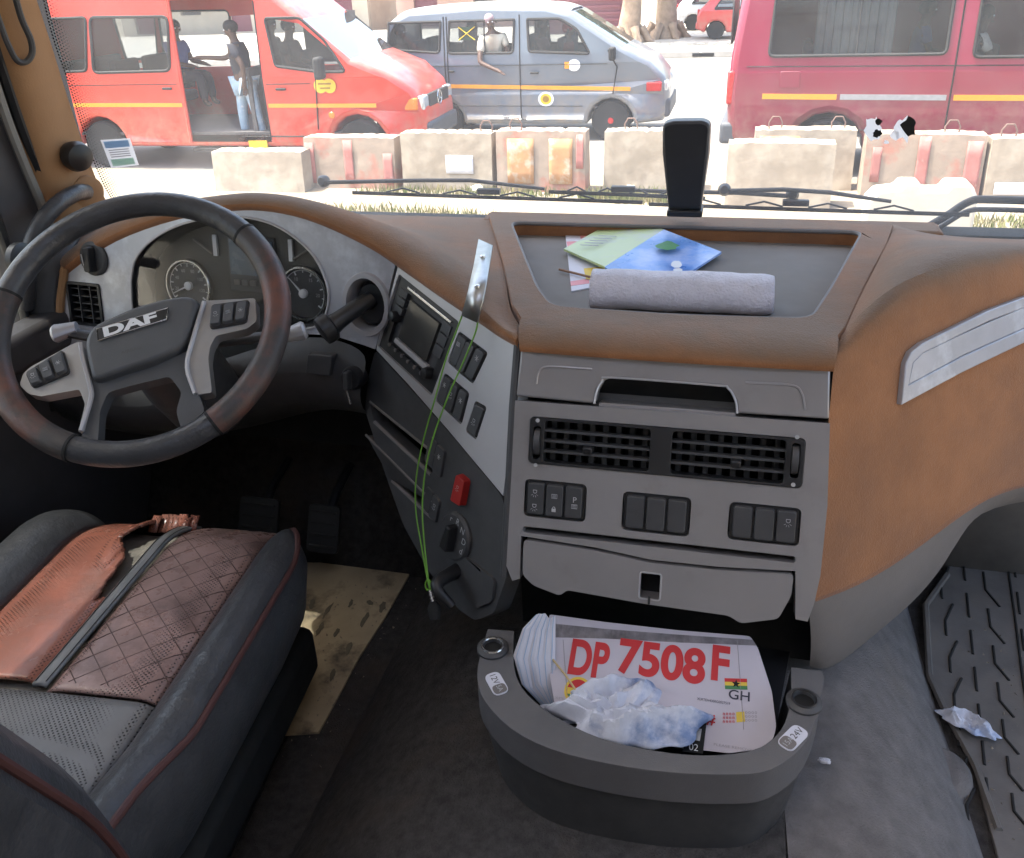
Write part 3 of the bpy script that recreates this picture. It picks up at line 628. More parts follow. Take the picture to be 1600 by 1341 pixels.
# round vent with a black handle sticking out
mb = MB(); mb.grid([[B.pt(*p, w) for p in ell(*rv, a, b, 32)] for a, b, w in ((.045, .055, 0), (.043, .053, .006), (.036, .045, .006), (.033, .042, -.002), (.031, .040, -.05))], cu=True); rvent = mb.build('round_vent', M['silver'], inst)
mb = MB(); mb.plate(B, ell(*rv, .034, .043, 24), [], -.06, -.05); mb.build('vent_back', M['void'], rvent)
mb = MB(); mb.grid([[B.pt(*p, w) for p in ell(rv[0]+.004, rv[1], a, b, 28)] for a, b, w in ((.029, .038, -.03), (.029, .038, -.014), (.024, .033, -.008), (.008, .010, -.008))], cu=True); mb.build('vent_barrel', M['black'], rvent)
hs, he = B.pt(rv[0]+.006, rv[1]+.010, -.005), B.pt(*B.uv(541, 500), .05)
mb = MB(); mb.tube(crv([hs, hs.lerp(he, .5)+B.N*.006, he], 5), [.015, .0155, .016, .016, .016, .016, .0165, .017, .0175, .019, .020], 14, flat=.85); hnd = mb.build('black_handle', M['black'], rvent)
dirv = (he-hs).normalized(); mb = MB(); mb.lathe(he-dirv*.004, dirv, [(.020, 0), (.024, .003), (.025, .014), (.023, .022), (.012, .024)], 24); mb.build('handle_cap', M['black'], hnd)
for k in range(3):
    p_ = hs.lerp(he, .45+.10*k)+B.N*.0175; mb = MB(); mb.box(p_, (.014, .003, .002)); mb.build('grip_rib', M['grey'], hnd)
# dark knee panel below the instruments
rows = [[B.pt(*B.uv(x, y), .004) for x, y in ((92, 560), (200, 600), (330, 570), (455, 524), (520, 526), (586, 550))],
        [B.pt(*B.uv(x, y), .03) for x, y in ((90, 600), (200, 640), (340, 610), (440, 570), (510, 575), (572, 596))],
        [B.pt(*B.uv(x, y), .0) for x, y in ((90, 660), (200, 690), (340, 670), (430, 640), (500, 640), (566, 655))],
        [B.pt(*B.uv(x, y), -.12) for x, y in ((90, 690), (200, 720), (340, 700), (430, 670), (500, 670), (570, 680))]]
mb = MB(); mb.grid(rows); mb.build('knee_panel', M['dark'], dash, sub=2)
kq = B.px([(482, 552), (520, 556), (516, 588), (478, 584)], .028)
mb = MB(); mb.prism(B, rnd(kq, .004), .01, .031); mb.build('fuse_cover', M['dark'], dash, bevel=.002)
iu = B.uv(552, 590, .02); mb = MB(); mb.lathe(B.pt(*iu, .005), B.N, [(.020, 0), (.020, .02), (.017, .026), (.010, .026)], 24); ig = mb.build('ignition', M['black'], dash)
mb = MB(); mb.prism(B.moved(*iu), rnd(rp(-.004, -.016, .004, .016), .003), .03, .048); mb.build('key_head', M['dark'], ig, bevel=.002)
mb = MB(); mb.tube([B.pt(iu[0], iu[1]-.012, .045), B.pt(iu[0]+.004, iu[1]-.04, .04)], .002, 6); mb.build('key_ring', M['chrome'], ig)
# footwell toe board and pedals are built with the floor
from mathutils import noise as MN
# ------------------------------------------------------------------ cab shell (walls, roof and floor of the cab we stand in)
XL, XR, YB, YF, ZR = -1.30, 1.08, -1.35, 1.74, 3.42
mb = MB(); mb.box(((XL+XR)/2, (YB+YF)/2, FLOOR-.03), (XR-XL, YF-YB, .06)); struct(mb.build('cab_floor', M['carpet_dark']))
RF = Fr(V((0, 0, ZR)), V((1, 0, 0)), V((0, 1, 0)), V((0, 0, -1)))
mb = MB(); mb.plate(RF, rp(XL-.05, YB, XR+.05, YF-.22), [rp(-.55, -.45, .35, .30)], -.06, 0); mb.f = [f[::-1] for f in mb.f]; struct(mb.build('cab_roof', M['headliner']))   # opening added in the unseen roof to let skylight in
mb = MB(); mb.box(((XL+XR)/2, YB-.03, (FLOOR+ZR)/2), (XR-XL+.1, .06, ZR-FLOOR)); struct(mb.build('cab_rear_wall', M['headliner']))
mb = MB(); mb.box(((XL+XR)/2, YF+.03, 1.35), (XR-XL+.1, .06, 1.62)); struct(mb.build('cab_front_wall', M['void']))
mb = MB(); mb.box(((XL+XR)/2, 1.45, 3.25), (XR-XL+.1, .06, .34)); struct(mb.build('cab_header', M['headliner']))
mb = MB(); mb.box(((XL+XR)/2, 1.72, 3.27), (XR-XL+.1, .46, .02), Matrix.Rotation(RAD(-14), 3, 'X')); struct(mb.build('added_sun_shade', M['void']))  # unseen shade over the windscreen, added to keep sun off the deck
XZ = lambda X, s: Fr(V((X, 0, 0)), V((0, s, 0)), V((0, 0, 1)), V((-s, 0, 0)) if s > 0 else V((1, 0, 0)))
WL = Fr(V((XL, 0, 0)), V((0, 1, 0)), V((0, 0, 1)), V((1, 0, 0)))
dpoly = [(.18, FLOOR), (1.40, FLOOR), (1.40, 2.10), (1.37, 2.55), (1.30, 3.05), (.18, 3.05)]
whole = [(.30, 2.12), (1.26, 1.99), (1.275, 2.2), (1.25, 2.55), (1.19, 2.93), (.30, 2.93)]
def side_wall(fr, nm): return struct(MB().plate(fr, [(YB, FLOOR), (.17, FLOOR), (.17, 3.07), (1.31, 3.07), (1.45, 3.07), (1.45, ZR), (YB, ZR)], [], -.06, -.005).build(nm, M['headliner']))
side_wall(WL, 'cab_wall_left')
WRt = Fr(V((XR, 0, 0)), V((0, 1, 0)), V((0, 0, 1)), V((-1, 0, 0)))
def plate_xr(outer, holes, w0, w1):                       # right-hand wall: the frame is mirrored, so flip the faces
    mb = MB(); mb.plate(WRt, outer, holes, w0, w1); mb.f = [f[::-1] for f in mb.f]; return mb
struct(plate_xr([(YB, FLOOR), (.17, FLOOR), (.17, 3.07), (1.31, 3.07), (1.45, 3.07), (1.45, ZR), (YB, ZR)], [], -.06, -.005).build('cab_wall_right', M['headliner']))
door = thing('truck_door', (XL, .8, FLOOR), 'dark driver door of the truck cab with its window, left edge', 'truck door')
mb = MB(); mb.plate(WL, dpoly, [whole], -.05, 0); mb.build('door_panel', M['doorp'], door, bevel=.01, seg=3)
mb = MB(); mb.plate(WL, grow(whole, .006), [], -.03, -.026); mb.build('window_pane', M['windowpane'], door)
mb = MB(); mb.tube([WL.pt(u, v, .004) for u, v in whole], .010, 8, True); mb.build('window_seal', M['black'], door)
# door top rail with latch, seen under the wheel's left edge
mb = MB(); mb.box((XL+.035, .86, 2.05), (.07, .95, .07)); mb.build('door_sill', M['doorp'], door, bevel=.015, seg=3)
mb = MB(); a, b = pX(30, 430, XL+.075), pX(-40, 470, XL+.075); mb.tube([a, a.lerp(b, .5)+V((.02, 0, 0)), b], .011, 8); mb.build('door_pull', M['grey'], door)
mb = MB(); mb.lathe(pX(28, 405, XL+.06), (1, 0, 0), [(.03, 0), (.03, .012), (.024, .016), (.01, .016)], 20); mb.build('tweeter', M['black'], door)
door2 = thing('truck_door', (XR, 1.40, FLOOR), 'unseen passenger door of the truck cab swung open to let light in', 'truck door')
plate_xr(dpoly, [whole], -.05, 0).build('door_panel', M['doorp'], door2, bevel=.01)
plate_xr(grow(whole, .006), [], -.03, -.026).build('window_pane', M['windowpane'], door2)
door2.rotation_euler = (0, 0, RAD(82))  # out of view; swung open to brighten the cab

for X_, nm in ((XL-.03, 'cab_corner_left'), (XR+.03, 'cab_corner_right')):
    mb = MB(); mb.box((X_, 1.60, 1.78), (.06, .44, .68)); struct(mb.build(nm, M['doorp']))
    mb = MB(); mb.box((X_, 1.47, 2.76), (.07, .13, 1.32)); struct(mb.build(nm, M['doorp']))
# windscreen, curved in plan and raked
def wsY(x, z): t = abs((x+.11)/1.17); return 1.735-.22*t**3.2-.20*(z-2.15)
xs = [XL+.02+(XR-XL-.04)*i/28 for i in range(29)]
rows = [[V((x, wsY(x, z), z)) for x in xs] for z in (2.10, 2.3, 2.5, 2.7, 2.9, 3.12)]
ws = thing('windscreen', (-.11, 1.735, 2.10), 'large dusty windscreen above the dashboard', 'windscreen')
mb = MB(); mb.grid(rows); mb.build('glass_pane', M['windscreen'], ws)
def wsp(x, y):                                            # photo pixel on the windscreen, just inside it
    p = pY(x, y, 1.6)
    for _ in range(8): p = pY(x, y, wsY(p.x, p.z)-.004)
    return p
mb = MB()
mb.tube([V((x, wsY(x, 2.12)-.008, 2.12)) for x in xs], .018, 8); mb.build('lower_seal', M['black'], ws)
mb = MB(); random.seed(3)
edge = crv([wsp(62, -20), wsp(82, 60), wsp(108, 135), wsp(128, 200), wsp(152, 268), wsp(180, 318), wsp(215, 330)], 15)
for i, p in enumerate(edge[:-1]):
    t = (edge[i+1]-p).normalized(); n_ = V((1, 0, 0))-t*t.x; n_.normalize()
    for k in range(6):
        q = p+n_*(.002+.0056*k)+t*(.0025 if k % 2 else 0); r_ = .0021*(1-k/8)
        bn = t.cross(n_); mb.add([q+n_*r_*math.cos(RAD(60*j))+t*r_*math.sin(RAD(60*j)) for j in range(6)], [list(range(6))])
fr_d = mb.build('dotted_border', M['void'], ws, merge=False); fr_d['kind'] = 'stuff'

# A-pillar
pil = thing('windscreen_pillar', (XL+.03, 1.42, 2.0), 'tan trimmed windscreen pillar at the left edge beside the door', 'pillar')
Rt = [(185, 335), (172, 316), (152, 272), (128, 204), (105, 132), (84, 62), (60, -10), (30, -110), (0, -220)]
Lt = [(72, 352), (64, 330), (50, 290), (30, 232), (10, 170), (-10, 105), (-34, 30), (-62, -60), (-95, -160)]
rows = []
for r_, l_ in zip(Rt, Lt):
    a = wsp(*r_)+V((0, -.01, 0)); c = pX(*l_, XL+.006)
    m1 = a.lerp(c, .12)+V((.010, -.028, 0)); m2 = a.lerp(c, .55)+V((.022, -.035, 0)); m3 = a.lerp(c, .88)+V((.012, -.012, 0))
    rows.append([a, m1, m2, m3, c])
mb = MB(); mb.grid(rows); mb.build('pillar_trim', M['pillar'], pil, sub=2, ang=70)
def pil_pt(x, y, off=.0):                                 # pixel on the pillar's inner face (local plane)
    a, c = wsp(152, 272), pX(50, 290, XL+.006); a2 = wsp(84, 62); n_ = (c-a).cross(a2-a).normalized(); n_ = n_ if n_.y < 0 else -n_
    return pp(x, y, a.lerp(c, .5)+n_*(.030+off), n_), n_
gl = [pil_pt(x, y, .004)[0] for x, y in ((22, -12), (34, 30), (48, 62), (50, 84), (40, 97), (26, 94), (12, 68), (0, 36), (-12, 0))]
mb = MB(); mb.tube(crv(gl, 4), .0055, 8); mb.build('oval_grommet', M['dark'], pil)
c0, n0 = pil_pt(115, 243, .0)
mb = MB(); mb.lathe(c0, n0, [(.020, -.02), (.027, .0), (.029, .012), (.025, .024), (.012, .030), (.001, .031)], 24); mb.build('round_stop', M['black'], pil)
hp = [pil_pt(134, 300, .0)[0], pil_pt(118, 302, .03)[0], pil_pt(92, 318, .05)[0], pil_pt(66, 346, .06)[0], pil_pt(50, 382, .06)[0], pil_pt(44, 425, .05)[0], pil_pt(40, 480, .03)[0]]
mb = MB(); mb.tube(crv(hp, 5), .0155, 12); mb.build('grab_handle', M['leather'], pil)
mb = MB(); mb.lathe(pil_pt(136, 302, -.006)[0], n0, [(.034, -.01), (.034, .004), (.026, .008), (.015, .008)], 22); mb.build('handle_base', M['pillar'], pil)
sl_ = [pX(x, y, XL+.014) for x, y in ((78, 352), (66, 322), (40, 262), (14, 196), (-12, 120), (-50, 10))]
mb = MB(); mb.tube(crv(sl_, 4), .009, 8); mb.build('door_seal', M['seal'], pil)
sl_ = [pX(x, y, XL+.022) for x, y in ((96, 345), (84, 316), (60, 258), (34, 190), (10, 118), (-28, 10))]
mb = MB(); mb.tube(crv(sl_, 4), .013, 8); mb.build('door_seal', M['black'], pil)
# brown edge and dark side trim between instrument panel and door
mb = MB(); mb.tube([B.pt(*B.uv(x, y), .004) for x, y in ((104, 418), (97, 470), (94, 545))], .008, 8); mb.build('panel_edge', M['pillar'], dash)
mb = MB(); mb.add([B.pt(*B.uv(x, y), w) for x, y, w in ((98, 418, 0), (94, 640, 0), (40, 640, .06), (40, 400, .03), (70, 360, -.1))], [[0, 1, 2, 3], [0, 3, 4]]); mb.build('side_filler', M['dark'], dash, solid=.01)

# permit sticker and torn sticker on the glass
def onglass(px4):
    P = [wsp(*q) for q in px4]; return P
st = thing('permit_sticker', wsp(188, 262), 'small white and blue permit sticker on the lower left of the windscreen', 'sticker')
P = onglass([(157, 219), (203, 216), (217, 258), (174, 263)]); ez = V((0, -.001, 0))
bl = lambda s_, t: P[0].lerp(P[1], s_).lerp(P[3].lerp(P[2], s_), t)
mb = MB(); mb.add(P, [[3, 2, 1, 0]]); mb.build('sticker_sheet', M['sticker'], st)
M['pale_blue'] = mat('pale_blue_print', (.25, .42, .62), .6); M['pale_green'] = mat('pale_green_print', (.42, .62, .52), .6)
for (a, b, c, d), m_ in (((.08, .06, .92, .30), 'sticker_blue'), ((.10, .70, .90, .94), 'sticker_green')):
    mb = MB(); mb.add([bl(a, b)+ez, bl(c, b)+ez, bl(c, d)+ez, bl(a, d)+ez], [[3, 2, 1, 0]]); mb.build('sticker_print', M[m_], st)
for k in range(4):
    mb = MB(); mb.add([bl(.15, .36+.08*k)+ez, bl(.85, .36+.08*k)+ez, bl(.85, .39+.08*k)+ez, bl(.15, .39+.08*k)+ez], [[3, 2, 1, 0]]); mb.build('text_line', M['grey_print'], st)
random.seed(5)
tr = thing('torn_sticker', wsp(1390, 220), 'torn black and white sticker remains on the right of the windscreen', 'sticker')
for cx, cy, w_, h_, m_ in ((1363, 200, 17, 24, 'sticker'), (1372, 190, 7, 6, 'void'), (1371, 209, 9, 7, 'void'), (1412, 202, 20, 22, 'sticker'), (1420, 198, 14, 17, 'void'), (1398, 212, 9, 8, 'sticker'), (1385, 222, 5, 4, 'sticker')):
    pts = [wsp(cx+w_*math.cos(RAD(a))*random.uniform(.55, 1.05), cy+h_*math.sin(RAD(a))*random.uniform(.55, 1.05))+V((0, -.0008 if m_ == 'void' else 0, 0)) for a in range(0, 360, 24)]
    mb = MB(); mb.add(pts, [list(range(len(pts)))]); mb.build('sticker_scrap', M[m_], tr)

# wipers outside the glass
def wiper(pts, arm, label, piv):
    off = lambda x, y: (lambda p: p+V((0, .05, 0)))(wsp(x, y))
    t = thing('windscreen_wiper', off(*piv), label, 'wiper', 'windscreen wipers')
    Q = [off(*q) for q in pts]
    mb = MB()
    for i in range(len(Q)-1): mb.tube([Q[i]+V((0, 0, .0)), Q[i+1]], .0028, 6, flat=1.5)
    mb.build('blade', M['rubber_dark'], t)
    n = 7
    L0, L1 = Q[0], Q[-1]
    for k in range(4):
        a = L0.lerp(L1, .12+.2*k); b = L0.lerp(L1, .24+.2*k); mb = MB(); mb.tube([a+V((0, .004, .003)), a.lerp(b, .5)+V((0, .008, .011)), b+V((0, .004, .003))], .0020, 6); mb.build('blade_yoke', M['black'], t)
    A = [off(*q)+V((0, .02, .004)) for q in arm]
    mb = MB(); mb.tube(A, [.0045]*(len(A)-1)+[.0035], 8); mb.build('wiper_arm', M['dark'], t)
    mb = MB(); mb.lathe(A[0]+V((0, .012, 0)), (0, -1, .2), [(.013, 0), (.013, .012), (.008, .02)], 14); mb.build('pivot', M['black'], t)
    mb = MB(); mb.box(L0.lerp(L1, .48)+V((0, .01, .010)), (.05, .014, .012)); mb.build('blade_clip', M['black'], t, bevel=.002)
    return t
wiper([(536, 310), (760, 318), (1000, 326)], [(482, 300), (640, 297), (720, 297), (840, 311)], 'black wiper lying at the left half of the windscreen base', (482, 300))
wiper([(1010, 329), (1250, 338), (1524, 347)], [(1130, 315), (1225, 313), (1300, 318), (1400, 333)], 'black wiper lying at the right half of the windscreen base', (1130, 315))
wiper([(850, 309), (980, 314), (1100, 320)], [(1240, 324), (1150, 318), (1040, 316), (960, 312)], 'short black wiper blade behind the black dash device', (1240, 324))
mt = thing('mirror_arm', wsp(1470, 372)+V((0, .06, 0)), 'bent black tube arm outside the lower right windscreen', 'mirror arm')
mb = MB(); mb.tube(crv([wsp(x, y)+V((0, .06, 0)) for x, y in ((1452, 372), (1490, 350), (1526, 328), (1560, 325), (1700, 330))], 5), .0075, 10); mb.build('arm_tube', M['black'], mt)
mb = MB(); mb.tube(crv([wsp(x, y)+V((0, .075, -.012)) for x, y in ((1462, 376), (1500, 352), (1530, 336), (1570, 334), (1700, 338))], 5), .005, 8); mb.build('arm_tube', M['dark'], mt)

# black device standing behind the deck
dv_ = thing('dash_device', V((pY(1070, 332, 1.60).x, 1.60, DZ)), 'black upright rounded dash device standing on the deck against the windscreen', 'device')
DF = Fr(pY(1070, 260, 1.60), V((1, -.03, 0)), V((0, .06, 1)), V((0, -1, .06)))
pr = rnd(DF.px([(1035, 192), (1050, 187), (1100, 186), (1111, 192), (1109, 240), (1097, 318), (1096, 328), (1044, 328), (1043, 318), (1034, 240)]), .008, 3)
mb = MB(); mb.prism(DF, pr, -.03, .008, .002); dbody = mb.build('device_body', M['leather'], dv_, bevel=.006, seg=3)
mb = MB(); mb.prism(DF, grow(pr, -.006), .006, .0095, .001); mb.build('device_face', M['black'], dv_, bevel=.001)
mb = MB(); mb.box(DF.pt(*DF.uv(1070, 331), -.01), (.064, .05, .012)); mb.build('device_foot', M['black'], dv_, bevel=.003)

# ------------------------------------------------------------------ steering wheel
w0 = pd(216, 503, 1.27); vv_ = (CAM-w0).normalized()
r1 = (RT-vv_*RT.dot(vv_)).normalized(); u1_ = (UP-vv_*UP.dot(vv_)).normalized()
nW = vv_*math.cos(RAD(34))+(r1*-.63+u1_*.78)*math.sin(RAD(34)); nW.normalize()
la, lb = pp(156, 527, w0, nW), pp(265, 494, w0, nW); uW = (lb-la).normalized()
W = Fr(w0, uW, nW.cross(uW), nW)
sw_ = thing('steering_wheel', w0-nW*.05, 'black leather steering wheel with worn brown grips and silver spokes', 'steering wheel')
RR, TR = .2035, .0185
M['spoke'] = mat('satin_grey_spoke', (.34, .335, .335), .40, metal=.4, var=.06)
def arc(a0, a1, n, r=RR, w=0): return [W.pt(r*math.cos(RAD(a0+(a1-a0)*i/n)), r*math.sin(RAD(a0+(a1-a0)*i/n)), w) for i in range(n+1)]
mb = MB(); mb.tube(arc(0, 360*71/72, 71), TR, 14, True); rim = mb.build('rim', M['leather'], sw_)
def wang(x, y): u, v = W.uv(x, y); return math.degrees(math.atan2(v, u))
for (xa, ya), (xb, yb) in (((402, 352), (325, 650)), ((118, 690), (30, 465))):
    a0, a1 = wang(xa, ya), wang(xb, yb)
    if a1 > a0: a1 -= 360
    mb = MB(); mb.tube(arc(a0, a1, 30), TR+.0014, 14); mb.build('grip', M['grip'], rim)
    for a in (a0, a1): mb = MB(); mb.tube(arc(a-.6, a+.6, 2), TR+.002, 14); mb.build('grip_seam', M['void'], rim)
pad = rnd(W.px([(125, 535), (135, 512), (160, 496), (206, 475), (260, 462), (302, 458), (320, 467), (313, 490), (303, 525), (290, 548), (268, 563), (235, 577), (190, 590), (150, 602), (138, 600), (132, 580), (126, 555)]), .01, 2)
mb = MB(); mb.prism(W, pad, -.05, .006, .010); hub = mb.build('hub_pad', M['leather_grey'], sw_, bevel=.010, seg=4)
lowhub = rnd(W.px([(132, 575), (150, 596), (235, 570), (290, 545), (302, 540), (296, 575), (308, 612), (318, 640), (280, 668), (272, 640), (281, 610), (262, 585), (200, 600), (165, 610), (152, 640), (149, 690), (122, 688), (128, 660), (140, 625)]), .006, 2)
mb = MB(); mb.plate(W, lowhub, [], -.03, -.008); mb.build('lower_spokes', M['leather_grey'], sw_, bevel=.006, seg=3)
spl = rnd(W.px([(28, 600), (34, 582), (45, 572), (100, 542), (122, 531), (128, 560), (138, 600), (141, 622), (128, 674), (120, 674), (131, 630), (122, 607), (62, 618), (42, 614)]), .004, 2)
spr = rnd(W.px([(318, 468), (398, 464), (400, 500), (385, 512), (336, 523), (327, 540), (324, 560), (330, 612), (305, 616), (291, 572), (298, 530), (310, 490)]), .004, 2)
for P_, btn in ((spl, [(39, 582), (98, 546), (109, 583), (50, 607)]), (spr, [(330, 476), (390, 468), (385, 504), (327, 514)])):
    mb = MB(); mb.plate(W, P_, [], -.026, -.004); sp_ = mb.build('spoke', M['spoke'], sw_, bevel=.004, seg=3)
    q = W.px(btn); mb = MB(); mb.plate(W, rnd(q, .006), [], -.006, .0); mb.build('button_bed', M['black'], sp_, bevel=.001)
    for k in range(3):
        z = rnd(qsub(q, k/3+.02, .06, k/3+.31, .94), .004, 3); mb = MB(); mb.prism(W, z, -.002, .006, .0025); mb.build('button', M['leather_grey'], sp_, bevel=.0015)
        c = quad(q, k/3+.165, .5); icon(W.moved(0, 0, .0062), c[0], c[1], ('lamp', 'box', 'fan')[k], sp_, .0045)
# outline of the recessed trim strips along the lower spokes
for pts in (((124, 535), (130, 565), (140, 605), (140, 625), (125, 672)), ((318, 470), (300, 530), (291, 572), (304, 614))):
    mb = MB(); mb.tube(crv([W.pt(*W.uv(*q), -.003) for q in pts], 4), .0035, 6); mb.build('spoke_trim', M['silver'], sw_)
lg = W.px([(155, 518), (266, 485), (263, 503), (157, 536)], .0); lgw = .007
lc = [quad(lg, a, b) for a, b in ((0, 0), (1, 0), (1, 1), (0, 1))]
mb = MB(); mb.plate(W, lc, [], .002, lgw+.0015); em = mb.build('emblem', M['black'], hub, bevel=.0012)
mb = MB(); mb.tube([W.pt(*c, lgw+.0012) for c in lc], .0011, 6, True); mb.build('emblem_frame', M['chrome'], em)
cx_, cy_ = quad(lg, .46, .5); mb = MB(); mb.text(W, 'DAF', cx_, cy_, .0225, lgw+.002, sx=1.85, bold=.045); mb.build('lettering', M['white_print'], em, merge=False)
cx_, cy_ = W.uv(208, 550); mb = MB(); mb.text(W, 'AIRBAG', cx_, cy_, .007, .0066, sx=1.2); mb.build('lettering', M['dark'], hub, merge=False)
# column and stalks
col_ = thing('steering_column', w0-nW*.32+V((0, .0, 0)), 'dark steering column with indicator stalks behind the steering wheel', 'steering column')
mb = MB(); mb.tube([w0-nW*.055, w0-nW*.10, w0-nW*.20, w0-nW*.34], [.05, .062, .07, .07], 18); mb.build('column_shroud', M['dark'], col_)
def stalk(pts, r, nm='stalk'):
    mb = MB(); mb.tube(crv(pts, 4), r, 10, flat=.6); return mb.build(nm, M['dark'], col_)
cc = w0-nW*.10
e1 = pp(100, 518, w0-nW*.07, nW); e2 = pp(462, 520, w0-nW*.07, nW)
stalk([cc, cc.lerp(e1, .6), e1], .013); stalk([cc, cc.lerp(e2, .6), e2], .013)
for e, x in ((e1, -1), (e2, 1)):
    mb = MB(); mb.tube([e-uW*x*.02, e+uW*x*.012, e+uW*x*.016], [.013, .020, .016], 12, flat=.7); mb.build('stalk_tip', M['silver'], col_)

# ------------------------------------------------------------------ things lying on the deck
ZM = DZ-.028
tw_ = thing('towel_roll', pZ(1060, 465, ZM), 'rolled lilac-grey towel lying in the dashboard tray', 'towel')
random.seed(11); p0_, p1_ = pZ(921, 487, ZM), pZ(1206, 500, ZM); ax_ = (p1_-p0_); ln = ax_.length; ax_.normalize(); sd_ = V((0, 0, 1)).cross(ax_); sd_.normalize()
rows = []
for i in range(45):
    t = i/44; row = []
    for j in range(28):
        a = 2*math.pi*j/28; rr = 1+(.09 if .6 < a < 2.2+.25*MN.noise(V((t*5, 3, 0))) else 0)+.08*MN.noise(V((t*6, math.cos(a)*1.5, math.sin(a)*1.5)))+.03*MN.noise(V((t*18, math.cos(a)*4, math.sin(a)*4)))
        e_ = 1-.10*max(0, (t-.93)/.07)**2
        row.append(p0_+ax_*(ln*t)+sd_*(.036*rr*e_*math.cos(a)+.030)+V((0, 0, 1))*(.026+.0255*rr*e_*math.sin(a)))
    rows.append(row)
mb = MB(); mb.grid(rows, cu=True); mb.build('towel_cloth', M['towel'], tw_, solid=.004)
sp_ = []
for k in range(46):
    a = k/46*math.pi*5; r_ = .022*(1-k/52)
    sp_.append(p0_+ax_*.003+sd_*(r_*1.35*math.cos(a)+.030)+V((0, 0, .026+r_*math.sin(a))))
rows = [[q+ax_*d for q in sp_] for d in (0, .12, ln-.01)]
mb = MB(); mb.grid(rows); mb.build('inner_roll', M['towel'], tw_, solid=.003)
M['leaf_print'] = mat('pale_green_cover', (.42, .50, .24), .35, var=.1, vs=8, col2=(.40, .42, .42), s2=14, lo=.5, hi=.7)
M['sky_print'] = mat('blue_cover_print', (.10, .26, .66), .3, var=.25, vs=9, col2=(.42, .52, .82), s2=10, lo=.48, hi=.66)
def flatq(px, z): return [pZ(x, y, z) for x, y in px]
def card(name, px, z, th, m_, parent=None, loc=None, lift=(0, 0, 0, 0)):
    P_ = [q+V((0, 0, l)) for q, l in zip(flatq(px, z), lift)]; n = len(P_)
    mb = MB(); mb.add([q+V((0, 0, th)) for q in P_]+P_, [list(range(n))[::-1], list(range(n, 2*n))]+[[(i+1) % n, i, i+n, (i+1) % n+n][::-1] for i in range(n)]); return mb.build(name, m_, parent, loc=loc, ang=20)
t = thing('leaflet', pZ(910, 410, ZM), 'white leaflet with pink print under the green booklet', 'leaflet')
card('sheet', [(883, 363), (960, 363), (975, 440), (893, 457)], ZM, .002, M['white_paper'], t)
M['pink_print'] = mat('pink_print', (.72, .30, .32), .6)
card('print_band', [(885, 378), (918, 377), (921, 384), (887, 386)], ZM+.002, .0004, M['pink_print'], t)
card('print_band', [(891, 440), (920, 436), (921, 443), (892, 447)], ZM+.002, .0004, M['pink_print'], t)
card('print_cross', [(906, 369), (917, 368), (919, 373), (908, 374)], ZM+.002, .0004, M['pink_print'], t)
card('print_picture', [(912, 420), (952, 416), (957, 432), (916, 438)], ZM+.002, .0004, M['yellow_print'], t)
t = thing('leaflet', pZ(1015, 372, ZM), 'white paper corner sticking out behind the blue booklet', 'leaflet')
card('sheet', [(985, 366), (1027, 351), (1034, 372), (1040, 395), (990, 395)], ZM, .0015, M['white_paper'], t)
bk = thing('booklet', pZ(1000, 400, ZM), 'glossy booklet with green and blue printed covers lying open', 'booklet')
gz = ZM+.008
card('green_cover', [(881, 392), (970, 346), (1037, 370), (945, 424)], gz, .004, M['leaf_print'], bk, lift=(0, .004, .010, .004))
bc = card('blue_cover', [(1037, 370), (1127, 397), (1070, 434), (962, 436), (945, 424)], gz, .004, M['sky_print'], bk, lift=(.010, .0, .0, .002, .004))
card('pages', [(884, 394), (970, 350), (1120, 398), (1072, 432), (965, 432)], ZM+.0025, .006, M['white_paper'], bk)
for k in range(5):
    card('text_row', [(926-7*k+8, 368+3.6*k), (958-7*k+4, 378+3.6*k-9), (960-7*k+4, 379+3.6*k-9), (928-7*k+8, 369+3.6*k)], gz+.0105, .0003, M['grey_print'], bk)
random.seed(2)
def blob(name, cx, cy, rx, ry, z, m_, parent, n=16, j=.3):
    P_ = [pZ(cx+rx*math.cos(2*math.pi*k/n)*random.uniform(1-j, 1), cy+ry*math.sin(2*math.pi*k/n)*random.uniform(1-j, 1), z) for k in range(n)]
    mb = MB(); mb.add(P_, [list(range(n))[::-1]]); return mb.build(name, m_, parent)
blob('print_tree', 1043, 384, 20, 8, gz+.0155, M['green_print'], bk)
blob('print_flower', 1057, 413, 10, 6, gz+.0105, M['white_print'], bk); blob('print_flower', 1059, 422, 8, 4, gz+.0095, M['white_print'], bk); blob('print_flower', 1040, 427, 7, 3, gz+.0095, M['white_print'], bk)
mb = MB(); mb.tube([pZ(874, 421, ZM+.005), pZ(922, 433, ZM+.007)], .0022, 8)
pn = mb.build('pencil', mat('brown_pencil', (.23, .13, .08), .6), loc=pZ(900, 428, ZM+.004)); tag(pn, 'thin brown pencil poking out from under the towel roll', 'pencil')

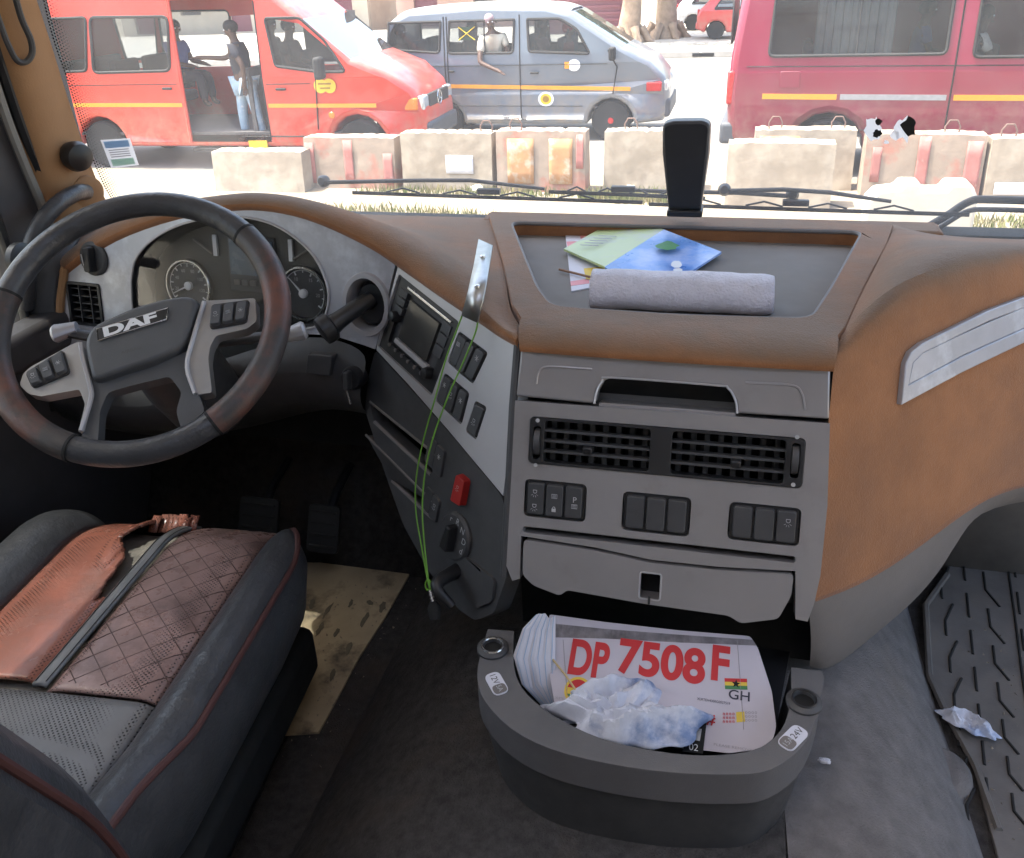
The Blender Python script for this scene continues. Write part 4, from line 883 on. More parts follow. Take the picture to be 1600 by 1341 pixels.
# steel strip and green cord with key
stp = thing('steel_strip', R.pt(*R.uv(734, 499), .016), 'bare steel strip with two rivets lying on the brown dash cover', 'metal strip')
b0, b1 = [R.pt(*R.uv(x, y, .030), .030) for x, y in ((722, 493), (746, 504))]; t0, t1 = pZ(748, 375, DZ+.055), pZ(770, 385, DZ+.055)
c0, c1 = pZ(731, 460, DZ+.040), pZ(755, 470, DZ+.040)
mb = MB(); mb.grid([[b0, b1], [c0, c1], [c0.lerp(t0, .5)-V((0, 0, .002)), c1.lerp(t1, .5)-V((0, 0, .002))], [t0, t1]]); mb.build('strip_plate', M['steel'], stp, solid=.003, ang=60)
nS = (c1-c0).cross(t0-c0).normalized(); nS = nS if nS.z > 0 else -nS
for q in (c0.lerp(c1, .5).lerp(t0.lerp(t1, .5), .16), c0.lerp(c1, .5).lerp(t0.lerp(t1, .5), .70)):
    mb = MB(); mb.lathe(q, nS, [(.0045, .001), (.004, .0035), (.001, .0045)], 14); mb.build('rivet', M['chrome'], stp)
cdw_ = thing('green_cord', R.pt(*R.uv(672, 918), .03), 'thin green cord looped over the steel strip with a key on its end', 'cord')
w_ = lambda y: .020+.02*max(0, (y-500)/400)
c1_ = crv([R.pt(*R.uv(x, y, w_(y)), w_(y)) for x, y in ((724, 488), (712, 520), (697, 560), (680, 622), (661, 690), (650, 750), (650, 800), (658, 850), (668, 905), (672, 922))], 5)
c2_ = crv([R.pt(*R.uv(x, y, w_(y)), w_(y)) for x, y in ((747, 500), (742, 522), (722, 570), (702, 615), (678, 680), (664, 740), (660, 800), (665, 870), (671, 915), (674, 922))], 5)
for c in (c1_, c2_): mb = MB(); mb.tube(c, .0013, 6); mb.build('cord_strand', M['cord'], cdw_)
kc = R.pt(*R.uv(670, 914, .04), .04)
mb = MB(); mb.tube([kc+R.U*.007*math.cos(a*.6)+R.V*.008*math.sin(a*.6)+R.N*.002*a*.1 for a in range(14)], .0013, 6); mb.build('knot', M['cord'], cdw_)
k1, k2, k3 = [R.pt(*R.uv(x, y, .04), .04) for x, y in ((672, 922), (677, 940), (680, 968))]
mb = MB(); mb.tube([k1, k2], .0035, 8); mb.build('key_clip', M['chrome'], cdw_)
mb = MB(); mb.tube([k2, k2.lerp(k3, .3), k3], [.005, .010, .008], 10, flat=.5); mb.build('key_head', M['void'], cdw_)

# ------------------------------------------------------------------ floor console tray
TZ = 1.80; TF = Fr(V((0, 0, TZ)), V((1, 0, 0)), V((0, 1, 0)), V((0, 0, 1)))
out_ = [(762, 983), (749, 1030), (746, 1062), (758, 1096), (798, 1138), (860, 1170), (950, 1193), (1050, 1207), (1150, 1210), (1205, 1202), (1252, 1168), (1276, 1122), (1287, 1068), (1286, 1049)]
in_ = [(1236, 1043), (1236, 1090), (1226, 1130), (1206, 1156), (1176, 1172), (1120, 1180), (1050, 1177), (960, 1160), (900, 1137), (850, 1108), (816, 1075), (803, 1040), (803, 986)]
tray = thing('storage_tray', V((-.06, .85, FLOOR+.22)), 'dark grey open storage tray with power sockets below the centre console', 'storage tray')
outer_ = [tuple(p) for p in crv(TF.px(out_), 3)]; inner_ = [tuple(p) for p in crv(TF.px(in_), 3)]
mb = MB(); mb.plate(TF, outer_+inner_, [], -.05, 0); M['tray'] = mat('slate_tray_plastic', (.10, .10, .108), .55, var=.12, vs=10, bump=.25, bs=500, dust=(.17, .155, .14), damt=.35)
trim_ = mb.build('tray_rim', M['tray'], tray, bevel=.006, seg=3, ang=50)
bw = [outer_[0]] + outer_[1:]
mb = MB(); mb.grid([[TF.pt(*p, -.012) for p in outer_], [TF.pt(p[0]*.97-.002, p[1]*.97+.03, -.08) for p in outer_], [TF.pt(p[0]*.9-.006, p[1]*.88+.10, -.16) for p in outer_]]); mb.build('tray_shell', M['dark'], tray, ang=60)
inn2 = inner_+[TF.uv(800, 940), TF.uv(1240, 990)][::-1]
mb = MB(); mb.grid([[TF.pt(*p, -.005) for p in inner_], [TF.pt(p[0]*.95-.003, p[1]*.97+.022, -.09) for p in inner_]]); mb.build('tray_wall', M['black'], tray, ang=60)
mb = MB(); mb.plate(TF, [(p[0]*.95-.003, p[1]*.97+.022) for p in inner_]+[(-.24, 1.05), (.13, 1.05)], [], -.10, -.088); mb.build('tray_floor', M['black'], tray)
mb = MB(); mb.box((-.06, 1.06, TZ-.0), (.44, .02, .20)); mb.build('tray_back', M['void'], tray)
for (x, y), m_ in (((770, 1014), 'chrome'), ((1256, 1098), 'black')):
    o = TF.pt(*TF.uv(x, y), 0); mb = MB(); mb.lathe(o, (0, 0, 1), [(.022, -.002), (.022, .003), (.019, .006), (.014, .007), (.0125, .004), (.012, -.004), (.0001, -.004)], 28); s_ = mb.build('power_socket', M['dark'], trim_)
    mb = MB(); mb.tube([o+V((.0145*math.cos(RAD(a)), .0145*math.sin(RAD(a)), .0065)) for a in range(0, 360, 15)], .0018, 6, True); mb.build('socket_ring', M[m_], s_)
    mb = MB(); mb.lathe(o+V((0, 0, .0)), (0, 0, 1), [(.0122, -.002), (.0122, .0015), (.0001, .0015)], 20); mb.build('socket_hole', M['void'], s_)
def label_tag(cx, cy, dx, dy, big, small, flip):
    u, v = TF.uv(cx, cy); a_, b_ = TF.uv(cx-dx, cy-dy), TF.uv(cx+dx, cy+dy); ang_ = math.atan2(b_[1]-a_[1], b_[0]-a_[0]); L2 = math.hypot(b_[0]-a_[0], b_[1]-a_[1])/2
    fr = Fr(TF.pt(u, v, .0008), V((math.cos(ang_), math.sin(ang_), 0)), V((-math.sin(ang_), math.cos(ang_), 0)), V((0, 0, 1)))
    mb = MB(); mb.plate(fr, rnd(rp(-L2, -.0105, L2, .0105), .009, 5), [], -.001, .0008); lab = mb.build('voltage_label', M['white_paper'], trim_)
    s_ = -1 if flip else 1
    dk = rnd(rp(.15*L2, -.009, L2*.93, .009), .006, 4) if not flip else rnd(rp(-L2*.93, -.009, -.15*L2, .009), .006, 4)
    mb = MB(); mb.plate(fr, dk, [], .0005, .0014); mb.build('label_field', M['grey'], lab)
    mb = MB(); mb.text(fr, big, -s_*L2*.42, 0, .012, .0012); mb.build('lettering', M['dark'], lab, merge=False)
    mb = MB(); mb.text(fr, small, s_*L2*.52, 0, .010, .0018); mb.build('lettering', M['symbol'], lab, merge=False)
label_tag(776, 1069, 9, 16, '12V', '5A', False); label_tag(1239, 1154, 15, -15, '24V', '15A', True)

# number sheet in the tray
_t = RAD(24); PS = Fr(pZ(1030, 1085, 1.775), V((1, 0, 0)), V((0, math.cos(_t), math.sin(_t))), V((0, -math.sin(_t), math.cos(_t))))
so_ = PS.px([(858, 960), (945, 972), (1060, 985), (1172, 994), (1184, 1012), (1206, 1080), (1213, 1135), (1208, 1155), (1185, 1171), (1140, 1177), (1060, 1168), (960, 1150), (905, 1130), (868, 1108), (858, 1050)])
sheet = thing('number_sheet', PS.pt(0, -.06, 0), 'white vehicle number sheet with large red DP 7508 F lying in the tray', 'number sheet')
mb = MB(); mb.plate(PS, rnd(so_, .004, 2), [], -.0012, 0); shp = mb.build('paper', M['plate_paper'], sheet)
mb = MB(); mb.plate(PS, PS.px([(859, 974), (945, 983), (1060, 992), (1176, 1000), (1182, 1009), (1060, 1004), (945, 998), (859, 996)]), [], 0, .0005); mb.build('hologram_band', M['plate_band'], shp)
def ptext(st, cx, cy, w_px, h_px, m_, bold=0, name='lettering'):
    u, v = PS.uv(cx, cy); u0_, _ = PS.uv(cx-w_px/2, cy); u1_2, _ = PS.uv(cx+w_px/2, cy); v0_ = PS.uv(cx, cy+h_px/2)[1]; v1_ = PS.uv(cx, cy-h_px/2)[1]
    mb = MB(); mb.text(Fr(V((0, 0, 0)), V((1, 0, 0)), V((0, 1, 0)), V((0, 0, 1))), st, 0, 0, 1, 0, bold=bold)
    xs_ = [q.x for q in mb.v]; ys_ = [q.y for q in mb.v]; x0, x1, y0, y1 = min(xs_), max(xs_), min(ys_), max(ys_)
    mb.v = [PS.pt(u0_+(q.x-x0)/(x1-x0)*(u1_2-u0_), v0_+(q.y-y0)/max(1e-6, y1-y0)*(v1_-v0_), .0007) for q in mb.v]
    mb.build(name, m_, shp, merge=False)
ptext('DP', 921, 1030, 62, 57, M['red_print'], .035); ptext('7508', 1034, 1034, 138, 57, M['red_print'], .035); ptext('F', 1126, 1037, 28, 56, M['red_print'], .035)
ptext('005#', 1094, 1122, 48, 19, M['red_print'], .02)
fq = [PS.uv(x, y) for x, y in ((1132, 1060), (1167, 1061), (1168, 1078), (1133, 1077))]
for k, m_ in enumerate(('red_print', 'yellow_print', 'green_print')):
    mb = MB(); mb.plate(PS, qsub(fq, 0, k/3, 1, (k+1)/3), [], .0002, .0006); mb.build('flag_stripe', M[m_], shp)
c = quad(fq, .5, .5); mb = MB(); mb.add([PS.pt(c[0]+(.006 if k % 2 == 0 else .0025)*math.sin(math.pi*k/5), c[1]+(.006 if k % 2 == 0 else .0025)*math.cos(math.pi*k/5), .0009) for k in range(10)], [list(range(10))[::-1]]); mb.build('flag_star', M['void'], shp)
ptext('GH', 1155, 1087, 33, 15, M['dark_print'], .01)
cu_, cv_ = PS.uv(903, 1080)
for r_, m_, w1 in ((.0185, 'yellow_print', .0005), (.0150, 'red_print', .0007)):
    mb = MB(); mb.plate(PS, ell(cu_, cv_, r_, r_*1.05, 24), [], .0001, w1); mb.build('round_badge', M[m_], shp)
mb = MB(); mb.plate(PS, [p for p in ell(cu_, cv_, .0146, .0152, 32) if p[1] < cv_+.003], [], .0002, .0009); mb.build('badge_field', M['yellow_print'], shp)
mb = MB(); mb.plate(PS, [p for p in ell(cu_, cv_, .0144, .0150, 32) if p[1] < cv_-.003], [], .0002, .0011); mb.build('badge_field', M['green_print'], shp)
mb = MB(); mb.text(PS, 'DVLA', cu_, cv_-.009, .008, .0013); mb.build('lettering', M['white_print'], shp, merge=False)
ptext('XLRTEH4300G0027519', 889, 1094, 44, 4, M['grey_print']); ptext('XLRTEH4300G0027519', 1115, 1096, 52, 4, M['dark_print'])
ptext('PLEASE REMOVE', 1145, 1168, 60, 4, M['grey_print'])
for r0_ in range(3):
    for c0_ in range(4): ptext('8', 1131+5*c0_, 1116+6*r0_, 3.5, 4, M['red_print']); ptext('0', 1166+5*c0_, 1114+6*r0_, 3.5, 4, M['grey_print'])
mb = MB(); mb.plate(PS, PS.px([(1150, 1113), (1163, 1112), (1164, 1128), (1151, 1129)]), [], .0001, .0004); mb.build('yellow_field', M['yellow_print'], shp)
for x in (880, 1152):
    a, b = PS.uv(x, 1000), PS.uv(x+10, 1140); mb = MB(); mb.tube([PS.pt(*a, .0004), PS.pt(*b, .0004)], .0004, 4); mb.build('margin_line', M['grey_print'], shp)
# crumpled things on top
def crumple(name, c, r, h, m_, label, cat, seed, n=34, rz=0, shear=.5):
    """a crumpled sheet: creases come from piecewise-linear folds"""
    rg = random.Random(seed)
    def pl(k, a): return [(rg.uniform(-1, 1)*a, rg.uniform(-1, 1)*a, rg.uniform(-1, 1)) for _ in range(k)]
    A = [pl(7, 3.0) for _ in range(5)]; tri = lambda v: abs((v % 2)-1)
    f = lambda P_, x, y: max(a*x+b*y+cc for a, b, cc in P_)
    ca, sa = math.cos(rz), math.sin(rz); rows = []
    for i in range(n+1):
        row = []
        for j in range(n+1):
            x, y = 2*i/n-1, 2*j/n-1
            k = max(abs(x), abs(y)); rr = math.hypot(x, y); q = k/rr if rr > 1e-6 else 1
            x, y = x*(q*.6+.4), y*(q*.6+.4); e = math.hypot(x, y); ang = math.atan2(y, x)
            g = 1+.42*MN.noise(V((math.cos(ang)*2.2+seed, math.sin(ang)*2.2, 0)))
            z = .55*tri(.70*f(A[0], x, y)+.3)+.42*tri(.85*f(A[1], x*1.3, y*1.3))+.20*tri(1.3*f(A[3], x*1.8, y*1.8))
            z = z*max(.12, 1-max(0, e-.6)/.5)
            dx, dy = .14*shear*(f(A[4], x, y)-2.5), .14*shear*(f(A[2], y, x)-2.5)
            X, Y_ = (x*g+dx*(1-e*.5))*r[0], (y*g+dy*(1-e*.5))*r[1]
            row.append(c+V((X*ca-Y_*sa, X*sa+Y_*ca, .003+h*z)))
        rows.append(row)
    mb = MB(); mb.grid(rows); mb.sm = [False]*len(mb.f); o = mb.build(name, m_, loc=c, ang=22, solid=.0008); return tag(o, label, cat)
crumple('crumpled_paper', PS.pt(*PS.uv(985, 1124), .003), (.092, .054), .055, M['cloth'], 'crumpled blue and white checked paper on the number sheet', 'paper', 12, 34)
crumple('crumpled_paper', PS.pt(*PS.uv(905, 1122), .002), (.042, .018), .018, M['cloth'], 'small crumpled blue scrap at the left edge of the number sheet', 'paper', 8, 22)
# lined sheet curling up at the left of the tray
lined = thing('lined_sheet', pZ(845, 1095, 1.73), 'creased lilac lined paper standing at the left inside the tray', 'paper')
rows = []
lt = [(836, 962), (818, 985), (803, 1025), (806, 1045)]; rt_ = [(862, 970), (864, 1010), (866, 1060), (866, 1110)]
lt2 = [pZ(836, 962, 1.84), pZ(817, 985, 1.83), pZ(802, 1028, 1.80), pZ(815, 1070, 1.765), pZ(850, 1104, 1.735)]
rt2 = [pZ(868, 963, 1.835), pZ(868, 985, 1.82), pZ(868, 1030, 1.79), pZ(868, 1075, 1.76), pZ(870, 1108, 1.735)]
rows = [[a.lerp(b, k/6)+V((0, 0, .004*math.sin(k*1.1+i)+(.005 if k == 3 else 0))) for k in range(7)] for i, (a, b) in enumerate(zip(lt2, rt2))]
mb = MB(); mb.grid(rows); mb.build('paper', M['white_paper'], lined, solid=.0008, ang=20)
for k in range(1, 7):
    L2_ = [rows[i][k].lerp(rows[i][k-1], .5)+V((0, -.0012, .0016)) for i in range(5)]; mb = MB(); mb.tube(L2_, .0004, 4); mb.build('ruled_line', M['pale_blue'], lined)
ph = thing('photo_card', PS.pt(*PS.uv(1085, 1150), .004), 'small dark picture card at the front of the tray beside the crumpled paper', 'card')
mb = MB(); cq = PS.px([(1082, 1126), (1104, 1130), (1098, 1180), (1066, 1176)]); mb.plate(PS, cq, [], .003, .0045); pc = mb.build('card_sheet', M['void'], ph)
mb = MB(); mb.plate(PS, qsub(cq, .2, .25, .75, .62), [], .004, .0049); mb.build('card_picture', M['symbol'], ph)
mb = MB(); mb.text(PS, '02', *quad(cq, .5, .85), .012, .0052); mb.build('lettering', M['white_print'], ph, merge=False)
st_ = MB().tube([PS.pt(*PS.uv(855, 1022), .006), PS.pt(*PS.uv(885, 1060), .010), PS.pt(*PS.uv(920, 1112), .012)], .0016, 6).build('straw_stalk', mat('dry_straw', (.55, .42, .22), .7), loc=PS.pt(*PS.uv(885, 1060), .008)); tag(st_, 'dry straw stalk lying across the badge on the number sheet', 'straw')

# ------------------------------------------------------------------ engine tunnel, floor coverings
tun = thing('engine_tunnel', (-.1, .6, FLOOR), 'carpeted engine tunnel hump running below the console between the seats', 'engine tunnel')
ys = [-.7, 0, .5, .8, 1.1, 1.4, 1.72]
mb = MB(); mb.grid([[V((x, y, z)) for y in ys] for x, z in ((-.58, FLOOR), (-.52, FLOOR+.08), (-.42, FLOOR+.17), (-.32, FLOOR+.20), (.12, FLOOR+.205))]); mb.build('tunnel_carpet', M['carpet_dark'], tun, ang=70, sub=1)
mb = MB(); mb.grid([[V((x+(.02*math.sin(y*3)), y, z)) for y in ys] for x, z in ((.11, FLOOR+.20), (.17, FLOOR+.20), (.24, FLOOR+.185), (.31, FLOOR+.13), (.38, FLOOR+.05), (.42, FLOOR-.002))]); mb.build('side_carpet', M['carpet'], tun, ang=70, sub=1)
bmat = thing('floor_sheet', pZ(540, 1000, FLOOR), 'worn beige floor sheet beside the driver seat', 'floor sheet')
bp_ = [(470, 880), (650, 880), (602, 965), (560, 1030), (520, 1105), (498, 1145), (420, 1150), (440, 1060), (455, 1010)]
FB = Fr(V((0, 0, FLOOR+.004)), V((1, 0, 0)), V((0, 1, 0)), V((0, 0, 1)))
mb = MB(); mb.plate(FB, FB.px(bp_), [], -.003, .002); mb.build('sheet', M['beige_mat'], bmat)
random.seed(4)
for (x, y, l) in ((512, 955, 34), (500, 985, 26), (548, 945, 16), (570, 970, 26), (526, 990, 18), (545, 1015, 26), (598, 950, 20), (520, 1055, 24), (488, 945, 18), (480, 1010, 14), (578, 943, 8)):
    a = RAD(62+random.uniform(-8, 8)); dx, dy = math.cos(a)*l/2, -math.sin(a)*l/2; wx = random.uniform(4, 8)
    nx_, ny_ = math.sin(a), math.cos(a); P_ = FB.px([(x+dx*math.cos(RAD(q))*random.uniform(.7, 1.1)+nx_*wx*.7*math.sin(RAD(q))*random.uniform(.5, 1.2), y+dy*math.cos(RAD(q))*random.uniform(.7, 1.1)+ny_*wx*.7*math.sin(RAD(q))*random.uniform(.5, 1.2)) for q in range(0, 360, 30)]); mb = MB(); mb.plate(FB, P_, [], .001, .003); mb.build('worn_patch', M['beige_flake'], bmat)
pm = thing('rubber_mat', pZ(1560, 1050, FLOOR), 'grey ribbed rubber floor mat in the passenger footwell', 'floor mat')
FM = Fr(V((0, 0, FLOOR+.008)), V((1, 0, 0)), V((0, 1, 0)), V((0, 0, 1)))
mpoly = [(1490, 832), (1640, 852), (1760, 1340), (1560, 1345), (1522, 1200), (1474, 1112), (1450, 1060), (1444, 946), (1480, 900)]
mb = MB(); mb.plate(FM, FM.px(mpoly), [], -.006, .002); mb.build('mat_sheet', M['rubber'], pm, bevel=.002)
mb = MB(); mb.tube([FM.pt(*FM.uv(x, y), .004) for x, y in ((1480, 900), (1446, 948), (1452, 1060), (1476, 1112), (1524, 1200), (1560, 1300))], .006, 6); mb.build('mat_lip', M['rubber'], pm)
cr = lambda pts: [(1240+x/2.98, 760+y/2.98) for x, y in pts]
ribs = []
for k in range(-1, 6):
    d = 172; ribs.append([(740+20*k, 555+d*k), (705+20*k, 630+d*k), (710+20*k, 700+d*k)])
    ribs.append([(805+18*k, 505+d*k), (816+18*k, 615+d*k)])
    ribs.append([(905+22*k, 577+d*k), (915+22*k, 660+d*k), (980+22*k, 738+d*k)])
    ribs.append([(1040+20*k, 500+d*k), (1052+20*k, 600+d*k)]); ribs.append([(1130+22*k, 577+d*k), (1140+22*k, 660+d*k), (1205+22*k, 738+d*k)])
ribs += [[(995, 370), (1030, 620), (1065, 900), (1120, 1240)], [(765, 225), (1073, 262), (1250, 280)], [(760, 290), (1073, 327), (1250, 345)]]
for r_ in ribs:
    pts = cr(r_)
    if pts[0][1] < 820: continue
    mb = MB(); mb.tube([FM.pt(*FM.uv(x, y), .003) for x, y in pts], .0024, 6); mb.build('tread_line', M['rubber_dark'], pm)
mb = MB(); mb.tube([FM.pt(*FM.uv(x, y), .012) for x, y in ((1500, 838), (1640, 858))], .018, 8); mb.build('mat_edge', M['rubber'], pm)
crumple('crumpled_tissue', pZ(1510, 1133, FLOOR+.02), (.045, .02), .022, M['cloth'], 'crumpled pale blue tissue on the passenger rubber mat', 'tissue', 5, 26, rz=-.5)
crumple('paper_scrap', pZ(1288, 1192, FLOOR+.21), (.008, .005), .006, M['white_paper'], 'tiny white paper scrap on the carpet beside the tray', 'paper', 6, 8)
# toe boards
mb = MB(); mb.add([V((.30, 1.665, FLOOR)), V((XR, 1.665, FLOOR)), V((XR, 1.725, 1.95)), V((.30, 1.725, 1.95))], [[0, 1, 2, 3]]); struct(mb.build('toe_board_right', M['rubber'], solid=.01))
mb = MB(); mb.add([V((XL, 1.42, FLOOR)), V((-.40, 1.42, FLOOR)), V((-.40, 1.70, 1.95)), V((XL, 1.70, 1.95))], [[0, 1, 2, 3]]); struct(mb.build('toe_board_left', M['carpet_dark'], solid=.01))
for x, w_, lab in ((-.78, .07, 'black accelerator pedal deep in the dark driver footwell'), (-.93, .09, 'black brake pedal deep in the dark driver footwell')):
    pl = thing('pedal', (x, 1.36, FLOOR), lab, 'pedal')
    Fd = Fr(V((x, 1.34, FLOOR+.16)), V((1, 0, 0)), V((0, .45, .9)), V((0, -.9, .45))); mb = MB(); mb.plate(Fd, rnd(rp(-w_/2, -.05, w_/2, .05), .01), [], -.01, 0); mb.build('pedal_pad', M['black'], pl, bevel=.002)
    for k in range(4): mb = MB(); mb.tube([Fd.pt(-w_*.4, -.036+.024*k, .001), Fd.pt(w_*.4, -.036+.024*k, .001)], .003, 6); mb.build('pad_rib', M['rubber_dark'], pl)
    mb = MB(); mb.tube([Fd.pt(0, 0, -.01), V((x, 1.42, FLOOR+.20)), V((x, 1.50, FLOOR+.22))], .010, 8); mb.build('pedal_arm', M['black'], pl)
kb = thing('carpet_bump', pZ(1462, 1215, FLOOR), 'rounded carpeted bump on the floor beside the rubber mat, bottom right', 'carpet bump')
mb = MB(); mb.lathe(pZ(1462, 1215, FLOOR), (0, 0, 1), [(.055, 0), (.05, .018), (.042, .026), (.03, .028), (.0001, .022)], 28); mb.build('cap_body', M['carpet'], kb)

# ------------------------------------------------------------------ driver seat
SX, S0, S1 = -.875, .40, 1.10; SZ = 1.80
seat = thing('driver_seat', (SX, .75, FLOOR), 'torn driver seat with red-brown perforated centre and black leather bolsters', 'seat')
def BO(v): return .252-.085*max(0, (v-.93)/.165)**2.2-.012*min(1, max(0, (.62-v)/.1))   # outer edge of the right bolster
def sz(u, v):                                             # height of the cushion, u across, v forwards
    e = abs(u); z = SZ + .012*math.cos(u*5)
    if e > .17: z += .030*math.sin(min(1, (e-.17)/.055)*math.pi/2)
    if e > .235: z -= (e-.235)**2*26
    f = (v-.98)
    if f > 0: z -= f*f*3.2
    if v < .60: z += (.60-v)*.15
    return z
def patch(name, uf, v0_, v1_, m_, nu, nv, skip=None, puff=.010, lift=0, sag=None, parent=seat, solid=.006):
    rows = []
    for i in range(nv+1):
        t = i/nv; v = v0_+(v1_-v0_)*t; ua, ub = uf(v); row = []
        for j in range(nu+1):
            s_ = j/nu; u = ua+(ub-ua)*s_; d = min(s_*(ub-ua), (1-s_)*(ub-ua), t*(v1_-v0_)+.02, (1-t)*(v1_-v0_)+.02)
            k = 1-math.exp(-max(d, 0)/.010); row.append(V((SX+u, v, sz(u, v)-puff*(1-k)+lift+(sag(u, v) if sag else 0))))
        rows.append(row)
    mb = MB(); mb.grid(rows, skip=skip); return mb.build(name, m_, parent, ang=70, solid=solid)
tear = [(-.065, 1.12), (-.055, 1.04), (-.07, .99), (-.04, .955), (-.035, .90), (-.027, .845), (-.016, .862), (-.012, .92), (-.006, .99), (-.004, 1.12)]
def inside(p, poly):
    c = False
    for i in range(len(poly)):
        (x1, y1), (x2, y2) = poly[i-1], poly[i]
        if (y1 > p[1]) != (y2 > p[1]) and p[0] < (x2-x1)*(p[1]-y1)/(y2-y1)+x1: c = not c
    return c
def sk(i, j):
    v = .685+(1.10-.685)*(i+.5)/70; u = -.168+(.158)*(j+.5)/44
    return inside((u+.004*MN.noise(V((u*90, v*90, 0))), v), tear)
patch('insert_left', lambda v: (-.168, -.010), .685, 1.10, M['insert_red'], 44, 70, sk, sag=lambda u, v: .012*max(0, 1-abs(u+.06)/.035)*max(0, min(1, (v-.9)/.1)) if u < -.05 else 0)
patch('insert_right', lambda v: (.012, .168), .672, 1.10, M['insert'], 30, 50)
patch('centre_strip', lambda v: (-.009, .011), .675, 1.10, M['strip'], 8, 50, lift=.004, puff=.004)
for x in (-.0065, .0085):
    mb = MB(); mb.tube([V((SX+x, v, sz(x, v)+.0048)) for v in [.68+.42*i/40 for i in range(41)]], .0006, 5); mb.build('stitching', M['void'], seat)
mb = MB(); mb.grid([[V((SX+u, v, sz(u, v)-.018-.006*abs(MN.noise(V((u*40, v*40, 1)))))) for u in [-.16+.32*i/20 for i in range(21)]] for v in [.62+.47*j/30 for j in range(31)]]); mb.build('foam_core', M['foam'], seat)
# diagonal quilting creases on the right insert
for k in range(13):
    for sg in (1, -1):
        pts = []
        for i in range(14):
            u = .014+.152*i/13; v = .60+.045*k+sg*(u-.09)*.95
            if .68 < v < 1.08: pts.append(V((SX+u, v, sz(u, v)+.0026-.008*math.exp(-min(u-.012, .168-u)/.008))))
        if len(pts) > 3: mb = MB(); mb.tube(pts, .0008, 5); mb.build('quilt_seam', M['quilt'], seat)
random.seed(9)
for k in range(7):                                        # ragged leather at the torn front edge
    u = -.07+.012*k; v = 1.085+random.uniform(-.01, .01); z = sz(u, v)
    mb = MB(); mb.grid([[V((SX+u+dx, v+dy, z+dz)) for dx in (0, .008, .016)] for dy, dz in ((-.02, .002), (-.005, .010+.006*random.random()), (.008, .016+.01*random.random()))]); mb.build('torn_edge', M['insert_red'], seat, solid=.003)
patch('bolster_right', lambda v: (.170, BO(v)), S0, 1.095, M['leather'], 14, 40, puff=.012)
patch('bolster_left', lambda v: (-.292, -.170), S0, 1.095, M['leather'], 14, 40, puff=.012)
patch('rear_panel', lambda v: (-.168, .168), S0, .668, M['perf'], 30, 20, lift=-.004, puff=.008)
mb = MB(); mb.tube([V((SX+BO(v), v, sz(BO(v), v)-.006)) for v in [S0+(1.09-S0)*i/30 for i in range(31)]], .005, 8); mb.build('piping', M['piping'], seat)
def skirt(side):
    rows = []
    for i in range(31):
        v = S0+(1.095-S0)*i/30; uu = BO(v) if side > 0 else .290
        x = SX+side*uu; z = sz(uu, v)-.010
        rows.append([V((x, v, z)), V((x+side*.012, v-.004, z-.04)), V((x+side*.004, v-.012, z-.10)), V((x-side*.03, v-.03, z-.17))])
    mb = MB(); mb.grid(rows); return mb.build('cushion_side', M['leather'], seat, ang=70)
skirt(1); skirt(-1)
rows = [[V((SX+u, 1.095, sz(u, 1.095)-.004)) for u in [-.29+(.29+BO(1.095))*i/20 for i in range(21)]]]
rows += [[p+V((0, dy, dz)) for p in rows[0]] for dy, dz in ((.012, -.03), (.010, -.08), (-.02, -.13))]
mb = MB(); mb.grid(rows); mb.build('cushion_front', M['leather'], seat, ang=70)
mb = MB(); mb.box((SX, .78, 1.58), (.46, .50, .10)); mb.build('seat_pan', M['void'], seat, bevel=.02)
mb = MB(); mb.box((SX, .74, 1.49), (.38, .40, .10)); mb.build('seat_base', M['black'], seat, bevel=.02)
# backrest leaning back
def bk_pt(u, t, w=0):
    y = .445-.30*t; z = 1.79+.72*t; n_ = V((0, .92, .38)); e = abs(u)
    b_ = .035*max(0, (e-.15)/.08) if e < .23 else .035-(e-.23)**2*18
    return V((SX+u, y, z))+n_*(b_+w+.03*math.sin(min(1, t*4)*1.57))
us = [-.285+.57*i/24 for i in range(25)]; ts = [-.10+1.1*i/24 for i in range(25)]
mb = MB(); mb.grid([[bk_pt(u*(1-.12*max(0, t-.5)), t) for u in us] for t in ts]); mb.build('backrest_face', M['leather'], seat, ang=80)
mb = MB(); mb.grid([[bk_pt(u*(1-.12*max(0, t-.5)), t, -.10) for u in us] for t in ts]); mb.build('backrest_back', M['leather'], seat, ang=80)
for s_ in (-1, 1):
    mb = MB(); mb.grid([[bk_pt(s_*.285*(1-.12*max(0, t-.5)), t, w) for w in (0, -.03, -.07, -.10)] for t in ts]); mb.build('backrest_side', M['leather'], seat, ang=80)
    mb = MB(); mb.tube([bk_pt(s_*.278*(1-.12*max(0, t-.5)), t, .002) for t in ts], .005, 8); mb.build('piping', M['piping'], seat)

# grit and crumbs on the cab floor and mats
random.seed(77); mb = MB()
for _ in range(520):
    if random.random() < .5: x, y, z = random.uniform(.44, .95), random.uniform(.85, 1.5), FLOOR+.010
    else: x, y, z = random.uniform(-.85, -.6), random.uniform(.9, 1.4), FLOOR+.006
    r_ = random.uniform(.0012, .0038); mb.add([V((x+r_*random.uniform(-1, 1), y+r_*random.uniform(-1, 1), z+r_*h)) for h in (0, 0, 0, 1)], [[0, 1, 3], [1, 2, 3], [2, 0, 3]])
gr = mb.build('floor_grit', mat('pale_grit', (.30, .25, .19), .9), merge=False); gr['kind'] = 'stuff'; gr['label'] = 'pale grit and crumbs scattered on the cab floor'

seat.location.x = -.858; seat.rotation_euler = (0, 0, RAD(5.5))        # the seat is swivelled a little outwards
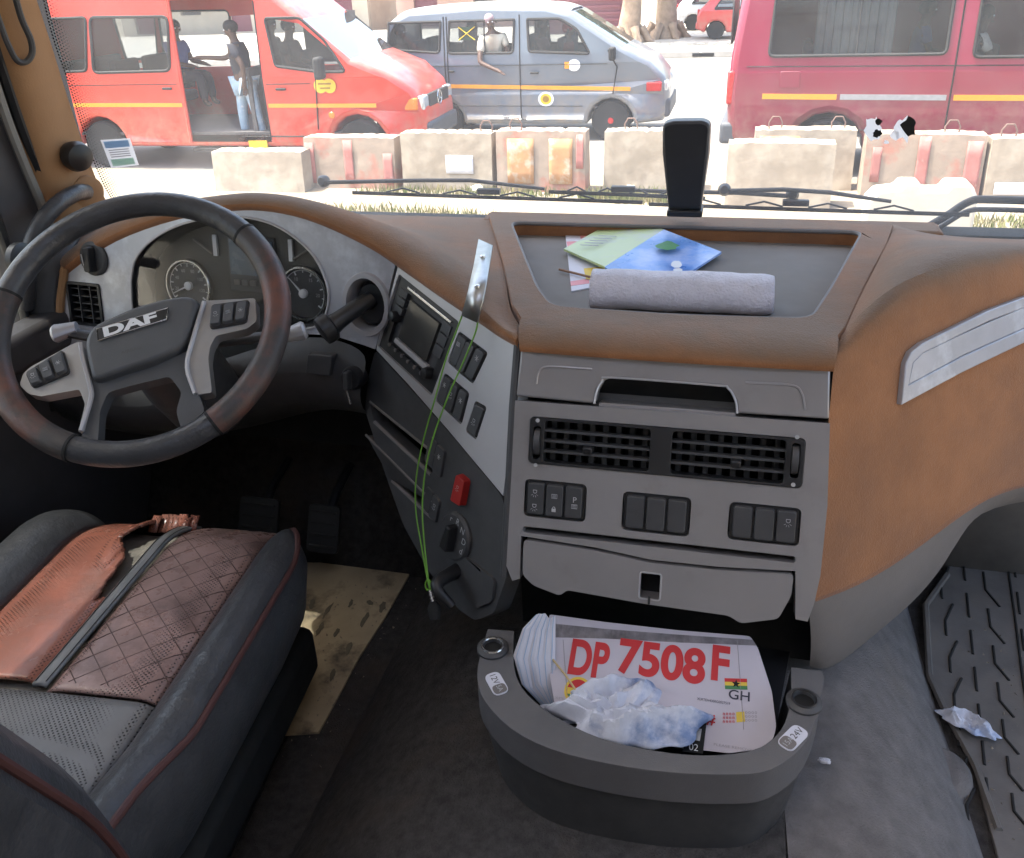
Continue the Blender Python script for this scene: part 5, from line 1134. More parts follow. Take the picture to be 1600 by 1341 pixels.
# ================================================================== THE STREET
def gmat(name, col, var, s, col2, s2, lo, hi, bump=.4, bs=20): return mat(name, col, .95, var=var, vs=s, col2=col2, s2=s2, lo=lo, hi=hi, bump=bump, bs=bs, bdist=.01, spec=.2)
M['dirt'] = gmat('pale_dirt', (.26, .22, .165), .2, 1.2, (.20, .165, .12), .6, .45, .65)
M['road'] = gmat('dusty_road', (.23, .215, .19), .14, .8, (.17, .16, .14), .4, .5, .7, .3, 60)
M['paving'] = gmat('pale_paving', (.46, .42, .36), .1, 1.5, (.36, .32, .26), .9, .5, .7)
M['kerb'] = mat('kerb_concrete', (.40, .37, .33), .9, var=.15, vs=3, bump=.3, bs=30)
M['concrete'] = mat('barrier_concrete', (.30, .245, .185), .9, var=.14, vs=3, bump=.4, bs=30, col2=(.38, .325, .255), s2=3.2, lo=.45, hi=.65, bdist=.006)
M['concrete_red'] = mat('barrier_concrete_red', (.31, .24, .185), .9, var=.16, vs=3, bump=.4, bs=30, col2=(.36, .17, .125), s2=2.4, lo=.5, hi=.62, bdist=.006)
M['concrete_white'] = mat('whitewashed_concrete', (.50, .455, .38), .9, var=.1, vs=3, bump=.3, bs=30, bdist=.006)
M['orange_paint'] = mat('faded_orange_paint', (.42, .22, .10), .85, var=.2, vs=6, col2=(.50, .40, .30), s2=5, lo=.5, hi=.65)
M['red_paint_old'] = mat('faded_red_paint', (.36, .14, .12), .85, var=.2, vs=6, col2=(.45, .36, .30), s2=5, lo=.55, hi=.7)
M['rust'] = mat('rusty_rebar', (.16, .10, .08), .8)
M['grass_blade'] = mat('dry_grass', (.13, .15, .05), .9, var=.35, vs=2, col2=(.26, .22, .10), s2=3, lo=.45, hi=.6)
M['leaf'] = mat('tree_leaf', (.05, .09, .03), .7, var=.4, vs=1.5)
M['bark'] = mat('pale_bark', (.32, .23, .16), .95, var=.25, vs=4, bump=.6, bs=14, bdist=.02)
def paint(name, c, c2=None):
    m_ = mat(name, c, .32, var=.08, vs=1.5, coat=.7, col2=c2, s2=1.1, lo=.5, hi=.8, dust=(.45, .40, .34), damt=.3, rvar=.1, bump=.25, bs=2.2, bdist=.02)
    nt = m_.node_tree; N, L = nt.nodes, nt.links; b = N['Principled BSDF']                 # road dirt splashed up the lower body
    tc = N.new('ShaderNodeTexCoord'); sx = N.new('ShaderNodeSeparateXYZ'); L.new(tc.outputs['Object'], sx.inputs[0])
    r1 = N.new('ShaderNodeMapRange'); r1.inputs[1].default_value = 1.15; r1.inputs[2].default_value = .30; L.new(sx.outputs[2], r1.inputs[0])
    n = N.new('ShaderNodeTexNoise'); n.inputs['Scale'].default_value = 5; n.inputs['Detail'].default_value = 8; n.inputs['Roughness'].default_value = .75; L.new(tc.outputs['Object'], n.inputs['Vector'])
    r2 = N.new('ShaderNodeMapRange'); r2.inputs[1].default_value = .38; r2.inputs[2].default_value = .75; L.new(n.outputs[0], r2.inputs[0])
    k = N.new('ShaderNodeMath'); k.operation = 'MULTIPLY'; L.new(r1.outputs[0], k.inputs[0]); L.new(r2.outputs[0], k.inputs[1]); k.use_clamp = True
    oc = [l for l in L if l.to_socket == b.inputs['Base Color']][0].from_socket; x = N.new('ShaderNodeMix'); x.data_type = 'RGBA'
    L.new(k.outputs[0], x.inputs[0]); L.new(oc, x.inputs[6]); x.inputs[7].default_value = (.30, .23, .16, 1); L.new(x.outputs[2], b.inputs['Base Color']); return m_
M['p_red'] = paint('red_van_paint', (.62, .030, .014), (.58, .05, .03)); M['p_blue'] = paint('blue_grey_van_paint', (.135, .165, .205), (.17, .19, .22)); M['p_crim'] = paint('crimson_van_paint', (.21, .006, .032), (.19, .01, .035))
M['p_white'] = paint('white_van_paint', (.66, .68, .70)); M['p_red2'] = paint('small_car_red_paint', (.52, .03, .03)); M['p_mar'] = mat('maroon_metal', (.17, .05, .07), .6, var=.15)
M['tyre'] = mat('tyre_rubber', (.02, .02, .02), .85, var=.2); M['wheelrim'] = mat('grey_wheel', (.20, .20, .20), .5, metal=.5); M['bumper'] = mat('grey_bumper', (.07, .075, .085), .6)
M['orange_tape'] = mat('orange_stripe', (.72, .30, .02), .5, var=.06); M['trim_grey'] = mat('grey_side_trim', (.30, .30, .30), .5); M['lampglass'] = mat('headlamp_glass', (.62, .66, .68), .15, metal=.5); M['amber'] = mat('amber_lamp', (.70, .20, .02), .25); M['tail'] = mat('red_lamp', (.45, .02, .02), .25)
M['cabin'] = mat('vehicle_lining', (.09, .085, .085), .85, var=.2); M['seatcloth'] = mat('vehicle_seat', (.055, .055, .065), .9)
M['badge_y'] = mat('yellow_badge', (.70, .48, .03), .5)

mb = MB(); mb.add([V((-400, -200, 0)), V((400, -200, 0)), V((400, 900, 0)), V((-400, 900, 0))], [[0, 1, 2, 3]]); struct(mb.build('ground', M['dirt']))
mb = MB(); mb.add([V((-200, 11.9, .004)), V((200, 11.9, .004)), V((200, 27.6, .004)), V((-200, 27.6, .004))], [[0, 1, 2, 3]]); struct(mb.build('road', M['road']))
mb = MB(); mb.box((0, 35, .06), (400, 14.4, .12)); struct(mb.build('pavement', M['paving']))
kb_ = thing('kerb', (0, 27.7, 0), 'low pale concrete kerb along the far side of the road', 'kerb')
for k in range(-14, 15):
    mb = MB(); mb.box((-2+k*1.52, 27.7, .09), (1.49, .20, .18)); mb.build('kerb_stone', M['kerb'], kb_, bevel=.02)
mb = MB(); mb.box((-1.15, 27.585, .08), (.62, .02, .09)); mb.build('drain_slot', M['void'], kb_)

# ---- generic vehicle shell: the side profile is real (x,z), both flanks have true window openings
def inward(poly, r):
    n = len(poly); sgn = 1 if area(poly) > 0 else -1; out = []
    for i in range(n):
        a, b, c = V(poly[i-1]), V(poly[i]), V(poly[(i+1) % n]); d1, d2 = (b-a).normalized(), (c-b).normalized()
        n1, n2 = V((-d1.y, d1.x))*sgn, V((-d2.y, d2.x))*sgn; m = (n1+n2); m = m.normalized() if m.length > 1e-4 else n1
        out.append(m*(r/max(.6, m.dot(n1))))
    return out
def clip(poly, ax_, lim, keep_less):
    out = []; n = len(poly); ins = (lambda p: p[ax_] <= lim) if keep_less else (lambda p: p[ax_] >= lim)
    for i in range(n):
        a, b = poly[i-1], poly[i]
        if ins(a) != ins(b):
            t = (lim-a[ax_])/(b[ax_]-a[ax_]); out.append((a[0]+(b[0]-a[0])*t, a[1]+(b[1]-a[1])*t))
        if ins(b): out.append(b)
    return out
def arch(cx, r, zb, n=8): return [(cx+r*math.cos(math.pi*i/n), zb+r*math.sin(math.pi*i/n)) for i in range(n+1)]   # right to left
class Car:
    def __init__(s, root, prof, Wd, belt, tumble, r=.08):
        s.root, s.prof, s.W, s.belt, s.k, s.r = root, prof, Wd, belt, tumble, r
    tx, tl, ta = 1e3, 1, 0
    def yin(s, z, x=-1e3): return s.k*max(0, z-s.belt)+s.ta*max(0, (x-s.tx)/s.tl)**2
    def pt(s, x, z, w=0, far=False):                     # w: outwards from the flank
        y = s.yin(z, x)-w; return V((x, s.W-y if far else y, z))
    def flank(s, far): 
        class F:
            pass
        f = F(); f.pt = (lambda u, v, w=0: s.pt(u, v, w, far)); return f
    def body(s, m_, holes, glass_segs=(), gaps=(), name='body', farholes=True):
        P_ = s.prof; n = len(P_); off = inward(P_, s.r); mb = MB(); rings = []
        for p, o in zip(P_, off):
            ring = []
            for far in (False, True):
                seq = range(4) if not far else range(3, -1, -1)
                for k in seq:
                    th = math.pi/2*k/3; q = V(p)+o*(1-math.sin(th)); y = s.yin(q.y, q.x)+s.r*(1-math.cos(th)); ring.append(V((q.x, s.W-y if far else y, q.y)))
            rings.append(ring)
        for i in range(n):
            if i in glass_segs: continue
            mb.grid([rings[i], rings[(i+1) % n]])
        inn = [(p[0]+o.x, p[1]+o.y) for p, o in zip(P_, off)]
        for far in (False, True):
            fl = s.flank(far); gp = gaps if not far else ()
            xs_ = [-1e3]+[v for g in gp for v in g[:2]]+[1e3]
            for i in range(len(xs_)-1):
                x0, x1 = xs_[i], xs_[i+1]; isgap = i % 2 == 1
                base = clip(clip(inn, 0, x0, False), 0, x1, True)
                if len(base) < 3: continue
                zr = [(None, s.belt), (s.belt, None)] if not isgap else [(None, gp[i//2][2]), (gp[i//2][3], None)]
                for z0, z1 in zr:
                    q = base
                    if z0 is not None: q = clip(q, 1, z0, False)
                    if z1 is not None: q = clip(q, 1, z1, True)
                    if len(q) < 3: continue
                    hs = [h for h in (holes if (farholes or not far) else ()) if z0 == s.belt and not isgap and min(p[0] for p in h) > x0 and max(p[0] for p in h) < x1]
                    mb.plate(fl, q, hs, -.012, 0, back=True)
                    if far: pass
        o = mb.build(name, m_, s.root, local=True, ang=35); s.bodyo = o
        # windscreen and other glazed segments
        for i in glass_segs:
            mb = MB(); a, b = rings[i], rings[(i+1) % n]; mb.grid([a[2:-2], b[2:-2]]); mb.build('front_glass', M['carglass'], s.root, local=True)
            for rr in (a[:3], a[-3:]): pass
            mb = MB(); mb.grid([a[:3], b[:3]]); mb.grid([a[-3:], b[-3:]]); mb.build('glass_pillar', m_, s.root, local=True)
        return o
    def window(s, poly, sliding=False, far=False):
        fl = s.flank(far); mb = MB(); ring = [fl.pt(u, v, .004) for u, v in poly]; mb.tube(ring, .022, 6, True); fr_ = mb.build('window_frame', M['rubber_dark'], s.root, local=True)
        mb = MB(); mb.sheet(fl, poly, -.012); mb.build('pane', M['carglass'], fr_, local=True)
        if sliding:
            xm = sum(p[0] for p in poly)/len(poly); z0, z1 = min(p[1] for p in poly), max(p[1] for p in poly)
            mb = MB(); mb.tube([fl.pt(xm, z0, -.005), fl.pt(xm, z1, -.005)], .012, 6); mb.build('sash_bar', M['rubber_dark'], fr_, local=True)
        return fr_
    def strip(s, pts, h, m_, name, w=.006):               # a band on the near flank, pts along its middle
        fl = s.flank(False); mb = MB()
        mb.grid([[fl.pt(x, z-h/2, .001) for x, z in pts], [fl.pt(x, z-h/2, w) for x, z in pts], [fl.pt(x, z+h/2, w) for x, z in pts], [fl.pt(x, z+h/2, .001) for x, z in pts]]); return mb.build(name, m_, s.root, local=True)
    def seam(s, pts, name='door_seam', w=.020):
        fl = s.flank(False); P2 = []
        for i in range(len(pts)-1):
            (x0, z0), (x1, z1) = pts[i], pts[i+1]; P2.append(fl.pt(x0, z0, .002))
            if (z0-s.belt)*(z1-s.belt) < 0: t = (s.belt-z0)/(z1-z0); P2.append(fl.pt(x0+(x1-x0)*t, s.belt, .002))
        P2.append(fl.pt(*pts[-1], .002)); mb = MB(); mb.tube(P2, w*.5, 4); return mb.build(name, M['void'], s.root, local=True)
    def handle(s, x, z, l=.16):
        mb = MB(); mb.box(s.pt(x, z, .02), (l, .03, .035)); return mb.build('door_handle', M['rubber_dark'], s.root, local=True, bevel=.01)
    def wheel(s, x, r=.33, wd=.2, near=True, m_='wheelrim'):
        y = .06+wd/2 if near else s.W-.06-wd/2; sg = -1 if near else 1; c = V((x, y, r))
        mb = MB(); mb.lathe(c-V((0, wd/2, 0)), (0, 1, 0), [(r*.62, 0), (r*.92, 0), (r, .03), (r, wd-.03), (r*.92, wd), (r*.62, wd)], 28); ty = mb.build('wheel', M['tyre'], s.root, local=True)
        mb = MB(); mb.lathe(c+V((0, sg*(wd/2-.05), 0)), (0, sg, 0), [(r*.64, 0), (r*.62, .045), (r*.52, .02), (r*.30, .012), (r*.22, .04), (r*.0001, .045)], 24); rm = mb.build('wheel_rim', M[m_], ty, local=True)
        for k in range(6):
            a = RAD(60*k); mb = MB(); mb.lathe(c+V((r*.42*math.cos(a), sg*(wd/2-.035), r*.42*math.sin(a))), (0, sg, 0), [(r*.055, 0), (r*.055, .01), (r*.02, .01)], 8); mb.build('rim_hole', M['void'], ty, local=True)
    def inside_(s, x0, x1, z0, seats, zs=1.0):
        mb = MB(); mb.box(((x0+x1)/2, s.W/2, z0-.02), (x1-x0, s.W-.16, .04)); mb.build('cabin_floor', M['cabin'], s.root, local=True)
        for x in seats:
            for y in (s.W*.28, s.W*.72):
                mb = MB(); mb.box((x, y, z0+.36), (.46, s.W*.36, .16)); mb.box((x-.24, y, z0+.72), (.12, s.W*.34, .62)); mb.build('cabin_seat', M['seatcloth'], s.root, local=True, bevel=.04, seg=2)
def pxY(Y): return lambda x, y: (lambda p: (p.x, p.z))(pY(x, y, Y))

# ---- people
M['skin'] = mat('dark_skin', (.085, .045, .03), .55, var=.15); M['hair'] = mat('black_hair', (.008, .008, .008), .8)
def skinmesh(name, verts, edges, radii, m_, parent, sub=1):
    me = bpy.data.meshes.new(name); me.from_pydata([tuple(v) for v in verts], edges, []); me.materials.append(m_)
    o = bpy.data.objects.new(name, me); COL.objects.link(o); o.parent = parent
    md = o.modifiers.new('skin', 'SKIN'); md.use_smooth_shade = True
    for i, sv_ in enumerate(me.skin_vertices[0].data): sv_.radius = (radii[i], radii[i]); sv_.use_root = (i == 0)
    o.modifiers.new('sub', 'SUBSURF').levels = sub; o.modifiers['sub'].render_levels = sub
    return o
def person(loc, label, J, shirt, trousers=None, cap=None, rz=0, group=None, stripes=False):
    """J: joints in metres relative to loc (pelvis at origin): dict"""
    t = thing('person', loc, label, 'person', group, rz); g = lambda k: V(J[k])
    nk, ch, pe = g('neck'), g('chest'), g('pelvis'); hd = g('head'); up_ = (hd-nk).normalized(); fw_ = V(J.get('face', (0, -1, 0))).normalized(); sdv = up_.cross(fw_).normalized()
    vs_ = [pe, pe.lerp(ch, .5), ch, nk, nk+up_*.06, hd, hd+up_*.10]; rs = [.13, .125, .14, .06, .055, .088, .075]; ed = [(0, 1), (1, 2), (2, 3), (3, 4), (4, 5), (5, 6)]
    vs_.append(hd+fw_*.10-up_*.02); rs.append(.022); ed.append((5, 7))
    limbs = []
    for sd_ in 'LR':
        if 'sh'+sd_ in J:
            i = len(vs_); vs_ += [g('sh'+sd_), g('el'+sd_), g('ha'+sd_)]; rs += [.058, .042, .032]; ed += [(2, i), (i, i+1), (i+1, i+2)]
            d = (g('ha'+sd_)-g('el'+sd_)).normalized(); x = d.cross(V((0, 0, 1))); x = x.normalized() if x.length > .1 else V((1, 0, 0)); h = g('ha'+sd_)
            j = len(vs_); vs_.append(h+d*.07); rs.append(.030); ed.append((i+2, j))
            for k, l in enumerate((.06, .075, .07, .055)):
                m = len(vs_); q = h+d*.085+x*(k-1.5)*.020; vs_ += [q, q+d*l-V((0, 0, .015))]; rs += [.0095, .0085]; ed += [(j, m), (m, m+1)]
            m = len(vs_); vs_.append(h+d*.05+x*-.055); rs.append(.011); ed.append((i+2, m))
        if 'kn'+sd_ in J:
            i = len(vs_); vs_ += [g('hi'+sd_), g('kn'+sd_), g('fo'+sd_), g('fo'+sd_)+fw_*.14-V((0, 0, .02))]; rs += [.095, .062, .045, .04]; ed += [(0, i), (i, i+1), (i+1, i+2), (i+2, i+3)]
    skinmesh('body', vs_, ed, rs, M['skin'], t)
    sv_ = [pe+V((0, 0, .0)), pe.lerp(ch, .5), ch, ch.lerp(nk, .7)]; sr = [.148, .142, .158, .085]; se = [(0, 1), (1, 2), (2, 3)]
    for sd_ in 'LR':
        if 'sh'+sd_ in J: i = len(sv_); sv_ += [g('sh'+sd_), g('sh'+sd_).lerp(g('el'+sd_), .62)]; sr += [.078, .066]; se += [(2, i), (i, i+1)]
    skinmesh('shirt', sv_, se, sr, shirt, t)
    if trousers and 'knL' in J:
        tv = [pe]; trr = [.155]; te = []
        for sd_ in 'LR': i = len(tv); tv += [g('hi'+sd_), g('kn'+sd_), g('kn'+sd_).lerp(g('fo'+sd_), .92)]; trr += [.112, .082, .068]; te += [(0, i), (i, i+1), (i+1, i+2)]
        skinmesh('trousers', tv, te, trr, trousers, t)
    Rm = Matrix((sdv, -fw_, up_)).transposed()
    mb = MB(); mb.ball(hd+up_*.045-fw_*.018, (.096, .108, .095), 14, 10, Rm); mb.build('hair' if not cap else 'cap', M['hair'] if not cap else cap, t, local=True)
    for s_ in (-1, 1):
        mb = MB(); mb.ball(hd+fw_*.088+sdv*s_*.034+up_*.012, .011, 8, 6); mb.build('eye', M['white_print'], t, local=True)
        mb = MB(); mb.ball(hd+sdv*s_*.096-up_*.005, (.012, .022, .032), 8, 6, Rm); mb.build('ear', M['skin'], t, local=True)
    mb = MB(); mb.box(hd+fw_*.090-up_*.055, (.04, .012, .010)); mb.build('mouth', M['hair'], t, local=True)
    return t
def seated(lean=0, face=(1, 0, 0)):
    return dict(pelvis=(0, 0, 0), chest=(.02+lean, 0, .36), neck=(.03+lean, 0, .53), head=(.05+lean, 0, .68), face=face, shL=(.02+lean, .19, .45), elL=(.10, .24, .20), haL=(.32, .18, .16), shR=(.02+lean, -.19, .45), elR=(.10, -.24, .20), haR=(.32, -.18, .16), hiL=(.03, .09, -.02), knL=(.42, .12, .0), foL=(.44, .12, -.40), hiR=(.03, -.09, -.02), knR=(.42, -.12, .0), foR=(.44, -.12, -.40))
def sh_(n, c): return mat(n, c, .9, var=.15, vs=8)

# ---- red van with its sliding door open
Y1 = 12.0; q1 = pxY(Y1)
rv_ = thing('red_van', (-4.42, Y1, 0), 'red van with an orange stripe and its side door slid open, left', 'van', rz=RAD(1.2))
ox = -4.42; rel = lambda pts, o: [(x-o, z) for x, z in pts]
prof = [(-6.55, .42), (-6.60, 1.2), (-6.52, 2.30), (-6.35, 2.52), (-4.6, 2.58), (-2.45, 2.56), (-2.02, 2.42), (-1.62, 2.10), (-.95, 1.56), (-.42, 1.36), (-.10, 1.12), (0.04, .82), (.06, .50), (-.04, .36), (-.48, .34)] + arch(-.95, .44, .36, 8) + [(-1.43, .34), (-4.8, .34)] + arch(-5.25, .43, .36, 8) + [(-5.75, .38)]
car = Car(rv_, prof, 1.90, 1.32, .085); car.tx, car.tl, car.ta = -.75, .8, .26
w_r = rnd(rel([q1(64, 30), q1(136, 27), q1(142, 110), q1(88, 112)], ox), .06, 3); w_m = rnd(rel([q1(142, 27), q1(262, 26), q1(270, 110), q1(153, 113)], ox), .09, 4)
w_f = rnd(rel([q1(412, 29), q1(466, 28), q1(505, 62), q1(540, 112), q1(500, 112), q1(432, 103)], ox), .05, 3)
fixz = lambda P_: [(x, max(z, 1.36)) for x, z in P_]; w_r, w_m, w_f = fixz(w_r), fixz(w_m), fixz(w_f)
gx0, gx1 = q1(272, 60)[0]-ox, q1(402, 60)[0]-ox
car.body(M['p_red'], [w_r, w_m, w_f], glass_segs=(7,), gaps=((gx0, gx1, .42, 2.40),))
for w_ in (w_r, w_m, w_f): car.window(w_)
for w_ in (w_r, w_m, w_f): car.window(w_, far=True)
mb = MB(); mb.box((-1.95, 1.72, 1.75), (.9, .03, .75)); mb.build('added_far_panel', M['cabin'], rv_, local=True)  # panel added on the far side to darken the front window
car.inside_(-6.4, -1.2, .55, (-5.6, -4.7, -2.1), 1)
mb = MB(); mb.box(((gx0+gx1)/2, .12, .30), (gx1-gx0, .24, .05)); mb.build('door_step', M['rubber_dark'], rv_, local=True, bevel=.01)
mb = MB(); mb.tube([V((gx0, .0, .40)), V((gx0, car.yin(1.9)-.01, 1.32)), V((gx0, car.yin(2.4), 2.40))], .03, 6); mb.build('door_edge', M['p_red'], rv_, local=True)
mb = MB(); mb.box((-2.65, 1.0, 1.0), (.06, 1.7, .9)); mb.build('bulkhead_bar', M['cabin'], rv_, local=True)
def seg_strip(c, x0, x1, z0, z1, h, m_, name): return c.strip([(x0+(x1-x0)*i/4, z0+(z1-z0)*i/4) for i in range(5)], h, m_, name)
sz_ = q1(500, 172)[1]
seg_strip(car, -6.4, gx0-.03, .98, .96, .055, M['orange_tape'], 'orange_stripe'); seg_strip(car, gx1+.04, -.62, .94, .93, .055, M['orange_tape'], 'orange_stripe')
car.seam([(gx1, .45), (gx1, 2.35)]); car.seam([(-1.56, .6), (-1.50, 1.3), (-1.40, 1.55)]); car.seam([(-3.0+.18, .5), (-1.62, .5)]); car.seam([(w_r[0][0]-.1, .5), (w_r[0][0]-.1, 2.2)])
car.seam([(-6.4, 1.26), (gx0-.05, 1.26)], 'side_moulding', .012); car.seam([(gx1+.05, 1.24), (-1.6, 1.24)], 'side_moulding', .012)
mb = MB(); mb.prism(car.flank(False), rnd(rp(-5.95, .98, -5.72, 1.18), .03), .0, .008); mb.build('fuel_flap', M['p_red'], rv_, local=True, bevel=.004)
mb = MB(); mb.tube([V((gx0-.05, .06, 1.34)), V((-6.3, .0, 1.34))], .018, 6); mb.build('door_rail', M['rubber_dark'], rv_, local=True)
mb = MB(); mb.lathe(car.pt(-.72-.6, .80, 0), (0, -1, 0), [(.05, 0), (.04, .012), (.001, .014)], 14); mb.build('side_repeater', M['amber'], rv_, local=True)
car.handle(gx0-.22, 1.20); car.handle(gx1+.28, 1.17)
for x in (-.95, -5.25): car.wheel(x, .36); car.wheel(x, .36, near=False)
mb = MB(); mb.box((.02, .95, .52), (.16, 1.36, .26)); mb.build('bumper', M['bumper'], rv_, local=True, bevel=.05, seg=3)
for y in (.36, 1.54):
    mb = MB(); mb.box((-.06, y, .92), (.16, .26, .20)); mb.build('headlamp', M['lampglass'], rv_, local=True, bevel=.03)
    mb = MB(); mb.box((-.16, .20 if y < 1 else 1.70, .92), (.20, .10, .17)); mb.build('indicator', M['amber'], rv_, local=True, bevel=.02)
mb = MB(); mb.box((.0, .95, .90), (.06, 1.0, .24)); mb.build('grille', M['rubber_dark'], rv_, local=True, bevel=.02)
GL = Fr(V((.035, .95, .92)), V((0, -1, 0)), V((0, 0, 1)), V((1, 0, 0)))
mb = MB(); mb.tube([GL.pt(.10*math.cos(RAD(a)), .10*math.sin(RAD(a)), .0) for a in range(0, 360, 15)], .010, 6, True)
for a in (90, 210, 330): mb.tube([GL.pt(0, 0, 0), GL.pt(.10*math.cos(RAD(a)), .10*math.sin(RAD(a)), 0)], .010, 6)
mb.build('grille_emblem', M['chrome'], rv_, local=True)
mb = MB(); mb.box((-1.36, -.14, 1.46), (.12, .20, .30)); mb.build('wing_mirror', M['rubber_dark'], rv_, local=True, bevel=.04, seg=3)
bx_, bz_ = q1(509, 134); bx_ -= ox
for dx in (-.07, .07):
    mb = MB(); mb.prism(car.flank(False), ell(bx_+dx, bz_, .10, .10, 20), .001, .006+.002*(dx > 0)); bd = mb.build('round_badge', M['badge_y'], rv_, local=True)
M['brown_print'] = mat('brown_print', (.30, .17, .02), .6)
for dz, hw in ((.03, .10), (-.03, .08)):
    mb = MB(); mb.prism(car.flank(False), rp(bx_-hw, bz_+dz-.012, bx_+hw, bz_+dz+.012), .008, .011); mb.build('badge_print', M['brown_print'], rv_, local=True)
mb = MB(); mb.box((-2.55, -.03, .38), (.30, .02, .12)); mb.build('side_plate', M['badge_y'], rv_, local=True); 
# ---- blue-grey van with a white roof
Y2 = 14.4; q2 = pxY(Y2); ox2 = -1.12
hv = thing('grey_van', (ox2, Y2, 0), 'blue-grey minibus with a white roof and an orange stripe behind the barriers', 'van')
prof = [(-4.72, .36), (-4.74, 1.2), (-4.66, 1.75), (-4.55, 1.92), (-4.25, 2.05), (-3.0, 2.10), (-1.95, 2.06), (-1.55, 1.96), (-.72, 1.44), (-.28, 1.22), (-.06, .98), (0.02, .72), (.02, .42), (-.08, .30), (-.52, .27)] + arch(-.90, .37, .30, 8) + [(-1.30, .27), (-3.35, .27)] + arch(-3.75, .37, .30, 8) + [(-4.15, .30)]
c2 = Car(hv, prof, 1.70, 1.22, .10); c2.tx, c2.tl, c2.ta = -.6, .6, .20
wa = rnd(rel([q2(604, 27), q2(686, 27), q2(686, 83), q2(606, 78)], ox2), .06, 3); wb = rnd(rel([q2(700, 27), q2(802, 27), q2(801, 83), q2(700, 84)], ox2), .06, 3); wc = rnd(rel([q2(822, 26), q2(874, 30), q2(900, 46), q2(921, 84), q2(826, 81)], ox2), .05, 3)
fx2 = lambda P_: [(x, min(1.88, max(z, 1.26))) for x, z in P_]; wa, wb, wc = fx2(wa), fx2(wb), fx2(wc)
c2.body(M['p_blue'], [wa, wb, wc], glass_segs=(7,))
c2.window(wa); c2.window(wc); fb = c2.window(wb, far=True); c2.window(wa, far=True); c2.window(wc, far=True)
# middle window: left half closed with a flag cloth, right half slid open
fl = c2.flank(False); mb = MB(); mb.tube([fl.pt(u, v, .004) for u, v in wb], .022, 6, True); mf = mb.build('window_frame', M['rubber_dark'], hv, local=True)
xm = q2(755, 50)[0]-ox2; x0_ = min(p[0] for p in wb); z0_, z1_ = min(p[1] for p in wb), max(p[1] for p in wb)
mb = MB(); mb.sheet(fl, rp(x0_, z0_, xm, z1_), -.012); mb.build('pane', M['carglass'], mf, local=True)
mb = MB(); mb.tube([fl.pt(xm, z0_, -.005), fl.pt(xm, z1_, -.005)], .014, 6); mb.build('sash_bar', M['rubber_dark'], mf, local=True)
fx0, fz1 = q2(714, 43); fx1, fz0 = q2(741, 63); fx0 -= ox2; fx1 -= ox2
ff = lambda s_, t_: (fx0+(fx1-fx0)*s_, fz1+(fz0-fz1)*t_)
for poly, m_ in (([ff(0, .0), ff(.5, .5), ff(0, 1)], 'black'), ([ff(1, 0), ff(1, 1), ff(.5, .5)], 'black'), ([ff(0, 0), ff(1, 0), ff(.5, .5)], 'green_print'), ([ff(0, 1), ff(.5, .5), ff(1, 1)], 'green_print')):
    mb = MB(); mb.prism(fl, poly, -.020, -.017); mb.build('flag_field', M[m_], mf, local=True)
for a, b in (((0, 0), (1, 1)), ((1, 0), (0, 1))):
    mb = MB(); pa, pb = ff(*a), ff(*b); mb.tube([fl.pt(*pa, -.012), fl.pt(*pb, -.012)], .026, 4, flat=.3); mb.build('flag_cross', M['badge_y'], mf, local=True)
c2.inside_(-4.6, -1.0, .55, (-4.0, -3.1, -2.2, -1.5))
# white roof skin laid over the shell
rf = [(-4.60, 1.92), (-4.25, 2.06), (-3.0, 2.11), (-1.95, 2.07), (-1.58, 1.99)]
rows = []
for x, z in crv([(x, z) for x, z in rf], 4):
    row = []
    for j in range(13):
        t = j/12; y = .055+(1.70-.11)*t; e = abs(t-.5)*2; row.append(V((x, c2.yin(z)*(1-2*t)+y, z+.012-.085*e**5)))
    rows.append(row)
mb = MB(); mb.grid(rows); mb.build('white_roof', M['p_white'], hv, local=True, solid=.012, ang=60)
s0 = q2(690, 134); s1 = q2(985, 139)
seg_strip(c2, -4.5, s1[0]-ox2, s0[1]+.01, s1[1], .06, M['orange_tape'], 'orange_stripe')
c2.seam([(wa[0][0]+1.0, .4), (wa[0][0]+1.0, 1.95)]); 
for px_ in (695, 812): x = q2(px_, 100)[0]-ox2; c2.seam([(x, .36), (x, 1.95)])
c2.seam([(-4.6, .58), (-1.35, .56)], 'side_moulding', .012); c2.seam([(-4.6, 1.20), (-.95, 1.20)], 'side_moulding', .010)
c2.seam([(-.86, .75), (-.80, 1.15), (-.95, 1.40)])
c2.handle(q2(835, 100)[0]-ox2, 1.08, .14); c2.handle(q2(705, 95)[0]-ox2, 1.12, .10)
for x in (-.90, -3.75): c2.wheel(x, .32, .19); c2.wheel(x, .32, .19, near=False)
hubc = V((-.90, .055, .32)); mb = MB(); mb.lathe(hubc, (0, -1, 0), [(.05, 0), (.045, .02), (.001, .022)], 12); mb.build('hub_cap', M['tail'], hv, local=True)
mb = MB(); mb.box((-.03, .85, .50), (.14, 1.34, .30)); mb.build('bumper', M['bumper'], hv, local=True, bevel=.06, seg=3)
for y in (.30, 1.40):
    mb = MB(); mb.box((-.09, y, .84), (.16, .26, .16)); mb.build('headlamp', M['lampglass'], hv, local=True, bevel=.03)
    mb = MB(); mb.box((-.22, .10 if y < 1 else 1.60, .84), (.24, .10, .14)); mb.build('indicator', M['tail'], hv, local=True, bevel=.02)
mb = MB(); mb.box((-.86, -.13, 1.36), (.10, .18, .20)); mb.build('wing_mirror', M['rubber_dark'], hv, local=True, bevel=.03)
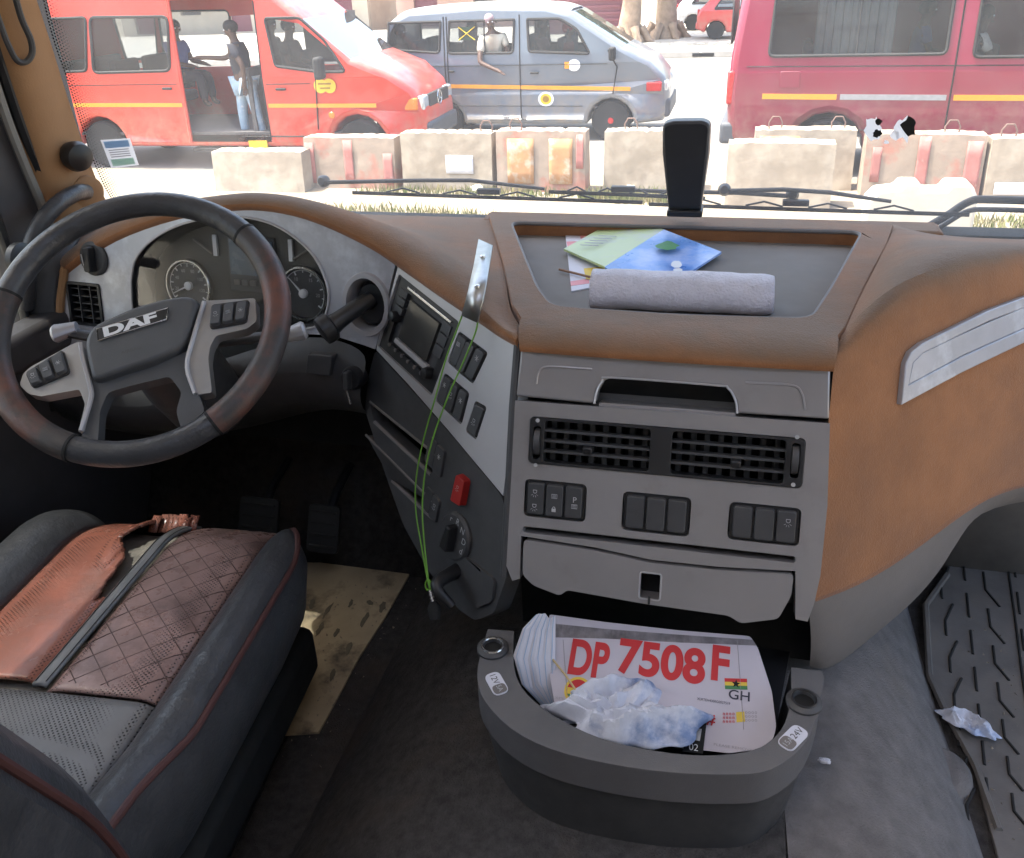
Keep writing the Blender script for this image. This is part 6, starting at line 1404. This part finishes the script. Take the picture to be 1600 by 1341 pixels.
for px_, py_, r_, m_ in ((853, 155, .13, 'white_print'), (853, 155, .095, 'badge_y'), (897, 102, .10, 'white_print')):
    x, z = q2(px_, py_); mb = MB(); mb.prism(fl, ell(x-ox2, z, r_, r_*.9, 24), .001, .004 if m_ == 'white_print' else .006); mb.build('round_badge', M[m_], hv, local=True)
x, z = q2(853, 155); mb = MB(); mb.prism(fl, ell(x-ox2, z, .055, .05, 16), .006, .008); mb.build('badge_print', M['brown_print'], hv, local=True)
x, z = q2(886, 102); mb = MB(); mb.prism(fl, rp(x-ox2-.04, z-.05, x-ox2+.04, z+.05), .001, .005); mb.build('small_sticker', M['orange_tape'], hv, local=True)
# ---- crimson van at the right
Y3 = 12.0; q3 = pxY(Y3); ox3 = -.15
cv = thing('crimson_van', (ox3, Y3, 0), 'dark crimson van with orange and grey side trim filling the right', 'van', rz=RAD(-2.0))
prof = [(.02, .50), (-.02, 1.0), (0, 1.5), (.10, 2.30), (.28, 2.56), (3.0, 2.62), (3.9, 2.56), (4.3, 2.3), (5.0, 1.5), (5.6, 1.2), (5.8, .9), (5.8, .4), (5.1, .32)] + arch(4.7, .43, .36, 8) + [(4.2, .30), (1.75, .27)] + arch(1.26, .45, .36, 8) + [(.78, .30), (.2, .34)]
c3 = Car(cv, prof, 1.92, 1.30, .09, .10)
wA = rnd([(.46, 1.50), (2.50, 1.50), (2.50, 2.32), (.50, 2.32)], .07, 3); wB = rnd([(2.80, 1.46), (3.85, 1.46), (4.1, 1.52), (3.7, 2.28), (2.80, 2.30)], .07, 3)
c3.body(M['p_crim'], [wA, wB], glass_segs=(7,), farholes=False); c3.window(wA, True); c3.window(wB);  # far flank closed without windows to darken the cabin
c3.inside_(.3, 4.5, .55, (1.2, 2.0, 3.3))
seg_strip(c3, .42, 1.32, 1.02, 1.01, .065, M['orange_tape'], 'side_trim'); seg_strip(c3, 1.36, 2.58, 1.01, 1.0, .065, M['trim_grey'], 'side_trim'); seg_strip(c3, 2.66, 4.2, 1.0, .99, .065, M['orange_tape'], 'side_trim')
c3.seam([(.2, 1.38), (4.4, 1.36)], 'side_moulding', .012); c3.seam([(.9, .62), (2.6, .60)], 'side_moulding', .012)
mb = MB(); mb.prism(c3.flank(False), rnd(rp(.62, 1.12, .86, 1.32), .03), .0, .008); mb.build('fuel_flap', M['p_crim'], cv, local=True, bevel=.004)
c3.seam([(2.62, .36), (2.62, 2.40)]); c3.seam([(2.70, .36), (4.1, .36)])
for x in (1.26, 4.7): c3.wheel(x, .36); c3.wheel(x, .36, near=False)
mb = MB(); mb.box((.02, .96, .55), (.22, 1.90, .28)); mb.build('bumper', M['bumper'], cv, local=True, bevel=.05, seg=3)
mb = MB(); mb.box((.02, .09, 1.12), (.10, .16, .42)); mb.build('tail_lamp', M['tail'], cv, local=True, bevel=.03)
mb = MB(); mb.box((-.02, .96, 1.9), (.03, 1.3, .55)); mb.build('rear_window', M['black'], cv, local=True, bevel=.03)
M['curtain'] = mat('grey_curtain_cloth', (.20, .21, .22), .9, var=.1)
for k in range(9): mb = MB(); mb.tube([V((1.05+.10*k, .16, 1.50)), V((1.05+.10*k, .20, 2.30))], .055, 8); mb.build('grey_curtain', M['curtain'], cv, local=True)
# ---- far small cars
def hatch(x0, Y, label, m_, L=3.6, flip=False):
    t = thing('small_car', (x0, Y, .12), label, 'car', rz=math.pi if flip else 0)
    prof = [(0, .35), (-.02, .75), (.10, .98), (.55, 1.42), (1.0, 1.50), (1.9, 1.46), (2.55, 1.0), (3.3, .82), (3.55, .6), (3.56, .3), (3.25, .22)] + arch(2.85, .34, .26, 7) + [(2.45, .22), (1.0, .22)] + arch(.62, .34, .26, 7) + [(.22, .24)]
    c = Car(t, prof, 1.6, .90, .28, .07); w1 = rnd([(.55, .95), (1.42, .95), (1.42, 1.36), (.85, 1.36)], .05, 3); w2 = rnd([(1.52, .95), (2.35, .95), (1.85, 1.36), (1.52, 1.36)], .05, 3)
    c.body(m_, [w1, w2], glass_segs=(5,)); c.window(w1); c.window(w2); c.inside_(.3, 2.6, .3, (.8, 1.7))
    for x in (.62, 2.85): c.wheel(x, .29, .17); c.wheel(x, .29, .17, near=False)
    c.seam([(1.47, .3), (1.47, 1.4)]); c.handle(1.30, .80, .12)
    mb = MB(); mb.box((0, .8, .45), (.10, 1.5, .22)); mb.build('bumper', m_, t, local=True, bevel=.04)
    mb = MB(); mb.box((.03, .2, .85), (.08, .18, .22)); mb.build('tail_lamp', M['tail'], t, local=True, bevel=.02)
    return t, c
t, c = hatch(-1.60, 32.2, 'small red car parked on the far pavement behind the crimson van', M['p_red2'])
for k in range(6): mb = MB(); mb.prism(c.flank(False), rp(1.35+.18*k, .50, 1.48+.18*k, .70), .001, .006); mb.build('door_print', M['white_print'], t, local=True)
t, c = hatch(-2.6, 36.5, 'small white car half hidden behind the pale tree trunks', M['p_white'])

# ---- barriers
def barrier(px0, px1, ptop, Y, m_, label, paints=(), loops=(), hcut=None, seed=1, thick=.40, lean=0):
    a = pY(px0, 260, Y); b = pY(px1, 260, Y); top = pY((px0+px1)/2, ptop, Y).z; w = b.x-a.x; cx = (a.x+b.x)/2
    t = thing('concrete_barrier', (cx, Y+thick/2, 0), label, 'barrier', 'concrete barriers along the road'); random.seed(seed)
    nx, nz, ny = 30, 8, 4; rows = []
    def prof_(f):                                         # going round: front bottom -> front top -> back top -> back bottom
        if f < .45: q = f/.45; return (-.5*thick+.13*thick*q, q*top)
        if f < .55: q = (f-.45)/.10; return (-.37*thick+.74*thick*q, top)
        q = (f-.55)/.45; return (.37*thick+.13*thick*q, top*(1-q))
    fs = [.45*i/16 for i in range(17)]+[.45+.1*i/4 for i in range(1, 5)]+[.55+.45*i/6 for i in range(1, 7)]
    cut = [random.uniform(.0, .05)*w for _ in range(2)]
    for i in range(nx+1):
        s_ = i/nx; row = []
        for f in fs:
            y, z = prof_(f); x = (s_-.5)*w; q = V((x*3, y*3, z*3)); k = 1
            e = min(s_, 1-s_); 
            if e < .04: y *= .96; z = z*(.985 if z > top*.9 else 1)
            zz = z-(.03*top*max(0, MN.noise(V((s_*5, seed, 0))))+.05*top*max(0, MN.noise(V((s_*17, seed, 2)))-.1)) if z > top*.95 else z
            d = MN.noise_vector(q+V((seed*3, 0, 0)))*.005+MN.noise_vector(q*4+V((0, seed, 0)))*.004+MN.noise_vector(q*9+V((0, seed, 3)))*.003
            row.append(V((x+d.x, y+d.y, max(0, zz+d.z*(1 if z > .05 else 0)))))
        rows.append(row)
    mb = MB(); mb.grid(rows); n = len(fs); mb.add(rows[0], [list(range(n))]); mb.add(rows[-1], [list(range(n))[::-1]])
    mb.build('block', m_, t, local=True, ang=35)
    for (s0_, s1_, t0_, t1_, pm_) in paints:
        P_ = []
        for s_, tt in ((s0_, t0_), (s1_, t0_), (s1_, t1_), (s0_, t1_)): P_.append((s_, tt))
        rr_ = [[V(((s0_+(s1_-s0_)*i/6-.5)*w, -.5*thick+.13*thick*(t0_+(t1_-t0_)*j/4)-.016, (t0_+(t1_-t0_)*j/4)*top)) for i in range(7)] for j in range(5)]
        mb = MB(); mb.grid(rr_); mb.build('painted_panel', M[pm_], t, local=True, solid=.004)
    for s_ in loops:
        x = (s_-.5)*w; mb = MB(); mb.tube([V((x-.07, 0, top-.05)), V((x-.08, 0, top+.06)), V((x-.04, 0, top+.13)), V((x+.04, 0, top+.13)), V((x+.08, 0, top+.06)), V((x+.07, 0, top-.05))], .010, 6); mb.build('lifting_loop', M['rust'], t, local=True)
    return t
YB_ = 10.9
barrier(330, 470, 238, YB_-.3, M['concrete'], 'pale low barrier in front of the open red van door, leftmost of the row', seed=1)
barrier(476, 616, 216, YB_, M['concrete_red'], 'barrier with faded red patches before the red van front wheel', ((.02, .12, .1, .9, 'red_paint_old'), (.45, .55, .1, .95, 'red_paint_old'), (.88, .98, .1, .7, 'red_paint_old')), seed=2)
barrier(627, 768, 209, YB_, M['concrete'], 'plain grey barrier with a white torn poster piece, third from the left', ((.50, .80, .30, .62, 'white_paper'),), (.92,), seed=3)
barrier(775, 914, 206, YB_, M['concrete_red'], 'barrier with two faded orange panels below the grey minibus', ((.13, .43, .14, .88, 'orange_paint'), (.60, .86, .14, .88, 'orange_paint'), (.90, .98, .4, .95, 'red_paint_old')), (.2,), seed=4)
barrier(943, 1075, 206, YB_+.15, M['concrete'], 'pale barrier partly hidden by the black dash device', (), (.30,), seed=5)
barrier(1176, 1334, 204, YB_+.35, M['concrete'], 'rear barrier with two rebar loops standing before the crimson van wheel', ((.05, .45, .2, .9, 'orange_paint'),), (.20, .82), seed=6)
barrier(1136, 1304, 225, YB_-.55, M['concrete'], 'stained barrier in front of another, left below the crimson van', (), (), seed=7)
barrier(1350, 1538, 211, YB_+.05, M['concrete_red'], 'barrier with dark red upright bands under the torn sticker', ((.06, .14, .25, .8, 'red_paint_old'), (.44, .54, .05, .97, 'red_paint_old'), (.84, .97, .1, .9, 'red_paint_old')), (.72,), seed=8)
barrier(1546, 1690, 218, YB_, M['concrete'], 'pale barrier at the right edge of the row', ((.1, .9, .1, .3, 'white_paper'),), (.2,), seed=9)
# whitewashed block lying nearer, with notched top
tb = thing('white_block', pZ(1425, 372, 0)+V((0, 0, 0)), 'whitewashed notched concrete block lying in front of the barriers at right', 'concrete block')
wb0 = pZ(1345, 385, 0); wb1 = pZ(1510, 385, 0); FWb = Fr(wb0, V((1, 0, 0)), V((0, 0, 1)), V((0, -1, 0))); wl_ = wb1.x-wb0.x; h_ = .62
mb = MB(); mb.plate(FWb, [(0, 0), (wl_, 0), (wl_, h_*.8), (wl_*.93, h_), (wl_*.72, h_), (wl_*.68, h_*.88), (wl_*.52, h_*.88), (wl_*.47, h_), (wl_*.30, h_), (wl_*.26, h_*.9), (wl_*.08, h_*.86), (0, h_*.7)], [], -.35, 0); mb.build('block', M['concrete_white'], tb, bevel=.03, seg=3)
random.seed(21)
for k, (x, y, r_) in enumerate(((862, 292, .20), (838, 296, .12), (890, 294, .10), (1170, 303, .09), (745, 300, .08), (985, 299, .07))):
    p = pZ(x, y, 0); rows = []
    for i in range(9):
        th = math.pi*i/8; rows.append([p+V((math.sin(th)*math.cos(2*math.pi*j/11)*r_*1.2, math.sin(th)*math.sin(2*math.pi*j/11)*r_, r_*.45-math.cos(th)*r_*.7))*1 + MN.noise_vector(V((i*.6+k*9, j*.9, k)))*r_*.25 for j in range(11)])
    lab = ('largest pale rubble lump beside the orange-panelled barrier', 'middle-sized rubble stone left of the largest lump', 'small rubble stone right of the largest lump', 'small stone before the stained front barrier', 'small stone below the poster barrier', 'tiny stone below the barrier beside the dash device')[k]
    mb = MB(); mb.grid(rows, cu=True); tag(mb.build('rubble_stone', M['concrete_white'], loc=p, ang=30), lab, 'stone', 'rubble by the barriers')
# ---- grass
def grass(name, regions, label_n, seed):
    random.seed(seed); mb = MB()
    for cx, cy, rx, ry, n, h in regions:
        for _ in range(n):
            a = random.uniform(0, 6.283); r_ = math.sqrt(random.random()); x, y = cx+rx*r_*math.cos(a), cy+ry*r_*math.sin(a); b = random.uniform(0, 6.283); hh = h*random.uniform(.4, 1.1); w_ = .006+.004*random.random()
            d = V((math.cos(b), math.sin(b), 0)); ln_ = V((random.uniform(-.5, .5), random.uniform(-.5, .5), 0))*hh
            p = V((x, y, 0)); mb.add([p-d*w_, p+d*w_, p+ln_*.4+V((0, 0, hh*.6))+d*w_*.6, p+ln_+V((0, 0, hh)), p+ln_*.4+V((0, 0, hh*.6))-d*w_*.6], [[0, 1, 2, 3, 4]])
    o = mb.build(name, M['grass_blade'], merge=False); o['kind'] = 'stuff'; o['label'] = label_n; o['category'] = 'grass'; return o
grass('grass', [(-4.2, 9.2, 1.8, .7, 2600, .12), (2.6, 9.4, 1.2, .7, 1800, .12), (-1.2, 10.6, .7, .25, 900, .14), (-3.4, 10.7, 1.5, .2, 700, .12), (-3.2, 30.6, 2.2, 1.0, 1500, .16), (-.9, 30.4, 1.0, .5, 700, .16)], 'dry grass tufts by the barriers and on the far verge', 31)
# ---- trees on the far pavement
def tree(x, Y, h, seed, label, lean=0):
    t = thing('street_tree', (x, Y, .1), label, 'tree', 'trees on the far pavement'); random.seed(seed)
    P_ = [V((0, 0, -.05)), V((.02, 0, .35)), V((.05+lean*.2, 0, 1.2)), V((lean*.5, .1, 2.4)), V((lean, .1, h*.55))]
    mb = MB(); mb.tube(crv(P_, 4), [.62-.022*i if i < 4 else .40-.018*(i-4) for i in range(17)], 12)
    for k in range(6): a = RAD(60*k+random.uniform(-15, 15)); mb.tube([V((.45*math.cos(a), .45*math.sin(a), .5)), V((.7*math.cos(a), .7*math.sin(a), .08)), V((.95*math.cos(a), .95*math.sin(a), -.05))], [.16, .13, .05], 6)
    for k in range(5):
        a = RAD(72*k+random.uniform(-20, 20)); b = P_[-1]; mb.tube([b-V((0, 0, .3*k)), b+V((1.0*math.cos(a), 1.0*math.sin(a), .8)), b+V((1.9*math.cos(a), 1.9*math.sin(a), 1.8))], [.16, .10, .04], 6)
    mb.build('trunk', M['bark'], t, local=True, ang=60, merge=False)
    mb = MB()
    for _ in range(2600):
        while True:
            d = V((random.uniform(-1, 1), random.uniform(-1, 1), random.uniform(-1, 1)))
            if d.length < 1 and MN.noise(d*2.2+V((seed, 0, 0))) > -.10: break
        c = V((lean, .1, h*.78))+V((d.x*2.7, d.y*2.7, d.z*h*.28)); e = random.uniform(.10, .22); u = V((random.gauss(0, 1), random.gauss(0, 1), random.gauss(0, .6))).normalized(); v = u.cross(V((random.gauss(0, 1), random.gauss(0, 1), random.gauss(0, 1)))).normalized()
        mb.add([c-u*e, c+v*e*.5, c+u*e, c-v*e*.5], [[0, 1, 2, 3]])
    mb.build('crown', M['leaf'], t, local=True, merge=False); return t
tree(-3.9, 32.0, 7.0, 41, 'tree with a flared pale trunk nearer the grey minibus', .3)
tree(-2.75, 33.5, 6.5, 42, 'tree with a flared pale trunk nearer the small red car', -.2)
# ---- maroon kiosk and shops behind
kq_ = thing('kiosk', (-6.2, 36.5, .12), 'maroon metal kiosk with horizontal slats behind the grey minibus roof', 'kiosk')
mb = MB(); mb.box((0, 1.0, 1.2), (3.0, 2.0, 2.4)); mb.build('kiosk_body', M['p_mar'], kq_, local=True, bevel=.02)
for k in range(9): mb = MB(); mb.box((0, -.03, .25+.24*k), (2.9, .06, .10)); mb.build('slat', M['p_mar'], kq_, local=True, bevel=.01)
mb = MB(); mb.box((0, .9, 2.46), (3.5, 2.7, .10)); mb.build('kiosk_roof', M['wheelrim'], kq_, local=True, bevel=.02)
M['wall_a'] = mat('cream_wall', (.55, .48, .38), .9, var=.12, vs=1.2); M['wall_b'] = mat('pink_wall', (.50, .33, .27), .9, var=.12, vs=1.2); M['roofing'] = mat('rusty_roof_sheet', (.25, .17, .13), .8, var=.2)
for k, (x, wdt, h, m_, lab) in enumerate(((-25, 14, 3.6, 'wall_a', 'cream shop building far behind the red van'), (-12, 9, 3.2, 'wall_b', 'pink shop building far behind the grey minibus'), (2.5, 13, 3.8, 'wall_a', 'cream shop building far behind the crimson van'), (17, 12, 3.4, 'wall_b', 'pink shop building at far right behind the crimson van'))):
    t = thing('shop_building', (x, 43, 0), lab, 'building')
    FBd = Fr(V((0, 0, 0)), V((1, 0, 0)), V((0, 0, 1)), V((0, -1, 0))); ops = []; nd = int(wdt/2.6)
    for i in range(nd): xx = -wdt/2+wdt*(i+.5)/nd; ops.append(rp(xx-.6, .15 if i % 2 == 0 else 1.0, xx+.6, 2.3))
    mb = MB(); mb.plate(FBd, rp(-wdt/2, 0, wdt/2, h), ops, -.25, 0); mb.box((0, 4, h/2), (wdt, .2, h)); mb.box((-wdt/2+.1, 2.1, h/2), (.2, 3.6, h)); mb.box((wdt/2-.1, 2.1, h/2), (.2, 3.6, h)); mb.build('wall', M[m_], t, local=True, merge=False)
    for i, o_ in enumerate(ops): mb = MB(); mb.sheet(FBd, o_, -.2); mb.build('shop_door' if i % 2 == 0 else 'window', M['p_mar'] if i % 2 == 0 else M['cabin'], t, local=True)
    mb = MB(); mb.add([V((-wdt/2-.4, -1.4, h-.35)), V((wdt/2+.4, -1.4, h-.35)), V((wdt/2+.4, 4.4, h+.5)), V((-wdt/2-.4, 4.4, h+.5))], [[0, 1, 2, 3]]); mb.build('roof', M['roofing'], t, local=True, solid=.08)

# ---- people in the street
M['jeans'] = mat('ripped_pale_jeans', (.26, .36, .46), .9, var=.2, vs=6, col2=(.52, .55, .58), s2=14, lo=.55, hi=.66)
J = dict(pelvis=(0, 0, 0), chest=(-.02, 0, .36), neck=(-.04, 0, .54), head=(-.07, -.02, .70), face=(-.9, -.35, -.1), shL=(-.04, .20, .47), elL=(-.30, .10, .30), haL=(-.62, -.05, .33), shR=(.0, -.19, .46), elR=(.16, -.24, .22), haR=(.12, -.20, -.04), hiL=(-.08, .06, -.06), knL=(-.12, .02, -.44), foL=(-.14, .05, -.84), hiR=(.10, -.05, -.06), knR=(.16, -.06, -.44), foR=(.22, -.04, -.84))
pm_ = pY(378, 108, Y1+.25)
person((pm_.x, pm_.y, 1.27), 'person in a dark shirt and ripped pale jeans standing in the open van door', J, sh_('charcoal_shirt', (.035, .035, .045)), M['jeans'])
p = pY(283, 78, Y1+.7); person((p.x-.1, p.y, 1.30), 'person in a blue shirt seated just inside the open red van door', seated(0, (1, -.5, 0)), sh_('blue_shirt', (.10, .13, .30)), sh_('dark_trousers', (.03, .03, .04)))
p = pY(452, 85, Y1+.5); person((p.x, p.y, 1.28), 'driver silhouette behind the red van front side window', seated(0, (1, 0, 0)), sh_('black_shirt', (.03, .03, .035)), sh_('dark_trousers', (.03, .03, .04)))
p = pY(420, 85, Y1+1.3); person((p.x, p.y, 1.28), 'second seated silhouette deeper inside the red van cab', seated(.05, (1, 0, 0)), sh_('brown_shirt', (.06, .04, .035)), sh_('dark_trousers', (.03, .03, .04)))
def shirt_striped():
    m_ = mat('striped_shirt', (.60, .56, .46), .9, var=.05); return pattern(m_, 'wave', 9, .1, .001, (.30, .26, .20), 0, (.1, .1, 1))
p = pY(774, 80, Y2+.24)
J = dict(pelvis=(0, 0, 0), chest=(-.02, -.06, .34), neck=(-.02, -.10, .50), head=(-.03, -.13, .65), face=(.3, -1, -.1), shL=(.16, -.04, .42), elL=(.24, -.06, .16), haL=(.22, -.02, -.06), shR=(-.18, -.16, .40), elR=(-.18, -.34, .06), haR=(.12, -.40, -.06), hiL=(.1, 0, -.05), knL=(.35, .2, -.05), foL=(.35, .2, -.45), hiR=(-.1, 0, -.05), knR=(.3, .1, -.05), foR=(.3, .1, -.45))
person((p.x, p.y, 1.20), 'person in a cream striped shirt leaning an arm out of the minibus window', J, shirt_striped(), sh_('dark_trousers', (.03, .03, .04)), cap=sh_('grey_pink_cap', (.30, .22, .24)))
p = pY(622, 60, Y2+.5); person((p.x, p.y, 1.02), 'passenger at the rearmost window of the grey minibus', seated(0, (1, -.2, 0)), sh_('maroon_shirt', (.12, .03, .03)), sh_('dark_trousers', (.03, .03, .04)))
p = pY(880, 70, Y2+.45); person((p.x, p.y, 1.00), 'minibus driver wearing a red cap at the front side window', seated(.05, (1, 0, 0)), sh_('dark_red_shirt', (.16, .03, .03)), sh_('dark_trousers', (.03, .03, .04)), cap=sh_('red_cap', (.45, .05, .05)))
p = pY(845, 66, Y2+1.1); person((p.x, p.y, 1.02), 'far seated passenger beside the minibus driver', seated(0, (1, 0, 0)), sh_('plum_shirt', (.10, .04, .07)), sh_('dark_trousers', (.03, .03, .04)))
p = pY(1530, 80, Y3+.25)
J = seated(0, (1, -.2, 0)); J.update(elR=(.16, -.26, .20), haR=(.48, -.24, .22))
person((p.x-.05, p.y, 1.20), 'person in a white shirt at the front window of the crimson van', J, sh_('white_shirt', (.60, .58, .55)), sh_('dark_trousers', (.03, .03, .04)))
p = pY(1440, 40, Y3+.9); person((p.x, p.y, 1.25), 'passenger in blue deep behind the long window of the crimson van', seated(0, (1, 0, 0)), sh_('blue_dress', (.05, .09, .25)), sh_('dark_trousers', (.03, .03, .04)))
